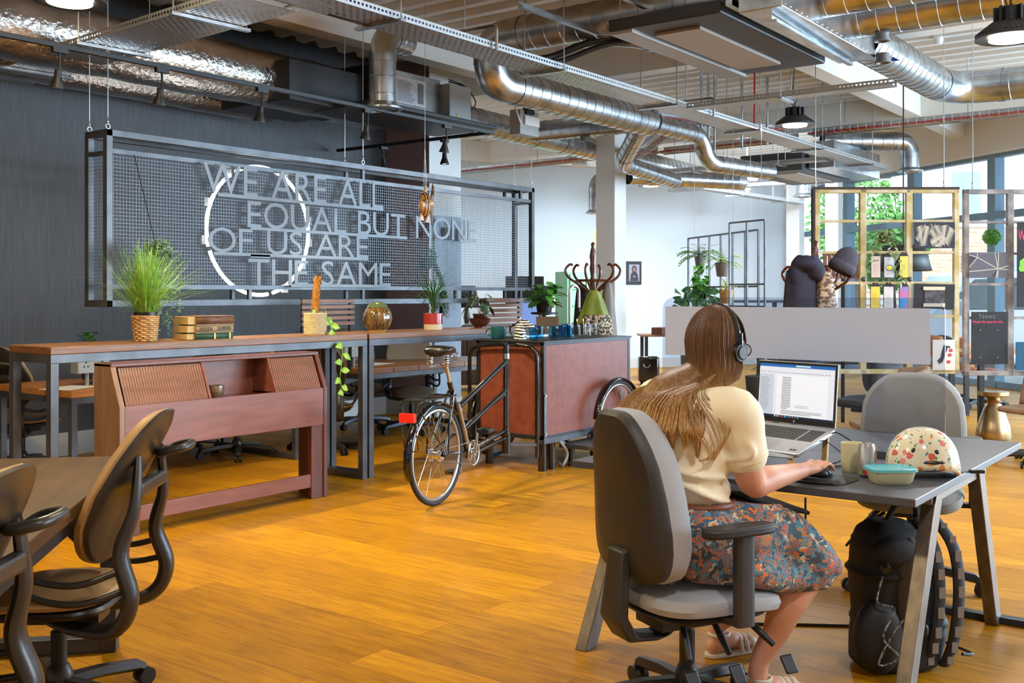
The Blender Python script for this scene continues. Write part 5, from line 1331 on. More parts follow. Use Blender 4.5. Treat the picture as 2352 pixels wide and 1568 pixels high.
# crank, chainring, pedals
nv = -sd_
b = MB(); cc = bb_ + nv * .055
b.tube([cc + du * (.085 * cos(a)) + up_ * (.085 * sin(a)) for a in [2 * pi * k / 32 for k in range(32)]], .006, 6, closed=True)
for k in range(5):
    a = 2 * pi * k / 5; b.bar(cc, cc + du * (.085 * cos(a)) + up_ * (.085 * sin(a)), .014, .004, up=nv)
b.cyl(cc - nv * .01, cc + nv * .012, .025, seg=14); b.build('chainring', M_BRUSH, tk, world=True)
b = MB(); p1_ = cc + nv * .02 + du * -.06 + up_ * .155; p2_ = bb_ - nv * .075 + du * .06 + up_ * -.155
p1_ = cc + nv * .02 + du * .02 + up_ * .16
b.bar(cc + nv * .015, p1_, .02, .012, up=nv); b.build('crank', M_BRUSH, tk, world=True); b = MB(); b.bar(bb_ - nv * .06, p2_, .02, .012, up=nv); b.build('crank', M_BRUSH, tk, world=True)
b = MB(); b.box(p1_ + nv * .06, (.09, .10, .03), rotz(yb_).to_3x3()); b.build('pedal', M_BLKPLAS, tk, world=True, bevel=.006); b = MB(); b.box(p2_ - nv * .06, (.09, .10, .03), rotz(yb_).to_3x3()); b.build('pedal', M_BLKPLAS, tk, world=True, bevel=.006)
b = MB()
for s in (1, -1): b.cyl(wc + nv * .05 + up_ * s * .035, cc + up_ * s * .083, .003, seg=5)
b.build('chain', M_BRUSH, tk, world=True)
# handlebar hoop in front of box + side rails
hx = BX0 - .05
b = MB(); b.tube(fillet([(hx, BY0 + .03, .12), (hx, BY0 + .03, .99), (hx - .02, (BY0 + BY1) / 2, 1.0), (hx, BY1 + .03, .97), (hx, BY1 + .03, .12)], .11, 8), .016, 12); b.bar((PV.x, PV.y, 1.02), (hx - .02, 4.95, 1.0), .03, .02)
b.bar((PV.x, PV.y, .25), (hx, BY0 + .03, .22), .02, .02); b.bar((PV.x, PV.y, .25), (hx, BY1 + .03, .22), .02, .02)
b.build('handlebar_hoop', M_GBLK, tk, world=True, smooth=True)
b = MB(); b.cyl((PV.x - .03, PV.y - .02, .4), (PV.x - .03, PV.y - .02, .92), .002, seg=4); b.build('brake_cable', M_BRUSH, tk, world=True)
# front wheels
f1 = onY(1420, BY0 - .10).x
wheel(tk, (f1, BY0 - .10, WR), WR, 0, 'front_wheel'); wheel(tk, (f1 - .55, BY1 + .12, WR), WR, 0, 'front_wheel')
for yy, xx in ((BY0 - .10, f1), (BY1 + .12, f1 - .55)):
    b = MB(); rows = []
    for i in range(19):
        a = radians(5 + 170 * i / 18); rad = WR + .025; rows.append([Vector((xx + (rad - .012 * v * v) * cos(a), yy + .035 * v, WR + (rad - .012 * v * v) * sin(a))) for v in [(k - 3) / 3 for k in range(7)]])
    b.sheet(rows); b.build('front_mudguard', M_GBLK, tk, world=True, smooth=True, solid=.002)
b = MB(); b.cyl((f1, BY0 - .12, WR), (f1, BY0, WR), .014); b.bar((f1 - .3, BY0 - .03, BZ0 - .02), (f1, BY0 - .03, WR), .02, .03); b.build('axle', M_GBLK, tk, world=True)
# ---------------- things on the box
zB = BZ1 + .0005
M_BLUEGL = glassmat('blue_glass', (176, 226, 242), .97); M_CLRGL = glassmat('clear_glass', (252, 254, 255), .97)
def tumbler(px_, y_, m, label, r=.036, h=.085, cutg=False, group=None):
    q = onY(px_, y_); b = MB(); rb = r * (.72 if cutg else .8)
    b.lathe([(.001, 0), (rb, 0), (rb * 1.02, .004), (r * 1.0, h * .45), (r, h), (r - .0025, h), (r - .003, h * .45), (rb - .002, .012), (.001, .012)], (0, 0, 0), 10 if cutg else 24)
    o = b.build('glass_tumbler', m, None, smooth=True); o.location = (q.x, y_, zB); return tag(o, label, 'glass', group)
for i, (px_, y_, lb) in enumerate(((1226, 4.86, 'pale blue glass tumbler nearest the zebra mug'), (1239, 5.0, 'deep blue glass tumbler second from the zebra mug'), (1272, 4.88, 'blue glass tumbler just right of the ribbed clear glass'), (1289, 4.95, 'blue glass tumbler in the middle of the blue row'), (1306, 4.9, 'blue glass tumbler at the right end of the blue row'), (1300, 5.12, 'blue glass tumbler standing in the rear row'))):
    tumbler(px_, y_, M_BLUEGL, lb, .041, .105, group='blue tumblers')
for px_, y_, lb in ((1252, 4.78, 'ribbed clear glass tumbler at the front edge of the box'), (1322, 4.88, 'clear glass tumbler right of the blue row'), (1338, 4.84, 'clear glass jar holding a spoon'), (1352, 4.98, 'clear glass tumbler, third from the right'), (1362, 4.82, 'clear glass tumbler second from the right edge'), (1376, 4.90, 'clear glass tumbler furthest right on the box')):
    tumbler(px_, y_, M_CLRGL, lb, .038, .11, cutg=px_ == 1252, group='clear tumblers')
for px_, ln, lb in ((1330, .5, 'metal teaspoon leaning left in a clear glass'), (1341, .15, 'metal teaspoon standing upright in a clear glass'), (1348, -.5, 'metal teaspoon leaning right in a clear glass')):
    q = onY(px_, 4.86); b = MB(); b.cyl((0, 0, .02), (-.02 * ln * 3, 0, .13), .002, seg=5); b.ell((-.02 * ln * 3.2, 0, .145), (.009, .004, .018), 8, 6); o = b.build('teaspoon', M_CHROME, smooth=True); o.location = (q.x, 4.86, zB); tag(o, lb, 'spoon')
def mug(loc, label, m, r=.045, h=.10, yaw=0, inner=None, handle=True, name='mug'):
    t = thing(name, label, 'mug', loc, yaw)
    b = MB(); b.lathe([(.001, 0), (r * .8, 0), (r * .93, .012), (r, h * .4), (r, h), (r - .004, h), (r - .004, h * .3), (.001, .01)], seg=32); b.build('body', m, t, smooth=True)
    if handle:
        b = MB(); b.tube(spline([(r * .95, 0, h * .8), (r + .03, 0, h * .78), (r + .034, 0, h * .45), (r * .9, 0, h * .22)], 6), .006, 8); b.build('handle', m, t, smooth=True)
    return t
q = onX(1166, 6.82); mug((6.84, 5.27, zB), 'dark teal cup with loop handle on the left of the box', mat('teal_glaze', (14, 84, 88), .2, coat=.6), .065, .10, yaw=pi * .65)
# zebra mug
m_, n_, b_n = nodes_of('zebra', .25); tc_ = N(n_, 'TexCoord'); wv = N(n_, 'TexWave'); wv.inputs['Scale'].default_value = 14; wv.inputs['Distortion'].default_value = 5; wv.inputs['Detail'].default_value = 1; wv.bands_direction = 'Z'
n_.links.new(tc_.outputs['Object'], wv.inputs[0]); r_ = ramp(n_, [(.45, (20, 20, 20)), (.52, (232, 228, 218))]); n_.links.new(wv.outputs['Fac'], r_.inputs[0]); n_.links.new(r_.outputs[0], b_n.inputs['Base Color'])
zx = onX(1192, 6.85); t = thing('zebra_mug', 'black and white striped zebra head mug on the box', 'mug', (6.86, 5.06, zB), -1.2)
b = MB(); b.tube([(0, 0, 0), (0, 0, .05), (.0, 0, .09), (.01, 0, .12)], [.055, .05, .045, .04], 24); b.tube(spline([(0, 0, .08), (.03, 0, .13), (.07, 0, .115), (.11, 0, .085)], 5), [.04 - .0012 * i for i in range(16)], 18)
b.ell((.0, .022, .16), (.01, .008, .022), 8, 6); b.ell((.0, -.022, .16), (.01, .008, .022), 8, 6); b.build('head', m_, t, smooth=True, remesh=.004)
b = MB(); b.tube(spline([(-.045, 0, .12), (-.08, 0, .11), (-.085, 0, .06), (-.05, 0, .02)], 6), .008, 8); b.build('handle', M_GBLK, t, smooth=True)
# tap
q = onY(1321, 5.15); t = thing('water_tap', 'tall brushed swan-neck water tap on the cargo box', 'tap', (onY(1309, 5.15).x, 5.15, zB), 0)
b = MB(); b.lathe([(.03, 0), (.03, .01), (.016, .015)], seg=20); b.tube(fillet([(0, 0, 0), (0, 0, .42), (.055, 0, .45), (.13, -.01, .42), (.13, -.01, .24)], .08, 8), .013, 14); b.build('spout', M_BRUSH, t, smooth=True)
b = MB(); b.cyl((.13, -.01, .21), (.13, -.01, .25), .015, seg=16); b.build('nozzle', M_BLACK, t, smooth=True)
# tablet on stand
t = thing('tablet_stand', 'brown tablet case propped on a stand at the back of the box', 'tablet', (onY(1262, 5.25).x, 5.27, zB), -.9)
b = MB(); b.box((0, 0, .10), (.20, .012, .15), Matrix.Rotation(-.35, 3, 'X')); b.build('case', mat('brown_case', (88, 66, 40), .45), t, bevel=.004)
b = MB(); b.bar((.06, .02, .14), (.07, .12, .0), .02, .008); b.bar((-.06, .02, .14), (-.07, .12, .0), .02, .008); b.build('stand', M_SLAT, t)
# counter behind box (sink tray edge)
b = MB(); b.bb((BX0 + .25, 5.2, zB), (BX0 + .75, 5.34, zB + .02)); tag(b.build('drip_tray', M_BRUSH, bevel=.004), 'brushed steel drip tray at the back of the cargo box', 'tray')
q = W(1300, 755, 9.6)

# ================================================================== hanging window frames, right
YF = radians(0)
def winframe(px0, px1, d_, ytop, ybot, cols, rows_, wood_m, label, thick=.045, colw=None):
    a = W(px0, ytop, d_); c = W(px1, ybot, d_); yaw = RYAW
    t = thing('hanging_window_frame', label, 'window frame', (a.x, a.y, c.z), yaw); Wd = (px1 - px0) / F * d_; H = a.z - c.z
    b = MB(); th = .05
    xs = colw or [i / cols for i in range(cols + 1)]
    for i, u in enumerate(xs):
        w_ = .045 if i in (0, len(xs) - 1) else .055
        x_ = min(max(u * Wd, w_ / 2), Wd - w_ / 2); b.bb((x_ - w_ / 2, -th / 2, 0), (x_ + w_ / 2, th / 2, H))
    for z_ in (0, H - .04): b.bb((0, -th / 2, z_), (Wd, th / 2, z_ + .04))
    b.build('sash_frame', wood_m, t, bevel=.004)
    g = MB()
    for u in rows_: g.bb((0, -.018, H * (1 - u) - .012), (Wd, .018, H * (1 - u) + .012))
    g.build('glazing_bar', wood_m, t, bevel=.003)
    return t, Wd, H
M_YELW = mat('flaking_yellow_paint', (186, 168, 110), .7, rgb2=(208, 198, 168), scale=9, bump=.5, detail=10, contrast=(.42, .6))
M_GRYW = mat('flaking_grey_paint', (126, 122, 124), .7, rgb2=(166, 160, 158), scale=9, bump=.5, detail=10, contrast=(.42, .6))
FD = 9.2
wf1, W1, H1 = winframe(1870, 2201, FD, 433, 858, 3, (.235, .48, .695, .93 - .02) if False else (.176, .345, .51, .69), M_YELW, 'old yellow painted window frame hung on wires as a display screen', colw=[0, .335, .655, 1.0])
wf2, W2, H2 = winframe(2212, 2480, FD, 435, 862, 2, (.176, .345, .51, .69), M_GRYW, 'old grey painted window frame hung at the right edge', colw=[0, .40, .80, 1.0])
b = MB(); b.bb((0, -.03, H1 - .01), (W1, .035, H1 + .012)); b.build('dark_edge', mat('old_dark_wood', (62, 44, 36), .7), wf1)
b = MB(); b.bb((-.018, -.03, 0), (0.002, .035, H1)); b.build('dark_edge', MATS['old_dark_wood'], wf1)
for (xx, zz) in ((.335 * W1, .51 * H1), (.655 * W1, .51 * H1)):
    b = MB(); b.ell((xx, -.035, zz), (.022, .014, .022), 12, 8); b.build('latch', M_RAW, wf1, smooth=True)
def fpt(px_, py_, off=-.05):     # point on the plane of the hanging frames
    return W(px_, py_, FD + off)
for px_ in (1873, 2168):
    q = fpt(px_, 433, 0); wire((q.x, q.y), q.z, CZ, 'thin wire holding the yellow window frame, %s end' % ('left' if px_ < 2000 else 'right'))
q = fpt(2234, 435, 0); wire((q.x, q.y), q.z, CZ, 'thin wire holding the grey window frame')
def board(px0, py0, px1, py1, m, label, name='display_board', cat='board', off=-.045, th=.008, tilt=0):
    a = W((px0 + px1) / 2, (py0 + py1) / 2, FD + off); w_ = (px1 - px0) / F * (FD + off); h_ = (py1 - py0) / F * (FD + off)
    t = thing(name, label, cat, a, RYAW)
    b = MB(); b.box((0, 0, 0), (w_, th, h_), Matrix.Rotation(tilt, 3, 'Y')); b.build('panel', m, t, bevel=.001)
    return t, w_, h_
M_CHALK = mat('blackboard', (30, 32, 38), .7, rgb2=(40, 42, 48), scale=5)
# palm board
t, w_, h_ = board(2100, 510, 2193, 570, mat('ink_blue_board', (38, 38, 54), .6), 'dark panel with pale palm leaf pattern in the yellow frame', 'palm_panel', 'picture')
M_PALM = mat('palm_cream', (206, 200, 186), .6)
b = MB()
for cx_, cz_, a0, L_ in ((-.14, -.09, 1.2, .17), (-.02, .07, -.9, .17), (.05, -.1, 1.9, .19), (.13, -.1, 1.2, .2), (-.1, .09, -1.6, .14), (.12, .09, -1.8, .12), (-.02, -.1, .7, .12)):
    for k in range(15):
        u = k / 14; bx_, bz_ = cx_ + cos(a0) * L_ * u, cz_ + sin(a0) * L_ * u
        for s in (-1, 1):
            a = a0 + s * (1.15 - .5 * u); l = .075 * (1 - .5 * u)
            pts = [(bx_, bz_), (bx_ + cos(a + .12) * l * .5, bz_ + sin(a + .12) * l * .5), (bx_ + cos(a) * l, bz_ + sin(a) * l), (bx_ + cos(a - .12) * l * .5, bz_ + sin(a - .12) * l * .5)]
            if all(abs(x) < w_ / 2 and abs(z) < h_ / 2 for x, z in pts): b.add([(x, -.0055 - .0001 * k, z) for x, z in pts], [(0, 1, 2, 3)])
b.build('palm_leaves', M_PALM, t, solid=.0008)
# geometric panel
t, w_, h_ = board(2225, 581, 2316, 638, mat('slate_board', (92, 92, 104), .6), 'grey panel with white geometric lines in the grey frame', 'geometric_panel', 'picture')
b = MB(); J = (.08, -.03); K = (-.1, .07)
for p, q_ in (((-.5, .2), K), (K, (-.1, .5)), (K, J), (J, (-.5, -.085)), (J, (-.02, .5)), (J, (.1, .5)), (J, (.5, -.06)), (J, (.06, -.5)), (J, (-.03, -.5)), (J, (.5, .1)), (K, (-.5, -.4))):
    def cl(p): return (max(-w_ / 2, min(w_ / 2, p[0])), max(-h_ / 2, min(h_ / 2, p[1])))
    def clipto(o_, p):
        t_ = 1.0
        for i, lim in ((0, w_ / 2), (1, h_ / 2)):
            dlt = p[i] - o_[i]
            if abs(p[i]) > lim and abs(dlt) > 1e-6: t_ = min(t_, ((lim if p[i] > 0 else -lim) - o_[i]) / dlt)
        return (o_[0] + (p[0] - o_[0]) * t_, o_[1] + (p[1] - o_[1]) * t_)
    if p in (J, K): q_ = clipto(p, q_)
    else: p = clipto(q_, p)
    b.bar((p[0], -.005, p[1]), (q_[0], -.005, q_[1]), .002, .006, up=(0, 0, 1))
b.build('white_lines', M_PALM, t)
b = MB(); b.prism([(-.17, -.02), (-.1, .065), (-.165, .1)], -.0052, -.0046, ax='y'); b.prism([(.02, -.1), (.075, -.035), (.055, -.1)], -.0052, -.0046, ax='y'); b.build('dark_facet', mat('facet', (54, 54, 66), .6), t)
# photo board
t, w_, h_ = board(2099, 652, 2192, 709, M_CHALK, 'black panel holding a small photograph between two wood strips', 'photo_panel', 'picture', tilt=.03)
b = MB(); b.box((-.0, -.008, 0), (.175, .004, .15)); b.build('photograph', mat('photo_mono', (90, 84, 90), .5, rgb2=(40, 38, 44), scale=22), t)
for z_ in (.07, -.075):
    b = MB(); b.box((-.005, -.012, z_), (.19, .008, .03)); b.build('wood_strip', mat('pale_strip', (214, 200, 178), .6), t)
# news blackboard
t, w_, h_ = board(2231, 716, 2314, 836, M_CHALK, 'news blackboard with pink handwriting in the grey window frame', 'news_board', 'blackboard')
def hand(t, txt, x, z, w2, h2, m, nm):
    b = MB(); addtext(b, txt, .05, frame((x, -.0045, z), (1, 0, 0), (0, 0, 1), (0, -1, 0)), .0005, width=w2, height=h2); return b.build(nm, m, t)
hand(t, 'News', -.09, .17, .14, .045, mat('faint_chalk', (110, 112, 118), .8), 'heading')
hand(t, 'Watch this space for info...', -.15, .125, .28, .028, mat('pink_chalk', (232, 80, 120), .8, emit=.15), 'message')
for x_, z_ in ((-.08, .07), (.07, .07), (-.08, -.17), (.07, -.17)):
    b = MB(); b.ell((x_, -.005, z_), (.004, .003, .004), 8, 4); b.build('pin', M_WHITE, t)
# boards at the right edge
t, w_, h_ = board(2336, 510, 2420, 705, M_CHALK, 'tall blackboard with green drawing cut by the right edge', 'display_board', 'blackboard', off=-.10)
b = MB(); b.prism([(-.14, .03), (-.09, .07), (-.06, .05), (-.04, 0), (-.08, -.02), (-.14, -.01)], -.007, -.005, ax='y'); b.prism([(-.15, -.02), (-.1, 0), (-.05, -.06), (-.14, -.06)], -.008, -.006, ax='y'); b.build('green_drawing', mat('chalk_green', (120, 196, 70), .7), t)
hand(t, 'W', -.15, .21, .06, .09, MATS['pink_chalk'], 'heading')
board(2333, 785, 2420, 850, mat('teal_board', (0, 78, 110), .6), 'deep teal panel cut by the right edge', 'display_board', 'board', off=-.10)
# floral panel low left in yellow frame
t, w_, h_ = board(2142, 780, 2193, 850, mat('cream_print', (226, 222, 214), .6), 'cream panel with a dark bird and pink flowers low in the yellow frame', 'bird_panel', 'picture')
b = MB(); b.prism([(-.06, -.05), (-.03, -.02), (-.02, .03), (.0, .09), (.03, .08), (.03, .05), (.01, .0), (-.01, -.06), (-.04, -.08)], -.006, -.0045, ax='y'); b.build('bird', mat('bird_ink', (44, 44, 54), .6), t)
for x_, z_ in ((.05, .0), (.06, .04), (.04, -.06)):
    b = MB(); b.ell((x_, -.005, z_), (.02, .0012, .016), 10, 6); b.build('flower', mat('flower_pink', (190, 70, 90), .6), t)
b = MB()
for k in range(9):
    a = random.uniform(.3, 2.6); leaf(b, (.04, -.0062, .06), (cos(a), 0, sin(a)), .05, .006, 0, nrm=(0, -1, 0))
b.build('leaf_sprig', mat('leaf_ink', (60, 74, 66), .6), t)
# tags
tags_ = [(2001, 588, 2022, 637, (206, 186, 180), 'pale pink hanging tag reading grit, upper left of six'), (2031, 590, 2054, 637, (196, 204, 220), 'hanging tag with blue swirl around a yellow oval'), (2067, 588, 2086, 637, (222, 206, 96), 'plain yellow hanging tag, upper right of six'),
         (2000, 658, 2021, 707, (224, 202, 84), 'yellow sun hanging tag in the lower row'), (2030, 658, 2052, 707, (206, 206, 210), 'grey-white lettered hanging tag in the lower row'), (2066, 658, 2087, 707, (120, 110, 180), 'pink and blue hanging tag in the lower row')]
for i, (x0, y0, x1, y1, c_, lb) in enumerate(tags_):
    m_ = mat('tag_%d' % i, c_, .6) if i != 5 else mat('tag_5', (214, 84, 140), .6, rgb2=(40, 150, 210), scale=7, contrast=(.4, .6))
    t, w_, h_ = board(x0, y0, x1, y1, m_, lb, 'hanging_tag', 'tag', off=-.06, th=.004)
    t['group'] = 'cardboard tags hung in the yellow frame'
    b = MB(); b.prism([(-w_ / 2 - .004, -h_ / 2 - .003), (w_ / 2 + .004, -h_ / 2 - .003), (w_ / 2 + .004, h_ / 2), (w_ / 4, h_ / 2 + .035), (-w_ / 4, h_ / 2 + .035), (-w_ / 2 - .004, h_ / 2)], .0025, .005, ax='y'); b.build('backing', M_CHALK, t)
    b = MB(); b.tube([(0, 0, h_ / 2 + .02), (.006, 0, h_ / 2 + .055), (0, -.0, h_ / 2 + .075), (-.005, 0, h_ / 2 + .05), (0, 0, h_ / 2 + .02)], .0015, 5); b.build('string', mat('twine', (180, 150, 100), .8), t)
    if i == 0: hand(t, 'grit', -.022, .045, .045, .018, M_BLACK, 'lettering')
    if i == 1:
        for rr in (.030, .034): b = MB(); b.tube([(rr * cos(a), -.004, rr * .75 * sin(a) - .005) for a in [2 * pi * k / 24 for k in range(24)]], .0012, 4, closed=True); b.build('swirl', mat('swirl_blue', (70, 130, 190), .6), t)
        b = MB(); b.ell((0, -.003, -.005), (.027, .0015, .019), 20, 8); b.build('oval', mat('oval_yellow', (232, 220, 50), .6), t)
    if i == 3: b = MB(); b.ell((0, -.003, .02), (.028, .0015, .028), 20, 8); b.build('sun', mat('sun_y', (236, 190, 60), .6), t)
    if i in (0, 2, 4, 3):
        b = MB()
        for k in range(6): b.bb((-.024, -.0032, -.06 + k * .015), (-.024 + random.uniform(.02, .046), -.0022, -.0585 + k * .015))
        b.build('small_print', mat('small_ink', (120, 110, 100), .7), t)
# pothos hanging from frame, topiary ball
q = fpt(2032, 545, -.12); t = thing('hanging_pothos', 'variegated leafy vine hanging from a hook in the yellow frame', 'plant', q)
b = MB(); b.ell((0, 0, 0), (.05, .05, .055), 14, 10); b.build('moss_ball', mat('moss', (88, 92, 52), .9, bump=.6, scale=40), t, smooth=True)
b = MB(); b.cyl((0, 0, .05), (0, 0, .155), .0016, seg=4); b.build('hook_wire', M_BLACK, t)
b = MB()
for k in range(60):
    a = random.uniform(0, 2 * pi); leaf(b, (cos(a) * .04, sin(a) * .04, random.uniform(-.03, .06)), (cos(a), sin(a), random.uniform(-.6, .5)), .055, .018, .2)
for s, L in ((-1, .22), (1, .42), (.6, .35), (-.6, .16)):
    for k in range(int(L / .022)):
        u = k * .022; p = Vector((s * .6 * (.05 + .10 * min(1, u * 4)), -s * .8 * (.05 + .10 * min(1, u * 4)) , -u)); leaf(b, p, (random.uniform(-1, 1), random.uniform(-1, 1), -.4), .045, .015, .2)
b.build('leaves', leafmat('variegated', (104, 140, 72), (188, 204, 150), 30), t, smooth=True)
q = fpt(2278, 544, -.05); t = thing('topiary_ball', 'round green artificial topiary ball hanging in the grey frame', 'plant', q)
b = MB(); b.ell((0, 0, 0), (.062, .062, .062), 18, 12); b.build('core', M_DGREEN, t); b = MB(); leafcloud(b, (0, 0, 0), .076, 1500, .009); b.build('leaves', M_LGREEN, t); b = MB(); b.cyl((0, 0, .06), (0, 0, .12), .0015, seg=4); b.build('hook_wire', M_BLACK, t)
# black barn-style lampshade behind frame
q = W(2075, 592, 12.0); t = thing('pendant_shade', 'large black drum lampshade behind the hanging tags', 'lamp', q)
b = MB(); b.lathe([(.31, -.15), (.23, .14)], seg=40, caps=False); b.build('shade', M_BLACK, t, smooth=True, solid=.004); b = MB(); b.cyl((0, 0, .13), (0, 0, CZ + .1 - q.z), .008, seg=6); b.cyl((-.23, 0, .135), (.23, 0, .135), .006, seg=6); b.build('flex', M_BLACK, t); b = MB(); b.lathe([(.30, -.14), (.22, .13)], seg=32, caps=False); b.build('lining', mat('pale_lining', (200, 190, 180), .8), t)
b = MB(); q = W(1958, 610, 9.9)
t = thing('slatted_divider', 'brown vertical slatted wooden panel behind the beanie', 'panel', (W(1890, 0, 9.9).x, W(1890, 0, 9.9).y, W(0, 640, 9.9).z), RYAW)
for k in range(9):
    b = MB(); b.box((.02 + k * .043, 0, .13 + (0 if k < 7 else .0)), (.034, .02, .26), Matrix.Rotation(.02 * k, 3, 'Y')); b.build('slat', M_SLAT, t, bevel=.002)
b = MB(); b.bb((0, .01, .02), (.4, .02, .05)); b.bb((0, .01, .22), (.4, .02, .25)); b.bb((.18, .01, -1.36 - (t.location.z - 1.54) + .0), (.21, .03, .02)); b.build('batten', M_BLACK, t)

# ================================================================== suspended plant trellis
def trellis(label, a, b_, zb_, zt_, n, w_=.02, rails=()):
    t = thing('hanging_trellis', label, 'trellis', (a.x, a.y, zb_), atan2(b_.y - a.y, b_.x - a.x)); L = (Vector((b_.x, b_.y)) - Vector((a.x, a.y))).length; H = zt_ - zb_
    b = MB()
    for i in range(n + 1): b.bb((L * i / n - w_ / 2, -w_ / 2, 0), (L * i / n + w_ / 2, w_ / 2, H))
    for z_ in (0, H) + tuple(r * H for r in rails): b.bb((0, -w_ / 2, z_ - w_ / 2), (L, w_ / 2, z_ + w_ / 2))
    b.build('steel_grid', M_RAW, t)
    for u in (.1, .9):
        b = MB(); b.cyl((L * u, 0, H), (L * u, 0, CZ - zb_), .003, seg=5); b.build('suspension_wire', M_BRUSH, t)
    return t
ta, tb = W(1581, 0, 13.2), W(1742, 0, 11.4)
trellis('back row of the hanging steel trellis by the far wall', ta, tb, 1.22, 2.10, 6, rails=(.30,))
ta2, tb2 = W(1676, 0, 11.2), W(1757, 0, 10.7)
trellis('front steel trellis panel hung before the far wall', ta2, tb2, 1.27, 2.16, 2, .018, rails=(.26,))
def hangpot(px_, py_, d_, name, label, m, potm, n, L, droop, w_, pot=(.07, .12), fern=True):
    q = W(px_, py_, d_); t = thing(name, label, 'plant', q)
    b = MB(); b.lathe([(.001, -pot[1]), (pot[0] * .75, -pot[1]), (pot[0], 0), (pot[0] * .9, 0), (.001, -.02)], seg=20); b.build('pot', potm, t, smooth=True)
    b = MB()
    for k in range(n):
        a = random.uniform(0, 2 * pi); lean = random.uniform(.3, 1.3)
        tip = None; d = Vector((cos(a) * sin(lean), sin(a) * sin(lean), cos(lean)))
        if fern:
            p = Vector((0, 0, 0)); dd_ = d.copy(); s = dd_.cross(Vector((0, 0, 1))).normalized()
            for j in range(9):
                p = p + dd_ * (L / 9); dd_ = (dd_ + Vector((0, 0, -droop / 5))).normalized()
                for sg_ in (-1, 1): leaf(b, p, s * sg_ + dd_ * .5, L * .22 * (1 - j / 12), L * .05, .1)
        else: blade(b, (0, 0, 0), d, L * random.uniform(.7, 1.1), w_, droop, 8, a)
    b.build('leaves', m, t, smooth=True)
    b = MB(); b.cyl((0, 0, 0), (0, 0, .15), .002, seg=4); b.build('hook_wire', M_BLACK, t)
    return t
M_POTG = mat('grey_pot', (120, 112, 104), .6)
hangpot(1608, 590, 12.8, 'hanging_fern', 'bright green fern at the left of the hanging trellis', M_LGREEN, M_POTG, 24, .30, .9, .01)
t = thing('trailing_philodendron', 'green vine cascading below the left hanging fern', 'plant', W(1608, 615, 12.6)); b = MB()
for k in range(110): u = random.random(); leaf(b, (random.uniform(-.11, .11) * (1 - .6 * u), random.uniform(-.08, .08), .05 - u * .45), (random.uniform(-1, 1), random.uniform(-1, 1), -.8), .07, .028, .2)
b.build('leaves', M_LGREEN, t, smooth=True); b = MB(); b.cyl((0, 0, -.4), (0, 0, .1), .004, seg=5); b.build('stem', M_DGREEN, t)
hangpot(1660, 603, 12.0, 'hanging_fern', 'arching fern in a grey pot in the middle of the hanging trellis', M_LIME, M_POTG, 22, .24, .8, .01, pot=(.09, .16))
hangpot(1668, 664, 11.6, 'spider_plant', 'striped spider plant low on the front trellis panel', leafmat('spider_leaf', (150, 180, 90), (216, 222, 170), 40), mat('ochre_pot', (190, 150, 90), .6), 46, .22, 1.2, .005, pot=(.08, .16), fern=False)
t = thing('monstera_plant', 'broad-leaved monstera under the left of the trellis', 'plant', W(1600, 705, 12.3)); b = MB(); st = MB()
for k in range(34):
    a = random.uniform(0, 2 * pi); r = random.uniform(.05, .35); p = Vector((.6 * cos(a) * r, -.8 * cos(a) * r, random.uniform(-.05, .2))) + Vector((.02, .03, 0)) * random.uniform(-2, 2); leaf(b, p, (cos(a), sin(a), random.uniform(-.5, .6)), .12, .05, .15, nrm=(-.8, -.6, .4)); st.tube([(0, 0, -.2), p], .003, 4, caps=False)
b.build('leaves', M_DGREEN, t, smooth=True); st.build('stems', M_LGREEN, t); z_ = t.location.z
b = MB(); b.lathe([(.001, -z_), (.16, -z_), (.2, -.25), (.18, -.2), (.001, -.22)], seg=24); b.build('planter', M_POTG, t, smooth=True)
# far desks and clutter seen through the screens
def simple_desk(px_, d_, wd, dp_, h_, m, label, yaw=RYAW, legs='A'):
    q = W(px_, 0, d_); t = thing('office_desk', label, 'desk', (q.x, q.y, 0), yaw)
    b = MB(); b.bb((-wd / 2, -dp_ / 2, h_ - .03), (wd / 2, dp_ / 2, h_)); b.build('desktop', m, t, bevel=.003)
    for s in (-1, 1):
        for u in (-1, 1):
            b = MB(); b.bb((s * (wd / 2 - .08) - .025, u * (dp_ / 2 - .06) - .025, 0), (s * (wd / 2 - .08) + .025, u * (dp_ / 2 - .06) + .025, h_ - .03)); b.build('leg', M_BLACK, t)
    return t
simple_desk(1545, 17.2, 1.1, .7, .74, M_TOPWOOD, 'small wooden desk against the far wall beside the black suitcase')
simple_desk(1700, 13.6, 1.2, .7, 1.32, mat('dark_blue_top', (52, 58, 72), .5), 'raised dark standing desk behind the trellis')
simple_desk(2010, 10.6, 2.0, .8, .74, mat('dark_desk2', (66, 60, 58), .5), 'dark desk under the yellow hanging frame')
simple_desk(2330, 12.4, 1.6, .8, .74, M_DESKWOOD, 'wooden desk behind the grey hanging frame')
q = W(1489, 0, 16.2); t = thing('suitcase', 'glossy black wheeled suitcase standing by the far desk', 'suitcase', (q.x, q.y, 0), RYAW)
b = MB(); b.bb((-.16, -.12, .04), (.16, .12, .44)); b.build('shell', M_GBLK, t, bevel=.04, bseg=4, smooth=True); b = MB(); b.tube([(-.04 + .05 * cos(a), -.13, .32 + .05 * sin(a)) for a in [pi + pi * k / 8 for k in range(9)]], .006); b.build('handle', M_CHROME, t)
for s in (-.1, .1):
    b = MB(); b.cyl((s - .02, 0, .03), (s + .02, 0, .03), .03); b.build('wheel', M_RUBBER, t)
q = W(1520, 0, 17.0); b = MB(); b.bb((-.17, -.1, 0), (.17, .1, .12)); o = b.build('router_box', mat('brown_box', (92, 50, 36), .5), bevel=.01); o.location = (q.x, q.y, .74); tag(o, 'small brown device with cable on the far desk', 'device')
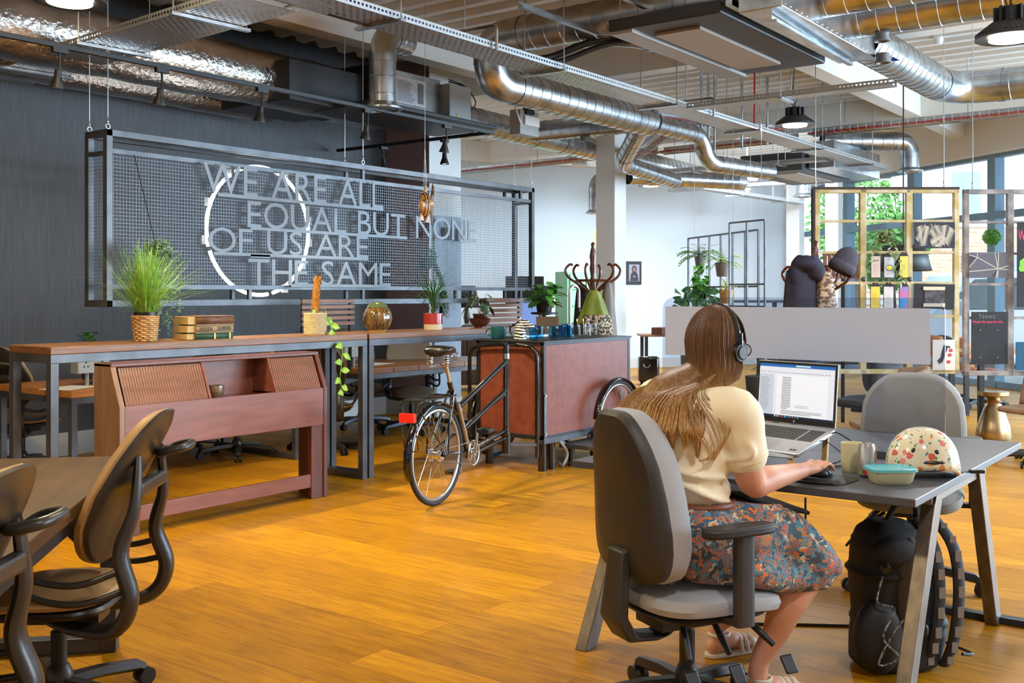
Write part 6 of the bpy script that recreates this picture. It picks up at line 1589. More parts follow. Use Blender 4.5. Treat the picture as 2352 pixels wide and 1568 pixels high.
# planter with trunk
q = W(1746, 0, 12.0); t = thing('floor_planter', 'grey tapered floor planter with a woody stem behind the laptop', 'plant pot', (q.x, q.y, 0))
b = MB(); b.lathe([(.001, 0), (.13, 0), (.17, .46), (.15, .46), (.001, .40)], seg=28); b.build('pot', mat('lead_grey_pot', (92, 92, 98), .6), t, smooth=True); b = MB(); b.tube(spline([(0, 0, .38), (.02, 0, .7), (-.03, .02, .95), (.02, 0, 1.2)]), .045, 10); b.build('stem', M_BARK, t, smooth=True); b = MB()
for k in range(40): a = random.uniform(0, 2 * pi); leaf(b, (0, 0, random.uniform(.5, 1.2)), (cos(a), sin(a), random.uniform(-.4, .7)), .12, .04)
b.build('leaves', M_DGREEN, t)
# brass stool
q = W(2282, 0, 10.1); t = thing('brass_stool', 'round brass pedestal stool beyond the grey desk chair', 'stool', (q.x, q.y, 0)); b = MB()
b.lathe([(.001, 0), (.155, 0), (.165, .02), (.15, .12), (.09, .30), (.06, .345), (.075, .365), (.05, .38), (.07, .40), (.135, .42), (.14, .425), (.14, .46), (.001, .465)], seg=40); b.build('pedestal', mat('brushed_brass', (176, 150, 112), .3, .9), t, smooth=True)
# ================================================================== chairs
def star_base(t, r=.31, h=.10, mt=None, yaw0=0.0, post=.38, hub=.035, wheelr=.03, arm_m=None):
    mt = mt or M_BLKPLAS
    b = MB(); b.lathe([(.001, .05), (hub, .05), (hub * 1.2, h + .02), (hub * .9, h + .05), (.025, h + .06)], seg=20); b.build('hub', mt, t, smooth=True)
    for k in range(5):
        a = yaw0 + 2 * pi * k / 5; R = rotz(a).to_3x3()
        b = MB(); P = [(.02, h), (r * .5, h * .95), (r * .92, h * .78), (r, h * .62)]
        rows = []
        for x_, z_ in P:
            w_ = .03 - .035 * x_; rows.append([R @ Vector((x_, s * w_, z_ + dz)) for s, dz in ((-1, -.015), (-.7, .014), (.7, .014), (1, -.015), (0, -.03))])
        b.sheet(rows, closed=True); b.f += [tuple(range(5)), tuple(range(15, 20))]; b.m += [0, 0]
        ar = b.build('base_arm', mt, t, smooth=True, bevel=.002)
        b = MB()
        for s in (-.018, .018): b.cyl(R @ Vector((r, s - .009, wheelr)), R @ Vector((r, s + .009, wheelr)), wheelr, seg=18)
        b.cyl(R @ Vector((r, 0, wheelr)), R @ Vector((r, 0, h * .7)), .007, seg=8); b.build('caster', M_BLKPLAS, ar, smooth=True)
    b = MB(); b.cyl((0, 0, h), (0, 0, post * .72), .026, seg=18); b.cyl((0, 0, post * .6), (0, 0, post), .015, seg=14); b.build('gas_lift', M_BLKPLAS, t, smooth=True)
def rrect(cx, cy, a, b_, n=24, e=4):
    "superellipse points"
    out = []
    for k in range(n):
        t = 2 * pi * k / n; c, s = cos(t), sin(t); out.append((cx + a * (abs(c) ** (2 / e)) * (1 if c > 0 else -1), cy + b_ * (abs(s) ** (2 / e)) * (1 if s > 0 else -1)))
    return out
def cushion(mb, cx, cy, a, b_, z0, z1, e=3.4, n=32, dome=.02, bend=None):
    lay = [(z0, .86), (z0 + (z1 - z0) * .15, .97), (z0 + (z1 - z0) * .5, 1.0), (z0 + (z1 - z0) * .85, .97), (z1, .86), (z1 + dome, .45), (z1 + dome * 1.15, .02)]
    rows = []
    for z, k in lay:
        rows.append([Vector((x, y, z - (bend * max(0, (x - cx) / a) ** 2 if bend else 0))) for x, y in rrect(cx, cy, a * k, b_ * k, n, e)])
    o = len(mb.v); mb.sheet(rows, closed=True); mb.f.append(tuple(range(o, o + n))); mb.m.append(mb.mi)
# --- woman's task chair: facing +x locally
def task_chair(loc, yaw, label, fabric, shell, arms=(1,), levers=True, seat_z=.46, back_h=(.50, 1.03), back_w=(.185, .22), facing_arms=True, group=None, name='task_chair'):
    t = thing(name, label, 'chair', loc, yaw, group); star_base(t, .31, .11, M_BLKPLAS, .3, seat_z - .07)
    b = MB(); cushion(b, .03, 0, .25, .24, seat_z - .075, seat_z - .015, dome=.022, bend=.03); b.build('seat', fabric, t, smooth=True)
    b = MB(); cushion(b, .02, 0, .22, .21, seat_z - .10, seat_z - .078, dome=-.002); b.box((-.02, 0, seat_z - .12), (.26, .16, .05)); b.build('seat_pan', shell, t, smooth=True)
    # back: silhouette narrow at the top, wide at the bottom
    def backlayer(xo, k, zc=None):
        rows = []; n = 30
        for j in range(n):
            a = 2 * pi * j / n; s, c = sin(a), cos(a); zz = back_h[0] + (back_h[1] - back_h[0]) * (.5 + .5 * (abs(s) ** .6) * (1 if s > 0 else -1) * k)
            u = (zz - back_h[0]) / (back_h[1] - back_h[0]); w_ = (back_w[1] * (1 - u) + back_w[0] * u) * 1.06
            if u > .6: w_ *= 1 - .25 * ((u - .6) / .4) ** 2
            y = w_ * (abs(c) ** .48) * (1 if c > 0 else -1) * k
            rows.append(Vector((xo - .06 * u + .03 * sin(pi * u) * .6 + .03 * (y / .2) ** 2 * .5, y, zz)))
        return rows
    b = MB(); b.sheet([backlayer(-.215, .90), backlayer(-.21, .985), backlayer(-.19, 1.0), backlayer(-.15, .985), backlayer(-.125, .90), backlayer(-.115, .5), backlayer(-.115, .05)], closed=True); b.cap(30); b.build('backrest', fabric, t, smooth=True)
    b = MB(); b.sheet([backlayer(-.212, .985), backlayer(-.235, .99), backlayer(-.252, .93), backlayer(-.262, .7), backlayer(-.262, .4), backlayer(-.26, .05)], closed=True); b.cap(30); b.build('back_shell', shell, t, smooth=True)
    b = MB(); rows = []
    for z_, x_, w_ in ((seat_z + .12, -.262, .045), (seat_z, -.275, .05), (seat_z - .1, -.285, .06), (seat_z - .17, -.24, .055), (seat_z - .18, -.12, .05), (seat_z - .13, -.05, .045)):
        rows.append([Vector((x_ - .02, -w_, z_)), Vector((x_ + .02, -w_, z_ + .01)), Vector((x_ + .02, w_, z_ + .01)), Vector((x_ - .02, w_, z_))])
    b.sheet(rows, closed=True); b.f += [(0, 1, 2, 3), (20, 21, 22, 23)]; b.m += [0, 0]; b.build('back_support', shell, t, smooth=True, bevel=.01)
    for s in arms:
        y = s * .275
        b = MB(); b.prism(rrect(.0, y, .135, .042, 20, 3), seat_z + .195, seat_z + .225); b.build('arm_pad', mat('soft_black', (38, 36, 36), .5), t, bevel=.008, smooth=True)
        b = MB(); b.prism(rrect(.02, y, .035, .018, 14, 4), seat_z - .09, seat_z + .2); b.bar((.02, y, seat_z - .08), (.0, y * .5, seat_z - .09), .05, .02); b.build('arm_post', shell, t, smooth=True)
    if levers:
        for x_, y_, dx2, dy2 in ((-.10, -.12, -.05, -.13), (.02, -.12, .0, -.14), (.15, -.10, .09, -.16)):
            b = MB(); p0 = Vector((x_, y_, seat_z - .12)); p1 = Vector((x_ + dx2 * .6, y_ + dy2 * .6, seat_z - .20)); b.tube([p0, p0.lerp(p1, .5), p1], [.010, .012, .009], 10); lv = b.build('lever', M_BLKPLAS, t, smooth=True)
            b = MB(); p2 = p1 + Vector((dx2 * .25, dy2 * .3, -.05)); R = Matrix.Rotation(.9, 3, 'X'); b.box(p2, (.048, .062, .012), R); pd = b.build('paddle', M_BLKPLAS, lv, bevel=.012)
    return t
M_GREYFAB = mat('grey_wool_fabric', (142, 142, 146), .85, bump=.25, scale=240, sheen=.3)
M_TAUPE = mat('taupe_fabric', (150, 146, 140), .85, bump=.25, scale=240)
M_SHELL = mat('grey_brown_shell', (50, 46, 44), .5, bump=.05, scale=200)
CH = Vector((3.15, 1.63, 0)); CYAW = -.48
task_chair(CH, CYAW, 'grey high-backed task chair the woman sits on', mat('grey_chair_fabric', (164, 164, 166), .85, bump=.25, scale=240), M_SHELL, arms=(-1, 1), seat_z=.455, back_h=(.475, 1.03), back_w=(.145, .225))
task_chair((5.12, 1.47, 0), 3.35, 'grey task chair on the far side of the charcoal desk', M_TAUPE, mat('brown_pan', (56, 50, 46), .5), arms=(-1, 1), seat_z=.50, back_h=(.52, 1.01), back_w=(.22, .24))
# --- ergonomic tan chair: faces +x locally
M_TAN = mat('tan_leather', (190, 150, 98), .5, rgb2=(176, 136, 86), scale=5, bump=.05)
def ergo_chair(loc, yaw, label, pad=M_TAN, shell=M_BRONZE, group='tan ergonomic chairs', seat_z=.45, arms=True, name='ergonomic_chair'):
    t = thing(name, label, 'chair', loc, yaw, group); star_base(t, .32, .10, shell, .2, seat_z - .06, hub=.04)
    b = MB(); cushion(b, .04, 0, .24, .235, seat_z - .04, seat_z - .005, dome=.02, bend=.05); b.build('seat', pad, t, smooth=True)
    b = MB(); cushion(b, .02, 0, .22, .22, seat_z - .075, seat_z - .042, dome=-.004); b.box((.0, 0, seat_z - .10), (.3, .12, .05)); b.build('seat_pan', shell, t, smooth=True)
    def rowsback(xo, k):
        rows = []
        for j in range(28):
            a = 2 * pi * j / 28; s, c = sin(a), cos(a)
            u = .5 + .5 * (abs(s) ** .58) * (1 if s > 0 else -1) * k; z_ = seat_z + .08 + .50 * u
            w_ = .19 + .055 * sin(pi * min(1, u * 1.25) * .9) ; w_ = w_ if u < .8 else w_ * (1 - .3 * ((u - .8) / .2) ** 2)
            y = w_ * (abs(c) ** .48) * (1 if c > 0 else -1) * k
            rows.append(Vector((xo - .19 + .03 * cos(pi * u) - .13 * u * u + .45 * y * y * 1.2 * (1 - .3 * u), y, z_)))
        return rows
    b = MB(); b.sheet([rowsback(-.008, .97), rowsback(.006, 1.0), rowsback(.028, .97), rowsback(.036, .8), rowsback(.036, .4), rowsback(.036, .04)], closed=True); b.cap(28); b.build('backrest', pad, t, smooth=True)
    b = MB(); b.sheet([rowsback(-.006, 1.0), rowsback(-.02, .98), rowsback(-.03, .85), rowsback(-.034, .5), rowsback(-.034, .04)], closed=True); b.cap(28); b.build('back_shell', shell, t, smooth=True)
    # swooping side spars
    for s in (-1, 1):
        b = MB(); P = spline([(-.30, s * .13, seat_z + .44), (-.30, s * .17, seat_z + .28), (-.265, s * .20, seat_z + .14), (-.30, s * .215, seat_z + .0), (-.25, s * .20, seat_z - .10), (-.10, s * .12, seat_z - .12), (.02, s * .05, seat_z - .11)], 7)
        n = len(P); b.tube(P, [.017 + .024 * sin(pi * i / (n - 1)) for i in range(n)], 12, flat=.65); b.build('side_spar', shell, t, smooth=True)
        if arms:
            b = MB(); b.tube(spline([(-.29, s * .215, seat_z + .10), (-.15, s * .27, seat_z + .06), (.0, s * .285, seat_z + .09), (.10, s * .27, seat_z + .15)], 7), .011, 10); b.tube(spline([(-.29, s * .215, seat_z + .03), (-.15, s * .27, seat_z - .0), (.0, s * .285, seat_z + .04), (.10, s * .27, seat_z + .15)], 7), .011, 10); ar = b.build('arm_bracket', shell, t, smooth=True)
            b = MB(); b.prism(rrect(.08, s * .27, .12, .04, 20, 3), seat_z + .15, seat_z + .18); b.build('arm_pad', M_BLKPLAS, t, bevel=.01, smooth=True)
    b = MB(); b.bar((-.30, -.15, seat_z + .33), (-.30, .15, seat_z + .33), .04, .05); b.build('cross_bar', shell, t, bevel=.012)
    b = MB(); hp = [(-.30, -.13, seat_z + .40), (-.34, -.17, seat_z + .43), (-.40, -.15, seat_z + .445), (-.41, -.10, seat_z + .445), (-.39, -.04, seat_z + .44), (-.33, -.03, seat_z + .43), (-.31, -.08, seat_z + .42)]
    b.tube(spline(hp, 6), .015, 10); b.build('rear_loop', shell, t, smooth=True)
    return t
UL = 46.2
lyaw = atan2(.692, -.722)
q = W(135, 0, 3.52); e1 = ergo_chair((q.x, q.y, 0), lyaw - .1, 'tan and bronze ergonomic chair pulled up to the foreground table', seat_z=.43)
q = W(-330, 0, 2.36); dup(e1, (q.x, q.y, 0), lyaw - .15, 'tan ergonomic chair cut by the left edge, nearest the viewer')
q = onX(60, 0); 
q = W(50, 0, 8.3); dup(e1, (q.x, q.y, 0), .4, 'tan ergonomic chair behind the left end of the high table')
q = W(745, 0, 9.3); dup(e1, (q.x, q.y, 0), .55, 'tan edged dark ergonomic chair right of the mahogany unit')
q = W(545, 0, 9.0); dup(e1, (q.x, q.y, 0), 2.6, 'tan ergonomic chair whose base shows under the mahogany unit')
q = W(420, 0, 9.3); dup(e1, (q.x, q.y, 0), 1.9, 'tan ergonomic chair mostly hidden behind the stacked books')
q = W(945, 0, 10.6); e2 = ergo_chair((q.x, q.y, 0), -2.3, 'taupe ergonomic chair turned sideways beside the plank desk', pad=mat('taupe_leather', (134, 118, 98), .5), shell=mat('steel_blue_frame', (78, 84, 94), .35, .5), group='taupe ergonomic chairs')
q = W(830, 0, 11.0); dup(e2, (q.x, q.y, 0), -1.9, 'taupe ergonomic chair behind the metal socket box')
# distant chairs
M_BROWNL = mat('brown_suede', (150, 122, 100), .8, rgb2=(126, 100, 80), scale=8)
def shell_chair(px_, d_, yaw, m, label, group=None):
    q = W(px_, 0, d_); t = thing('shell_chair', label, 'chair', (q.x, q.y, 0), yaw, group); star_base(t, .3, .09, M_BLKPLAS, .5, .40)
    b = MB(); cushion(b, 0, 0, .24, .24, .42, .47, dome=.015); b.build('seat', m, t, smooth=True)
    b = MB(); rows = []
    for i in range(9):
        u = i / 8; z_ = .46 + .42 * u; rows.append([Vector((-.23 + .12 * (abs(v) ** 2) - .06 * u, v * (.25 - .05 * u * u), z_ - .03 * abs(v) * u)) for v in [(k - 6) / 6 for k in range(13)]])
    b.sheet(rows); b.build('backrest', m, t, smooth=True, solid=.035)
    return t
shell_chair(2035, 7.6, 2.2, M_BROWNL, 'brown suede chair seen between laptop and grey chair')
shell_chair(2165, 13.8, RYAW + .3, mat('orange_leather', (196, 120, 66), .45), 'orange shell chair at left behind the news board', 'orange shell chairs')
shell_chair(2255, 12.9, RYAW - .5, MATS['orange_leather'], 'orange shell chair directly below the news board', 'orange shell chairs')
shell_chair(2375, 8.6, 2.6, M_BROWNL, 'brown suede chair cut by the right edge')
q = W(1990, 0, 9.6); 
task_chair((q.x, q.y, 0), 1.2, 'dark wheeled chair under the desk behind the laptop screen', mat('dark_fab', (60, 58, 62), .8), M_BLKPLAS, arms=(), levers=False)
# ================================================================== foreground table, left
C_ = Vector((2.52, 3.82, 0)); ya = radians(46.2)
t = thing('foreground_table', 'dark oiled wooden table with steel frame at the lower left', 'table', C_, ya + pi)    # local +x toward camera, +y to the right => use -y
M_OILED = wood('oiled_oak', (62, 38, 14), (94, 62, 26), 2.2, (1, 7, 7), .55, .12); M_OILED.node_tree.nodes['Principled BSDF'].inputs['Specular IOR Level'].default_value = .3
b = MB(); b.bb((0, -1.5, .69), (2.6, 0, .735)); b.build('tabletop', M_OILED, t, bevel=.004)
b = MB(); b.bb((.02, -.06, .64), (2.55, -.02, .69)); b.bb((.02, -1.45, .64), (2.55, -1.41, .69)); b.build('apron', M_BLACK, t)
for x_ in (.16, 2.0):
    b = MB(); b.bb((x_, -.1, 0), (x_ + .06, -.04, .64)); b.build('leg', M_RAW, t, bevel=.003)
    b = MB(); b.bb((x_, -1.4, 0), (x_ + .06, -1.34, .64)); b.build('leg', M_RAW, t, bevel=.003)
    b = MB(); b.bb((x_, -1.34, 0), (x_ + .06, -.1, .06)); b.build('foot_rail', M_RAW, t, bevel=.003)
# ================================================================== charcoal desk
DX0, DX1, DY0, DY1, DZ = 3.49, 5.12, .985, 2.32, .735
M_DESKG = mat('charcoal_laminate', (74, 74, 80), .42)
M_LEGT = mat('taupe_metal_leg', (124, 112, 100), .35, .6, rgb2=(104, 94, 84), scale=6, stretch=(6, 6, 1))
t = thing('office_desk', 'charcoal double desk with splayed taupe legs where the woman works', 'desk', (DX0, DY0, 0))
b = MB(); b.bb((0, 0, DZ - .028), (DX1 - DX0, DY1 - DY0, DZ)); b.build('desktop', M_DESKG, t, bevel=.003)
for y_ in (.02, DY1 - DY0 - .10):
    for (xf, xt) in ((-.01, .38), (1.30, .98)):
        b = MB(); rows = []
        p0 = Vector((xf, y_, 0)); p1 = Vector((xt, y_, DZ - .03)); w_ = .085
        rows.append([p0 + Vector((-w_ / 2, 0, 0)), p0 + Vector((w_ / 2, 0, 0)), p0 + Vector((w_ / 2, .05, 0)), p0 + Vector((-w_ / 2, .05, 0))])
        rows.append([p1 + Vector((-w_ / 2, 0, 0)), p1 + Vector((w_ / 2, 0, 0)), p1 + Vector((w_ / 2, .05, 0)), p1 + Vector((-w_ / 2, .05, 0))])
        b.sheet(rows, closed=True); b.f += [(0, 1, 2, 3), (4, 5, 6, 7)]; b.m += [0, 0]; b.build('leg', M_LEGT, t, bevel=.004)
b = MB(); b.bb((.3, .03, DZ - .07), (1.1, .07, DZ - .028)); b.bb((.3, 1.25, DZ - .07), (1.1, 1.29, DZ - .028)); each(b, 'cross_rail', M_LEGT, t)
# cable tray foot and floor bar
b = MB(); b.bb((.55, .4, .0), (.6, 1.3, .03)); o = b.build('floor_bar', mat('blue_black_bar', (50, 56, 66), .4, .4), None, bevel=.004); o.location = (DX0 + .75, DY0 - .9, 0); tag(o, 'dark metal floor bar lying beneath the charcoal desk', 'bar')
# acrylic screen
SX = 4.30; sc = thing('acrylic_screen', 'clear acrylic desk divider with a frosted band', 'screen', (SX, 1.10, DZ))
b = MB(); P = [(0, 0), (1.28, 0), (1.28, .59), (1.22, .65), (.06, .65), (0, .59)]
P = [(0, 0), (1.25, 0)] + [(1.19 + .06 * cos(a), .59 + .06 * sin(a)) for a in [k * pi / 16 for k in range(9)]] + [(.06 + .06 * cos(a), .59 + .06 * sin(a)) for a in [pi / 2 + k * pi / 16 for k in range(9)]]
b.prism(P, -.003, .003, ax='x'); b.build('clear_panel', M_ACRYL, sc)
m_, n_, bn_ = nodes_of('frosted_film', .8); bn_.inputs['Base Color'].default_value = lin((204, 216, 244)); bn_.inputs['Alpha'].default_value = .93
b = MB(); b.bb((-.0045, .055, .385), (-.0032, 1.235, .608)); b.build('frosted_band', m_, sc)
for y_ in (.2, 1.05):
    b = MB(); b.bb((-.03, y_, 0), (.03, y_ + .06, .03)); b.build('clamp', M_RAW, sc, bevel=.003)
# laptop
BR = Vector((3.99, 1.425, .875)); BL = Vector((4.09, 1.80, .875)); 
wdir = (BL - BR).normalized(); fdir = Vector((-wdir.y, wdir.x, 0)); 
if fdir.x > 0: fdir = -fdir            # toward the user
lw = .385; down = (fdir * .245 + Vector((0, 0, -.075))).normalized()
nrmL = down.cross(-wdir).normalized(); 
if nrmL.z < 0: nrmL = -nrmL
LM = frame(BL, -wdir, -down, nrmL)     # local: x left->right, y toward the hinge, z up; origin at the hinge, left
lp = bpy.data.objects.new('laptop', None); COL.objects.link(lp); lp.matrix_world = LM; lp.location = BL
lp.rotation_euler = LM.to_euler(); tag(lp, 'open silver laptop raised on a small stand in front of the woman', 'laptop')
b = MB(); b.bb((0, -.25, -.016), (lw, 0, 0)); b.build('keyboard_deck', mat('laptop_silver', (186, 186, 188), .35, .7), lp, bevel=.003)
b = MB()
rowsK = [(15, .014), (15, .0165), (15, .0165), (14, .0165), (14, .0165), (11, .0165)]
y_ = -.03
for ri, (nk, kh) in enumerate(rowsK):
    x_ = .018; full = lw - .036; kw = full * .78 / nk if ri < 5 else 0
    if ri < 5:
        for k in range(nk): b.bb((x_ + k * kw + .001, y_ - kh, 0), (x_ + (k + 1) * kw - .001, y_ - .001, .0012))
    else:
        ws = [1, 1, 1, 1, 5.5, 1, 1, 1, 1, 1]; tot = sum(ws); xx = x_
        for w_ in ws: ww = full * .78 * w_ / tot; b.bb((xx + .001, y_ - kh, 0), (xx + ww - .001, y_ - .001, .0012)); xx += ww
    for k in range(4): xx = x_ + full * .80 + k * full * .05; b.bb((xx + .001, y_ - kh, 0), (xx + full * .05 - .001, y_ - .001, .0012))
    y_ -= kh + .0015
b.build('keys', mat('dark_keys', (56, 52, 50), .5), lp)
b = MB(); b.bb((.12, -.235, 0), (.25, -.155, .0005)); b.build('touchpad', mat('touchpad_silver', (176, 176, 178), .3, .6), lp)
b = MB(); b.bb((lw - .055, -.225, 0), (lw - .028, -.212, .0008)); b.build('badge', M_BLACK, lp); 
# screen part
ang = radians(112); cs, sn = cos(ang - pi / 2), sin(ang - pi / 2)
upv = Vector((0, sn, cs)); SM = frame((0, 0, .002), (1, 0, 0), upv, Vector((1, 0, 0)).cross(upv))
def Sbox(x0, y0, x1, y1, z0, z1):
    b.add([SM @ Vector(p) for p in [(x, y, z) for x in (x0, x1) for y in (y0, y1) for z in (z0, z1)]], [(0, 1, 3, 2), (4, 6, 7, 5), (0, 4, 5, 1), (2, 3, 7, 6), (0, 2, 6, 4), (1, 5, 7, 3)])
b = MB(); Sbox(0, 0, lw, .25, -.007, -.001); ld = b.build('lid', MATS['laptop_silver'], lp, bevel=.002)
b = MB(); Sbox(.003, .003, lw - .003, .247, -.001, .0005); b.build('bezel', M_BLKPLAS, ld)
b = MB(); Sbox(.011, .022, lw - .011, .238, .0005, .001); b.build('display', mat('display_page', (214, 224, 244), .4, emit=.4), ld)
b = MB(); Sbox(.011, .226, lw - .011, .238, .001, .0012); b.build('title_bar', mat('ui_blue', (30, 100, 180), .4, emit=.4), ld)
b = MB(); Sbox(.19, .229, .26, .236, .0012, .0014); b.build('search_box', mat('ui_pale', (170, 200, 226), .4, emit=.5), ld)
b = MB(); Sbox(.011, .022, lw - .011, .031, .001, .0012); b.build('task_bar', mat('ui_navy', (20, 34, 62), .4, emit=.4), ld)
b = MB(); Sbox(.011, .031, .085, .195, .001, .0012); b.build('side_pane', mat('ui_side', (196, 208, 232), .4, emit=.35), ld)
b = MB(); Sbox(.10, .031, .345, .195, .0012, .0013); b.build('page', mat('ui_page', (226, 234, 250), .4, emit=.42), ld)
b = MB()
for k in range(19): Sbox(.125 + random.uniform(0, .002), .184 - k * .0066, .17, .1865 - k * .0066, .0013, .0015)
for k in range(3): Sbox(.125, .050 - k * .006, .32 - .05 * (k == 2), .052 - k * .006, .0013, .0015)
Sbox(.125, .0585, .155, .0612, .0013, .0015)
for k in range(2): Sbox(.19, .073 - k * .006, .26, .0742 - k * .006, .0013, .0015)
for k in range(22): Sbox(.016 + .004 * (k % 3 > 0), .180 - k * .0062, .05 + random.uniform(0, .02), .1812 - k * .0062, .0013, .0015)
for k in range(22): Sbox(.02 + k * .0155, .203, .027 + k * .0155, .2055, .0013, .0015)
b.build('screen_text', mat('ui_text', (120, 128, 150), .5, emit=.2), ld)
for k, c_ in enumerate(((230, 230, 235), (240, 220, 120), (60, 150, 230), (230, 90, 60), (70, 190, 240), (40, 120, 220), (60, 160, 90), (220, 60, 50), (60, 120, 210), (90, 180, 60))):
    b = MB(); Sbox(.095 + k * .0125, .0235, .101 + k * .0125, .0290, .0012, .0014); b.build('task_icon', mat('icon_%d' % k, c_, .5, emit=.6), ld)
# 'hp' style round mark reproduced as circle with letters
b = MB(); b.add([SM @ Vector((lw / 2 + .0045 * cos(a), .0115 + .0045 * sin(a), .0008)) for a in [2 * pi * k / 20 for k in range(20)]], [tuple(range(20))]); mk = b.build('maker_mark', mat('mark_silver', (200, 200, 205), .4), ld)
b = MB(); addtext(b, 'hp', .008, SM @ Matrix.Translation((lw / 2 - .003, .0095, .0009)), .0001, width=.006, height=.004); b.build('mark_letters', M_BLACK, ld)
b = MB(); addtext(b, 'hp', .01, Matrix.Translation((lw - .047, -.222, .001)), .0001, width=.010, height=.007); b.build('badge_letters', M_WHITE, lp)
# stand
ls = thing('laptop_stand', 'small wood and metal stand lifting the laptop off the desk', 'stand', (3.86, 1.60, DZ))
for x_, y_, h_ in ((-.12, -.09, .055), (-.12, .12, .055), (.13, -.13, .105), (.13, .14, .105)):
    b = MB(); b.bar((x_, y_, 0), (x_ + .02, y_, h_), .018, .02, up=(0, 1, 0)); b.build('leg', mat('light_pine', (206, 160, 90), .5), ls)
b = MB(); b.bar((-.12, .0, .052), (.14, .0, .108), .20, .004); b.build('plate', M_BRUSH, ls)
# cables
b = MB(); b.tube(spline([LM @ Vector((lw + .0, -.02, -.008)), LM @ Vector((lw + .03, -.02, -.005)), Vector((4.03, 1.345, .80)), Vector((3.99, 1.37, .745)), Vector((3.9, 1.46, .742))], 7), .0028, 6); tag(b.build('laptop_cable', M_BLKPLAS, smooth=True), 'black cable looping from the laptop hinge to the desk', 'cable')
b = MB(); b.tube(spline([LM @ Vector((lw, -.10, -.008)), LM @ Vector((lw + .03, -.10, -.008)), Vector((3.93, 1.372, .78)), Vector((3.95, 1.44, .74))], 7), .0018, 6); tag(b.build('laptop_cable', M_BLKPLAS, smooth=True), 'thin black lead plugged into the side of the laptop', 'cable')
q = onX(1845, DX0 - .005); b = MB(); b.tube(spline([(q.x + .02, q.y, DZ - .04), (q.x + .02, q.y, .5), (q.x + .05, q.y + .02, .32)]), .004, 6); tag(b.build('hanging_lead', M_BLKPLAS, smooth=True), 'black lead hanging down from the desk front edge', 'cable')
b = MB(); b.tube(spline([(4.1, 1.9, .006), (4.3, 1.6, .006), (4.45, 1.3, .006), (4.25, 1.0, .03), (4.15, 1.0, .05)]), .006, 6); tag(b.build('floor_cable', M_BLKPLAS, smooth=True), 'black cable lying on the floor behind the backpack', 'cable')
# mat and mouse
mp_ = onZ(1893, 1100, DZ)
M0 = Vector((3.69, 1.385, DZ))
t = thing('mouse_mat', 'black mouse mat with padded wrist rest at the desk edge', 'mouse mat', M0 + Vector((-.02, -.02, 0)), -.1)
b = MB(); b.prism(rrect(0, 0, .11, .115, 24, 4), 0, .004); b.build('pad', M_BLKPLAS, t); b = MB(); b.ell((-.085, 0, .007), (.035, .09, .012), 20, 10); b.build('wrist_rest', mat('gel_black', (34, 34, 38), .5), t, smooth=True)
t = thing('computer_mouse', 'black computer mouse under the woman\'s right hand', 'mouse', M0 + Vector((.012, -.005, .004)), -.35)
b = MB(); b.ell((0, 0, .010), (.055, .031, .024), 24, 12); b.build('shell', mat('mouse_gloss', (20, 20, 22), .2), t, smooth=True); b = MB(); b.box((.03, 0, .031), (.02, .004, .006)); b.build('scroll_wheel', M_RUBBER, t)
# mug, can, box, helmet
q = onZ(1957, 1082, DZ); mug((q.x, q.y, DZ), 'cream coloured mug behind the drink can', mat('cream_mug', (232, 222, 176), .35, coat=.3), .041, .108, yaw=.7)
q = onZ(1991, 1094, DZ); t = thing('drink_can', 'silver drink can with red lettering between mug and helmet', 'can', (q.x, q.y, DZ), atan2(-.6, -.8))
CANR = .033
b = MB(); b.lathe([(.001, .003), (.024, .0), (CANR, .010), (CANR, .105), (.027, .119), (.0262, .122), (.025, .122), (.024, .117), (.001, .117)], seg=40); b.build('body', mat('can_aluminium', (190, 186, 186), .3, .8), t, smooth=True)
def wrap(pts2, m, nm, dr=.0004):
    b = MB(); b.add([((CANR + dr) * cos(a), (CANR + dr) * sin(a), z) for a, z in pts2], [tuple(range(len(pts2)))]); return b.build(nm, m, t)
def patch(a0, a1, z0, z1, m, nm, dr=.0004, n=8):
    b = MB(); b.sheet([[((CANR + dr) * cos(a0 + (a1 - a0) * k / n), (CANR + dr) * sin(a0 + (a1 - a0) * k / n), z) for k in range(n + 1)] for z in (z0, z1)]); return b.build(nm, m, t)
M_CRED = mat('can_red', (206, 24, 30), .35)
patch(-.75, .1, .012, .028, M_CRED, 'red_band'); patch(-1.1, -.78, .012, .028, mat('can_green', (120, 180, 60), .4), 'green_mark')
patch(.05, .55, .02, .06, mat('can_blue', (150, 200, 214), .4), 'blue_panel')
b = MB(); 
for a in [radians(x) for x in range(50, 311, 10)]:
    pass
ring = [(.95 + .40 * cos(a), .078 + .024 * sin(a)) for a in [radians(x) for x in range(-130, 131, 13)][::-1]]
ring = [(.95 - .34 * cos(a), .078 + .024 * sin(a)) for a in [radians(x) for x in range(-120, 121, 12)]]; rin = [(1.0 - .20 * cos(a), .078 + .015 * sin(a)) for a in [radians(x) for x in range(-120, 121, 12)]]
b.sheet([[((CANR + .0005) * cos(a), (CANR + .0005) * sin(a), z) for a, z in ring], [((CANR + .0005) * cos(a), (CANR + .0005) * sin(a), z) for a, z in rin]]); b.build('red_letter', M_CRED, t)
b = MB(); b.add([((.009 * cos(a) + .006), .007 * sin(a), .1195) for a in [2 * pi * k / 12 for k in range(12)]], [tuple(range(12))]); b.build('ring_pull', M_CHROME, t, solid=.001)
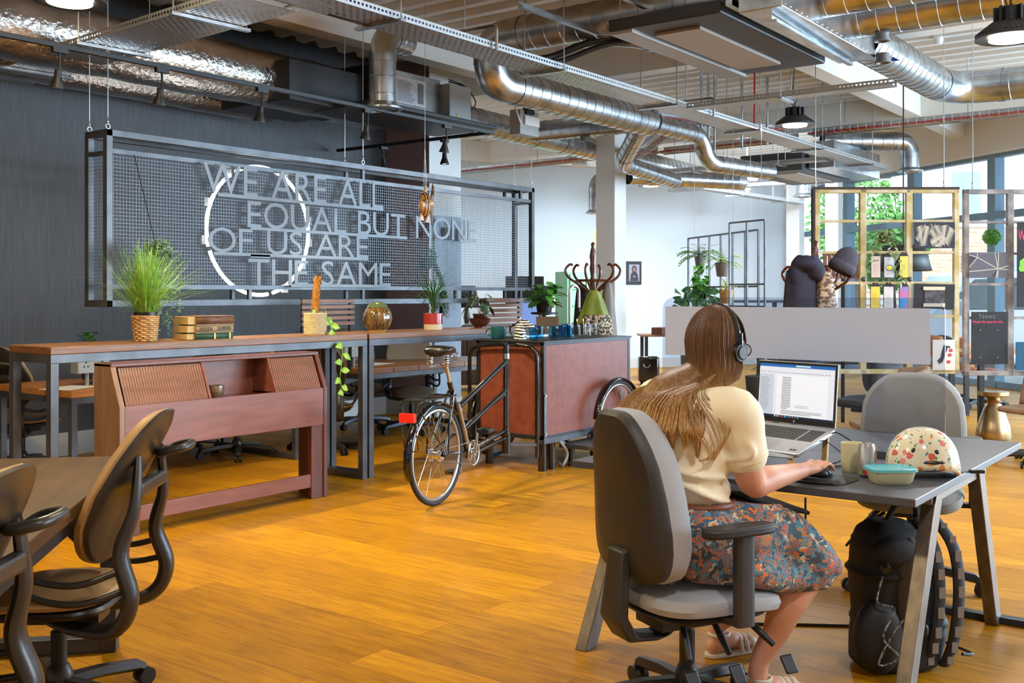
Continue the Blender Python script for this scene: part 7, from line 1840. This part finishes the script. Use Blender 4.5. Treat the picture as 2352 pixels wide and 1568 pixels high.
# lunch box
def cloudy():
    m, n, bb_ = nodes_of('cloudy_plastic', .25); bb_.inputs['Base Color'].default_value = lin((232, 228, 190)); bb_.inputs['Alpha'].default_value = .55; return m
q = onZ(2038, 1112, DZ); t = thing('food_container', 'clear plastic food container with a turquoise lid near the desk corner', 'container', (q.x + .035, q.y, DZ), atan2(-.8, .6) + .05)
def rr_row(a, b__, z): return [Vector((x, y, z)) for x, y in rrect(0, 0, a, b__, 28, 5)]
b = MB(); b.sheet([rr_row(.06, .042, .001), rr_row(.068, .05, .012), rr_row(.078, .058, .048), rr_row(.076, .056, .048), rr_row(.066, .048, .012), rr_row(.058, .04, .004)], closed=True); b.f.append(tuple(range(28))); b.m.append(0); b.build('tub', cloudy(), t, smooth=True)
b = MB(); b.ell((0, 0, .02), (.058, .042, .018), 20, 10); b.build('food', mat('pasta', (206, 190, 120), .6, rgb2=(150, 160, 90), scale=30), t, smooth=True)
b = MB(); b.sheet([rr_row(.083, .063, .046), rr_row(.083, .063, .055), rr_row(.074, .054, .057), rr_row(.072, .052, .053), rr_row(.002, .002, .053)], closed=True); m_, n_, bn_ = nodes_of('turquoise_lid', .25); bn_.inputs['Base Color'].default_value = lin((104, 200, 210)); bn_.inputs['Alpha'].default_value = .85; b.build('lid', m_, t, smooth=True)
# helmet
def floral():
    m, n, bb_ = nodes_of('floral_helmet', .15); bb_.inputs['Coat Weight'].default_value = .8
    tc = N(n, 'TexCoord'); dist = N(n, 'TexNoise'); dist.inputs['Scale'].default_value = 60; dist.inputs['Detail'].default_value = 1
    n.links.new(tc.outputs['Object'], dist.inputs[0])
    mx_ = N(n, 'MixRGB', blend_type='ADD'); mx_.inputs[0].default_value = .012; n.links.new(tc.outputs['Object'], mx_.inputs[1]); n.links.new(dist.outputs['Color'], mx_.inputs[2])
    col = None; prev = lin((226, 216, 188))
    last = N(n, 'RGB'); last.outputs[0].default_value = prev; last = last.outputs[0]
    for sc_, off, thr, stops in ((52, (.9, .2, .5), .30, [(.0, (40, 130, 80)), (.5, (60, 150, 90)), (1, (90, 140, 130))]), (80, (.3, .7, .1), .20, [(.0, (30, 100, 170)), (.45, (60, 130, 190)), (.46, (220, 180, 50)), (1, (230, 190, 60))]), (26, (0, 0, 0), .33, [(.0, (226, 96, 96)), (.6, (236, 140, 130)), (.61, (232, 196, 70)), (1, (222, 80, 80))])):
        mp = N(n, 'Mapping'); mp.inputs['Location'].default_value = off; n.links.new(mx_.outputs[0], mp.inputs[0])
        vo = N(n, 'TexVoronoi'); vo.inputs['Scale'].default_value = sc_; n.links.new(mp.outputs[0], vo.inputs[0])
        lt = N(n, 'Math', operation='LESS_THAN'); lt.inputs[1].default_value = thr; n.links.new(vo.outputs['Distance'], lt.inputs[0])
        sp = N(n, 'SeparateColor'); n.links.new(vo.outputs['Color'], sp.inputs[0])
        g = N(n, 'Math', operation='LESS_THAN'); g.inputs[1].default_value = .62; n.links.new(sp.outputs[1], g.inputs[0])
        a = N(n, 'Math', operation='MULTIPLY'); n.links.new(lt.outputs[0], a.inputs[0]); n.links.new(g.outputs[0], a.inputs[1])
        r = ramp(n, stops); n.links.new(sp.outputs[0], r.inputs[0])
        if sc_ == 26:   # petals: darken by rings
            fr = N(n, 'Math', operation='MULTIPLY'); fr.inputs[1].default_value = 9; n.links.new(vo.outputs['Distance'], fr.inputs[0]); f2 = N(n, 'Math', operation='FRACT'); n.links.new(fr.outputs[0], f2.inputs[0])
            rr = ramp(n, [(0, (.6, .45, .45, 1)), (.5, (1, 1, 1, 1))]); n.links.new(f2.outputs[0], rr.inputs[0]); mu = N(n, 'MixRGB', blend_type='MULTIPLY'); mu.inputs[0].default_value = 1; n.links.new(r.outputs[0], mu.inputs[1]); n.links.new(rr.outputs[0], mu.inputs[2]); src = mu.outputs[0]
        else: src = r.outputs[0]
        mix = N(n, 'MixRGB'); n.links.new(a.outputs[0], mix.inputs[0]); n.links.new(last, mix.inputs[1]); n.links.new(src, mix.inputs[2]); last = mix.outputs[0]
    n.links.new(last, bb_.inputs['Base Color']); return m
q = onZ(2108, 1095, DZ); t = thing('bike_helmet', 'cream floral patterned cycle helmet resting on the desk corner', 'helmet', (q.x + .06, q.y + .0, DZ), atan2(-.8, .6))
b = MB(); rows = []; NA = 40
for i in range(15):
    u = i / 14 * pi / 2; row = []
    for k in range(NA):
        a = 2 * pi * k / NA; rz = sin(u); rr = cos(u) ** .85 if u < pi / 2 - .01 else .01
        x, y = .128 * rr * cos(a), .108 * rr * sin(a)
        edge = max(0, 1 - i / 4) * (.028 * (abs(cos(a)) < .8) * abs(sin(a)) ** 2 - .006)
        row.append(Vector((x, y, .012 + .158 * rz ** .92 + edge - (0 if i else 0))))
    rows.append(row)
b.sheet(rows, closed=True); b.build('shell', floral(), t, smooth=True, solid=.012)
b = MB(); b.lathe([(.10, .03), (.11, .06), (.08, .12), (.001, .15)], seg=24, caps=False); b.build('liner', M_BLKPLAS, t, solid=.01)
for x_, z_ in ((-.062, .098), (.012, .095)):
    yy = -.108 * sqrt(max(0, 1 - (x_ / .128) ** 2 - ((z_ - .012) / .158) ** 2)); b = MB(); b.ell((x_, yy - .006, z_), (.0105, .006, .0115), 16, 10); b.build('vent', M_BLACK, t, smooth=True)
b = MB(); b.tube(spline([(.10, -.02, .02), (.13, -.02, .012), (.17, .01, .01), (.22, .0, .012)], 5), .008, 6, flat=.4); b.box((.20, .0, .012), (.05, .022, .012)); b.build('strap', M_BLKPLAS, t)
# ================================================================== backpack
q = W(2050, 0, 3.95); t = thing('backpack', 'black hiking backpack with grey elastic cords under the desk', 'backpack', (q.x, q.y, 0), RYAW + .15); t.scale = (1.1, 1.1, 1.1)
M_NYLON = mat('black_nylon', (28, 28, 31), .7, bump=.3, scale=300)
b = MB(); b.sheet([[Vector((x + .02 * sin(z * 9), y, z)) for x, y in rrect(0, 0, a, b2, 36, 3)] for z, a, b2 in ((.0, .12, .09), (.02, .145, .11), (.12, .155, .12), (.16, .148, .115), (.30, .15, .115), (.34, .142, .11), (.42, .125, .10), (.47, .10, .085), (.50, .06, .05))], closed=True); b.cap(36); b.f.append(tuple(range(36))); b.m.append(0)
for z_ in (.16, .33): b.tube([Vector((x, y, z_)) for x, y in rrect(.02 * sin(z_ * 9), 0, .152, .118, 36, 3)], .008, 6, closed=True)
b.ell((-.04, -.10, .41), (.09, .03, .05), 14, 8); b.build('main_body', M_NYLON, t, remesh=.007)
b = MB(); b.ell((-.10, -.09, .13), (.09, .06, .13), 16, 10); b.build('side_pocket', mat('pocket_black', (24, 24, 26), .6), t, remesh=.010)
b = MB(); b.ell((.01, -.10, .26), (.055, .035, .20), 18, 12); b.build('mesh_panel', mat('grey_mesh', (74, 68, 64), .8, rgb2=(96, 88, 82), scale=160), t, smooth=True)
for x_ in (.085, .155):
    b = MB(); pts = spline([(x_ - .01, -.02, .50), (x_ + .01, -.10, .42), (x_ + .015, -.125, .28), (x_, -.12, .12), (x_ - .01, -.08, .02)], 5); b.tube(pts, .024, 10, flat=.5); sp = b.build('shoulder_strap', M_NYLON, t, smooth=True)
    b = MB()
    for k in range(2, len(pts) - 2, 2): b.box(pts[k] + Vector((0, -.014, 0)), (.022, .006, .035))
    each(b, 'strap_loop', mat('reflective_grey', (132, 126, 122), .5), sp)
b = MB(); b.tube(spline([(-.02, .0, .50), (.02, -.01, .56), (.08, .0, .55), (.1, .02, .48)], 6), .011, 8); b.build('grab_handle', M_NYLON, t, smooth=True)
b = MB(); b.tube(spline([(-.1, -.12, .34), (-.13, -.14, .26), (-.08, -.16, .24), (-.12, -.16, .15), (-.06, -.15, .08), (-.13, -.15, .06), (-.08, -.16, .17), (-.02, -.15, .21), (.03, -.15, .17)], 7), .0035, 6); b.build('elastic_cord', mat('grey_cord', (170, 165, 158), .6, rgb2=(60, 58, 56), scale=120, contrast=(.45, .55)), t, smooth=True)
b = MB(); b.ell((.03, -.155, .165), (.014, .008, .022), 10, 6); b.build('toggle', M_BLKPLAS, t)
b = MB(); b.cyl((-.09, -.115, .37), (-.09, -.130, .36), .016, seg=16); b.build('buckle', M_BRONZE, t)
b = MB(); b.box((-.03, -.16, .115), (.008, .004, .014)); b.build('red_tab', mat('red_tab', (220, 50, 40), .5), t)
# ================================================================== the woman at the desk
PO = CH.copy(); PR = rotz(CYAW)
def L(x, y, z): return PO + PR @ Vector((x, y, z))
pw = thing('person', 'seated woman with long brown hair, headset, cream top and paisley skirt using a mouse', 'person', PO, CYAW)
M_SKIN = mat('skin', (222, 168, 140), .5, rgb2=(212, 150, 122), scale=7, sss=.12, bump=.03)
def chain(b, pts, seg=16, n=5):
    P = [Vector(p[:3]) if not isinstance(p[0], Vector) else p[0] for p in pts]; R = [p[-1] for p in pts]
    PP = spline(P, n); RR = []
    for i in range(len(R) - 1): RR += [R[i] + (R[i + 1] - R[i]) * k / n for k in range(n)]
    RR.append(R[-1]); b.tube(PP, RR, seg); b.ell(PP[0], (R[0],) * 3, seg, 8); b.ell(PP[-1], (R[-1],) * 3, seg, 8)
HC = W(1646, 797, 3.56); HR = rotz(CYAW + .22) @ Matrix.Rotation(.10, 4, 'Y')
def Hd(x, y, z): return HC + HR @ Vector((x, y, z))
SHR, ELR, WRR = W(1690, 945, 3.42), W(1728, 1108, 3.46), W(1843, 1080, 3.64)
KR, AR_ = W(1868, 1292, 3.56), W(1745, 1518, 3.58); KL, AL = W(1858, 1300, 3.86), W(1652, 1432, 4.05)
b = MB()
b.ell(L(0, .05, .60), (.16, .20, .12), 24, 14, PR); b.ell(L(.02, .05, .76), (.10, .15, .14), 24, 14, PR); b.ell(L(-.02, .05, .93), (.11, .16, .15), 24, 14, PR)
chain(b, [(L(.0, .05, 1.0), .06), (L(.03, .05, 1.08), .052), (Hd(-.01, 0, -.08), .05)])
b.ell(HC + Vector((0, 0, .01)), (.092, .074, .105), 24, 16, HR); b.ell(Hd(.035, 0, -.06), (.055, .052, .055), 20, 12, HR)
b.ell(Hd(.098, 0, -.022), (.016, .012, .024), 12, 8, HR); b.ell(Hd(.088, 0, -.065), (.014, .024, .008), 12, 8, HR); b.ell(Hd(.078, 0, -.10), (.02, .022, .016), 12, 8, HR)
for s in (-1, 1): b.ell(Hd(-.005, s * .076, -.01), (.018, .009, .03), 12, 8, HR)
# right arm and hand
chain(b, [(SHR, .060), (SHR.lerp(ELR, .5) + Vector((0, 0, -.005)), .058), (ELR, .046), (ELR.lerp(WRR, .3), .046), (ELR.lerp(WRR, .75), .033), (WRR, .026)])
def hand(wr, hdv, side, curl=1.0):
    "wrist, heading, side = direction of the thumb"
    h = hdv.normalized(); sd = side.normalized(); up = Vector((0, 0, 1))
    chain(b, [(wr, .025), (wr + h * .04 + sd * .012 + up * .004, .021), (wr + h * .085 + sd * .02 + up * .008, .014)], 12, 4)
    chain(b, [(wr, .024), (wr + h * .04 - sd * .012 + up * .002, .020), (wr + h * .078 - sd * .022 + up * .004, .013)], 12, 4)
    for o_, l_, base in ((.036, .074, .088), (.013, .084, .092), (-.010, .078, .088), (-.032, .062, .080)):
        k0 = wr + h * base + sd * o_ + up * .008
        k1 = k0 + h * l_ * .45 + sd * o_ * .12 + up * .010; k2 = k1 + h * l_ * .34 + sd * o_ * .08 - up * .010 * curl; k3 = k2 + h * l_ * .22 - up * .016 * curl
        chain(b, [(k0, .0100), (k1, .0090), (k2, .0082), (k3, .0072)], 10, 3)
    t0 = wr + h * .03 + sd * .03; chain(b, [(t0, .014), (t0 + h * .032 + sd * .022 - up * .004, .0115), (t0 + h * .062 + sd * .020 - up * .012, .0095)], 10, 3)
hx_ = (Vector((3.652, 1.350, 0)) - Vector((WRR.x, WRR.y, 0))).normalized()
hand(WRR, hx_ + Vector((0, 0, -.02)), Vector((-hx_.y, hx_.x, 0)))
SHL, ELL, WRL = L(.04, .235, 1.02), L(.20, .36, .79), L(.42, .36, .775)
chain(b, [(SHL, .058), (SHL.lerp(ELL, .5), .056), (ELL, .045), (ELL.lerp(WRL, .7), .033), (WRL, .026)])
hl = (L(.6, .33, .76) - WRL).normalized(); hand(WRL, Vector((hl.x, hl.y, 0)), Vector((hl.y, -hl.x, 0)))
# legs
for K, A_, y_ in ((KR, AR_, -.03), (KL, AL, .15)):
    chain(b, [(L(.02, y_, .58), .10), (L(.25, y_, .58), .095), (K + Vector((0, 0, .01)), .068)])
    c1 = K.lerp(A_, .35) - Vector((.0, 0, 0)) + PR @ Vector((-.022, 0, 0)); chain(b, [(K, .066), (c1, .066), (K.lerp(A_, .7), .045), (A_, .033), (Vector((A_.x, A_.y, .045)) + PR @ Vector((-.01, 0, 0)), .034)])
    fo = PR @ Vector((1, .05, 0)); a0 = Vector((A_.x, A_.y, .04))
    chain(b, [(a0 - fo * .03, .030), (a0 + fo * .05 + Vector((0, 0, .012)), .034), (a0 + fo * .12 - Vector((0, 0, .008)), .028), (a0 + fo * .165 - Vector((0, 0, .012)), .022)], 12, 4)
    for k in range(5):
        o_ = (k - 2) * .017; p_ = a0 + fo * (.165 - abs(o_) * .4) + (PR @ Vector((0, o_, 0))) - Vector((0, 0, .016)); chain(b, [(p_, .011), (p_ + fo * (.035 - k * .003 if y_ > 0 else .023 + k * .003), .0085)], 8, 2)
body = b.build('body', M_SKIN, pw, world=True, remesh=.0045)
# face details
b = MB()
for s in (-1, 1): b.ell(Hd(.083, s * .032, .008), (.012, .014, .009), 14, 8, HR)
b.build('eyes', mat('eye_white', (230, 226, 220), .2), pw, world=True, smooth=True)
b = MB()
for s in (-1, 1): b.ell(Hd(.093, s * .032, .008), (.004, .0055, .0055), 10, 6, HR)
b.build('irises', mat('iris_brown', (60, 44, 34), .2), pw, world=True, smooth=True)
b = MB(); b.ell(Hd(.098, 0, -.066), (.007, .022, .006), 14, 8, HR); b.build('lips', mat('lips', (178, 92, 84), .4), pw, world=True, smooth=True)
# top
M_TOP = mat('cream_jersey', (246, 232, 200), .85, bump=.12, scale=3, bscale=9)
b = MB()
b.ell(L(.025, .05, .745), (.142, .178, .085), 30, 16, PR); b.ell(L(.0, .05, .84), (.158, .195, .14), 30, 16, PR)
b.ell(L(-.032, .05, .945), (.160, .205, .125), 30, 16, PR); b.ell(L(-.02, .05, 1.02), (.118, .195, .07), 30, 14, PR); b.ell(L(.01, .05, 1.075), (.07, .085, .035), 20, 10, PR); b.ell(L(.09, .05, .92), (.09, .16, .09), 24, 12, PR)
SE = SHR.lerp(ELR, .60); chain(b, [(L(.0, -.08, 1.02), .07), (SHR, .080), (SHR.lerp(ELR, .35), .077), (SE, .072)], 22)
SEL = SHL.lerp(ELL, .62); chain(b, [(L(.0, .18, 1.02), .07), (SHL, .076), (SEL, .070)], 22)
# folds
for p0, p1, p2, r_ in ((L(-.12, -.085, .80), L(-.02, -.135, .75), L(.10, -.105, .71), .012), (L(-.16, -.03, .86), L(-.08, -.13, .82), L(.06, -.135, .80), .010), (SHR + Vector((-.05, -.03, -.05)), SHR + Vector((-.02, -.07, -.13)), L(.06, -.14, .86), .012)):
    chain(b, [(p0, r_ * .6), (p1, r_), (p2, r_ * .6)], 8)
b.build('cream_top', M_TOP, pw, world=True, remesh=.008)
b = MB(); axd = (ELR - SHR).normalized(); b.cyl(SE - axd * .001, SE + axd * .012, .0735, .0725, seg=32); b.build('sleeve_hem', M_TOP, pw, world=True, smooth=True)
b = MB(); b.tube([L(.03 + .145 * cos(a), .05 + .182 * sin(a), .705) for a in [2 * pi * k / 40 for k in range(40)]], .012, 8, closed=True); b.build('belt', mat('brown_belt', (122, 66, 34), .5), pw, world=True, smooth=True)
# skirt
def paisley():
    m, n, bb_ = nodes_of('paisley_skirt', .75); tc = N(n, 'TexCoord')
    d = N(n, 'TexNoise'); d.inputs['Scale'].default_value = 18; d.inputs['Detail'].default_value = 2; n.links.new(tc.outputs['Object'], d.inputs[0])
    mx_ = N(n, 'MixRGB', blend_type='ADD'); mx_.inputs[0].default_value = .11; n.links.new(tc.outputs['Object'], mx_.inputs[1]); n.links.new(d.outputs['Color'], mx_.inputs[2])
    def vor(sc, feat='F1'):
        v = N(n, 'TexVoronoi', feature=feat); v.inputs['Scale'].default_value = sc; n.links.new(mx_.outputs[0], v.inputs[0]); return v
    v1 = vor(19); v2 = vor(62)
    mu = N(n, 'Math', operation='MULTIPLY'); mu.inputs[1].default_value = 3.0; n.links.new(v1.outputs['Distance'], mu.inputs[0]); fr = N(n, 'Math', operation='FRACT'); n.links.new(mu.outputs[0], fr.inputs[0])
    c1 = ramp(n, [(0, (196, 150, 100)), (.14, (70, 112, 134)), (.30, (216, 84, 36)), (.44, (224, 104, 48)), (.46, (58, 66, 80)), (.66, (74, 130, 152)), (.80, (150, 118, 88)), (.92, (70, 70, 78))], 'LINEAR'); n.links.new(fr.outputs[0], c1.inputs[0])
    sp = N(n, 'SeparateColor'); n.links.new(v2.outputs['Color'], sp.inputs[0])
    c2 = ramp(n, [(0, (64, 72, 84)), (.25, (80, 132, 152)), (.45, (170, 130, 92)), (.62, (64, 92, 112)), (.8, (212, 110, 44)), (.92, (206, 190, 160))], 'CONSTANT'); n.links.new(sp.outputs[0], c2.inputs[0])
    mix = N(n, 'MixRGB'); rr = ramp(n, [(.44, (0, 0, 0, 1)), (.5, (1, 1, 1, 1))]); d2 = N(n, 'TexNoise'); d2.inputs['Scale'].default_value = 22; n.links.new(tc.outputs['Object'], d2.inputs[0]); n.links.new(d2.outputs['Fac'], rr.inputs[0])
    n.links.new(rr.outputs[0], mix.inputs[0]); n.links.new(c1.outputs[0], mix.inputs[1]); n.links.new(c2.outputs[0], mix.inputs[2]); n.links.new(mix.outputs[0], bb_.inputs['Base Color'])
    return m
b = MB()
b.ell(L(.01, .05, .63), (.185, .235, .12), 30, 16, PR); b.ell(L(.03, .05, .695), (.150, .188, .05), 30, 12, PR)
kr2 = W(1862, 1284, 3.55); kl2 = W(1866, 1290, 3.84)
for y_, K in ((-.06, kr2), (.15, kl2)):
    chain(b, [(L(.0, y_, .575), .125), (L(.17, y_ - .01, .58), .125), (L(.32, y_, .575), .11), (K, .085)], 22)
chain(b, [(L(.05, .05, .62), .12), (L(.25, .05, .60), .11), (kr2.lerp(kl2, .5), .09)], 22)
chain(b, [(L(-.05, -.13, .52), .05), (L(.12, -.19, .50), .05), (L(.28, -.16, .46), .055), (W(1850, 1322, 3.50), .045)], 14)
chain(b, [(W(1905, 1300, 3.55), .045), (W(1905, 1302, 3.84), .045)], 14)
chain(b, [(L(.25, -.13, .45), .04), (W(1800, 1345, 3.48), .028), (W(1895, 1335, 3.53), .028)], 12)
for k in range(6):     # soft pleats fanning from the waist
    y_ = -.12 + .05 * k; chain(b, [(L(.10, y_ + .02, .71), .012), (L(.2, y_, .69), .016), (L(.33, y_ * 1.1, .665), .012)], 8)
b.build('paisley_skirt', paisley(), pw, world=True, remesh=.009)
# dark cloth over the lap
b = MB(); rows = []
for i in range(9):
    u = i / 8; rows.append([L(.14 + .29 * u, -.09 - .02 * u + .30 * v, .755 - .10 * u - .03 * abs(v - .5) - .02 * sin(v * 9 + u * 4) * .5) for v in [k / 10 for k in range(11)]])
b.sheet(rows); b.build('lap_jumper', mat('black_knit', (32, 30, 32), .9, bump=.4, scale=90), pw, world=True, smooth=True, solid=.012)
# hair
m_, n_, bn_ = nodes_of('brown_hair', .5); tc_ = N(n_, 'TexCoord'); mp_h = N(n_, 'Mapping'); mp_h.inputs['Scale'].default_value = (60, 60, 2.5); no_ = N(n_, 'TexNoise'); no_.inputs['Scale'].default_value = 2; no_.inputs['Detail'].default_value = 4
n_.links.new(tc_.outputs['Object'], mp_h.inputs[0]); n_.links.new(mp_h.outputs[0], no_.inputs[0])
ra = ramp(n_, [(.3, (72, 46, 28)), (.7, (120, 82, 50))]); rb_ = ramp(n_, [(.3, (128, 86, 42)), (.7, (190, 142, 78))]); n_.links.new(no_.outputs['Fac'], ra.inputs[0]); n_.links.new(no_.outputs['Fac'], rb_.inputs[0])
sx_ = N(n_, 'SeparateXYZ'); n_.links.new(tc_.outputs['Object'], sx_.inputs[0]); mr = N(n_, 'MapRange'); mr.inputs['From Min'].default_value = 1.20; mr.inputs['From Max'].default_value = .98; n_.links.new(sx_.outputs[2], mr.inputs[0])
mh = N(n_, 'MixRGB'); n_.links.new(mr.outputs[0], mh.inputs[0]); n_.links.new(ra.outputs[0], mh.inputs[1]); n_.links.new(rb_.outputs[0], mh.inputs[2]); n_.links.new(mh.outputs[0], bn_.inputs['Base Color']); bn_.inputs['Anisotropic'].default_value = .5
M_HAIR = m_
b = MB(); b.ell(Hd(-.012, 0, .016), (.094, .086, .108), 24, 16, HR); chain(b, [(Hd(-.03, 0, -.03), .078), (Hd(-.03, 0, -.10), .074), (L(-.05, .04, 1.05), .085), (L(-.10, .05, .98), .07)], 18)
b.build('hair_base', M_HAIR, pw, world=True, remesh=.008)
random.seed(11); b = MB()
def sph(phi, th, k=1.0): return Hd(-.006 + .104 * k * sin(th) * cos(phi), .092 * k * sin(th) * sin(phi), .016 + .122 * k * cos(th))
for i in range(560):
    s = random.uniform(-1, 1); lay = random.uniform(.97, 1.05); phi = pi + s * 1.72
    P = [sph(phi * .0 + (pi if abs(s) < .3 else (pi - 1.2 if s < 0 else pi + 1.2)) * 0 + phi, t_, lay) for t_ in (.12, .45, .85, 1.25, 1.6)]
    far = random.random(); zend = random.uniform(.83, .93) if s < .55 else random.uniform(.92, 1.02)
    yy = .06 - s * -.0 + (s * -1) * -.0
    lat = s * 1.0; jit = random.uniform(-.02, .02)
    P.append(Hd(-.085 * (1 - .5 * s * s) , -.0 + (-s) * -.085 * 1.0 * (1 if True else 0), -.12))
    P[-1] = Hd(-.006 + .108 * cos(phi), .098 * sin(phi), -.10)
    sy = sin(phi)
    lk = int((s + 1) * 7); rnd = random.Random(lk); zend = .86 + rnd.uniform(-.05, .08) + (.06 if s > .5 else 0) + random.uniform(-.015, .015); plk = pi + ((lk + .5) / 7 - 1) * 1.42 + rnd.uniform(-.08, .08)
    psi = pi + s * 1.42 + jit * 4; o_ = .008 + .022 * random.random()
    for z_, a_, b_2, c_, oo in ((1.07, .125, .135, .015, o_), (.99, .172, .205, -.03, o_ * .6), ((zend + .99) / 2, .180, .208, -.03, o_ * .5), (zend, .172, .205, -.03, o_ * .4)):
        pj = psi + (plk - psi) * (0 if z_ > 1 else .15 if z_ == .99 else .5 if z_ != zend else .82) + (random.uniform(-.04, .04) if z_ < 1 else 0); P.append(L(c_ + (a_ + oo) * cos(pj), .05 + (b_2 + oo) * sin(pj), z_ - .012 * (z_ < 1)))
    PP = spline(P, 3); n = len(PP); r0 = random.uniform(.0026, .0048)
    b.tube(PP, [r0 * (.6 + .4 * min(1, k / 4)) * (1 if k < n * .7 else max(.12, 1 - (k - n * .7) / (n * .3) * .9)) for k in range(n)], 4)
# fringe
for i in range(90):
    ph = random.uniform(-.95, .95); P = [sph(ph, t_, 1.03) for t_ in (.12, .5, .9, 1.2)] + [sph(ph, 1.45 + random.uniform(-.05, .12), 1.05)]
    PP = spline(P, 3); b.tube(PP, [.0034 * (1 - .6 * k / len(PP)) for k in range(len(PP))], 4)
# loose locks
for i in range(14):
    a = random.uniform(-1, 1); b.tube(spline([Hd(-.06, -.07, -.08), L(-.05 + .03 * a, -.13, 1.08), L(-.02 + .07 * a, -.165, .99 + .02 * a), L(.0 + .04 * a, -.175, .92 + .03 * a), L(-.05 + .03 * a, -.175, .87)], 5), .0014, 4)
b.build('hair_strands', M_HAIR, pw, world=True, smooth=True)
# headset, glasses, sandals
b = MB(); b.tube([Hd(-.01, .112 * cos(a) * (.88), .022 + .122 * sin(a)) for a in [pi * k / 24 for k in range(25)]], .0065, 8, flat=1.5); b.build('headset_band', M_GBLK, pw, world=True, smooth=True)
for s in (-1, 1):
    b = MB(); b.cyl(Hd(.0, s * .082, -.012), Hd(.0, s * .112, -.014), .036, .030, seg=28); b.cyl(Hd(.0, s * .11, -.014), Hd(.0, s * .117, -.014), .024, .020, seg=24); b.bar(Hd(-.005, s * .108, -.02), Hd(-.008, s * .103, .05), .018, .008); b.build('ear_cup', mat('satin_black', (20, 20, 22), .45), pw, world=True, smooth=True)
b = MB()
for s in (-1, 1):
    b.tube([Hd(.108, s * .034 + .027 * cos(a), -.002 + .021 * sin(a)) for a in [2 * pi * k / 24 for k in range(24)]], .0022, 6, closed=True); b.tube(spline([Hd(.106, s * .06, .006), Hd(.06, s * .08, .008), Hd(.0, s * .084, .0)], 5), .002, 6)
b.tube([Hd(.108, -.008, .004), Hd(.112, 0, .007), Hd(.108, .008, .004)], .002, 6); b.build('glasses', M_BLACK, pw, world=True, smooth=True)
for A_ in (AR_, AL):
    fo = PR @ Vector((1, .05, 0)); sdv = PR @ Vector((0, 1, 0)); a0 = Vector((A_.x, A_.y, 0)); b = MB()
    oc = [(-.07, 0), (-.05, -.03), (.0, -.036), (.08, -.045), (.15, -.046), (.20, -.03), (.222, 0), (.20, .03), (.15, .045), (.08, .042), (.0, .034), (-.05, .03)]
    b.sheet([[a0 + fo * x + sdv * y + Vector((0, 0, z)) for x, y in oc] for z in (.001, .016)], closed=True); b.f += [tuple(range(12)), tuple(range(12, 24))]; b.m += [0, 0]; so = b.build('sandal', mat('white_sandal', (226, 218, 204), .5), pw, world=True, bevel=.003, smooth=True)
    b = MB()
    for x_ in (.09, .12, .15):
        b.tube([a0 + fo * (x_ + .012 * cos(a)) + sdv * (.046 * cos(a)) + Vector((0, 0, .012 + .052 * sin(a) * (1.1 - (x_ - .09) * 4))) for a in [pi * k / 12 for k in range(13)]], .005, 6, flat=1.6)
    b.tube([Vector((A_.x, A_.y, .085)) + fo * (.042 * cos(a)) + sdv * (.040 * sin(a)) for a in [2 * pi * k / 24 for k in range(24)]], .0045, 6, closed=True, flat=1.6); b.build('sandal_strap', mat('white_sandal', (226, 218, 204), .5), pw, world=True, smooth=True)
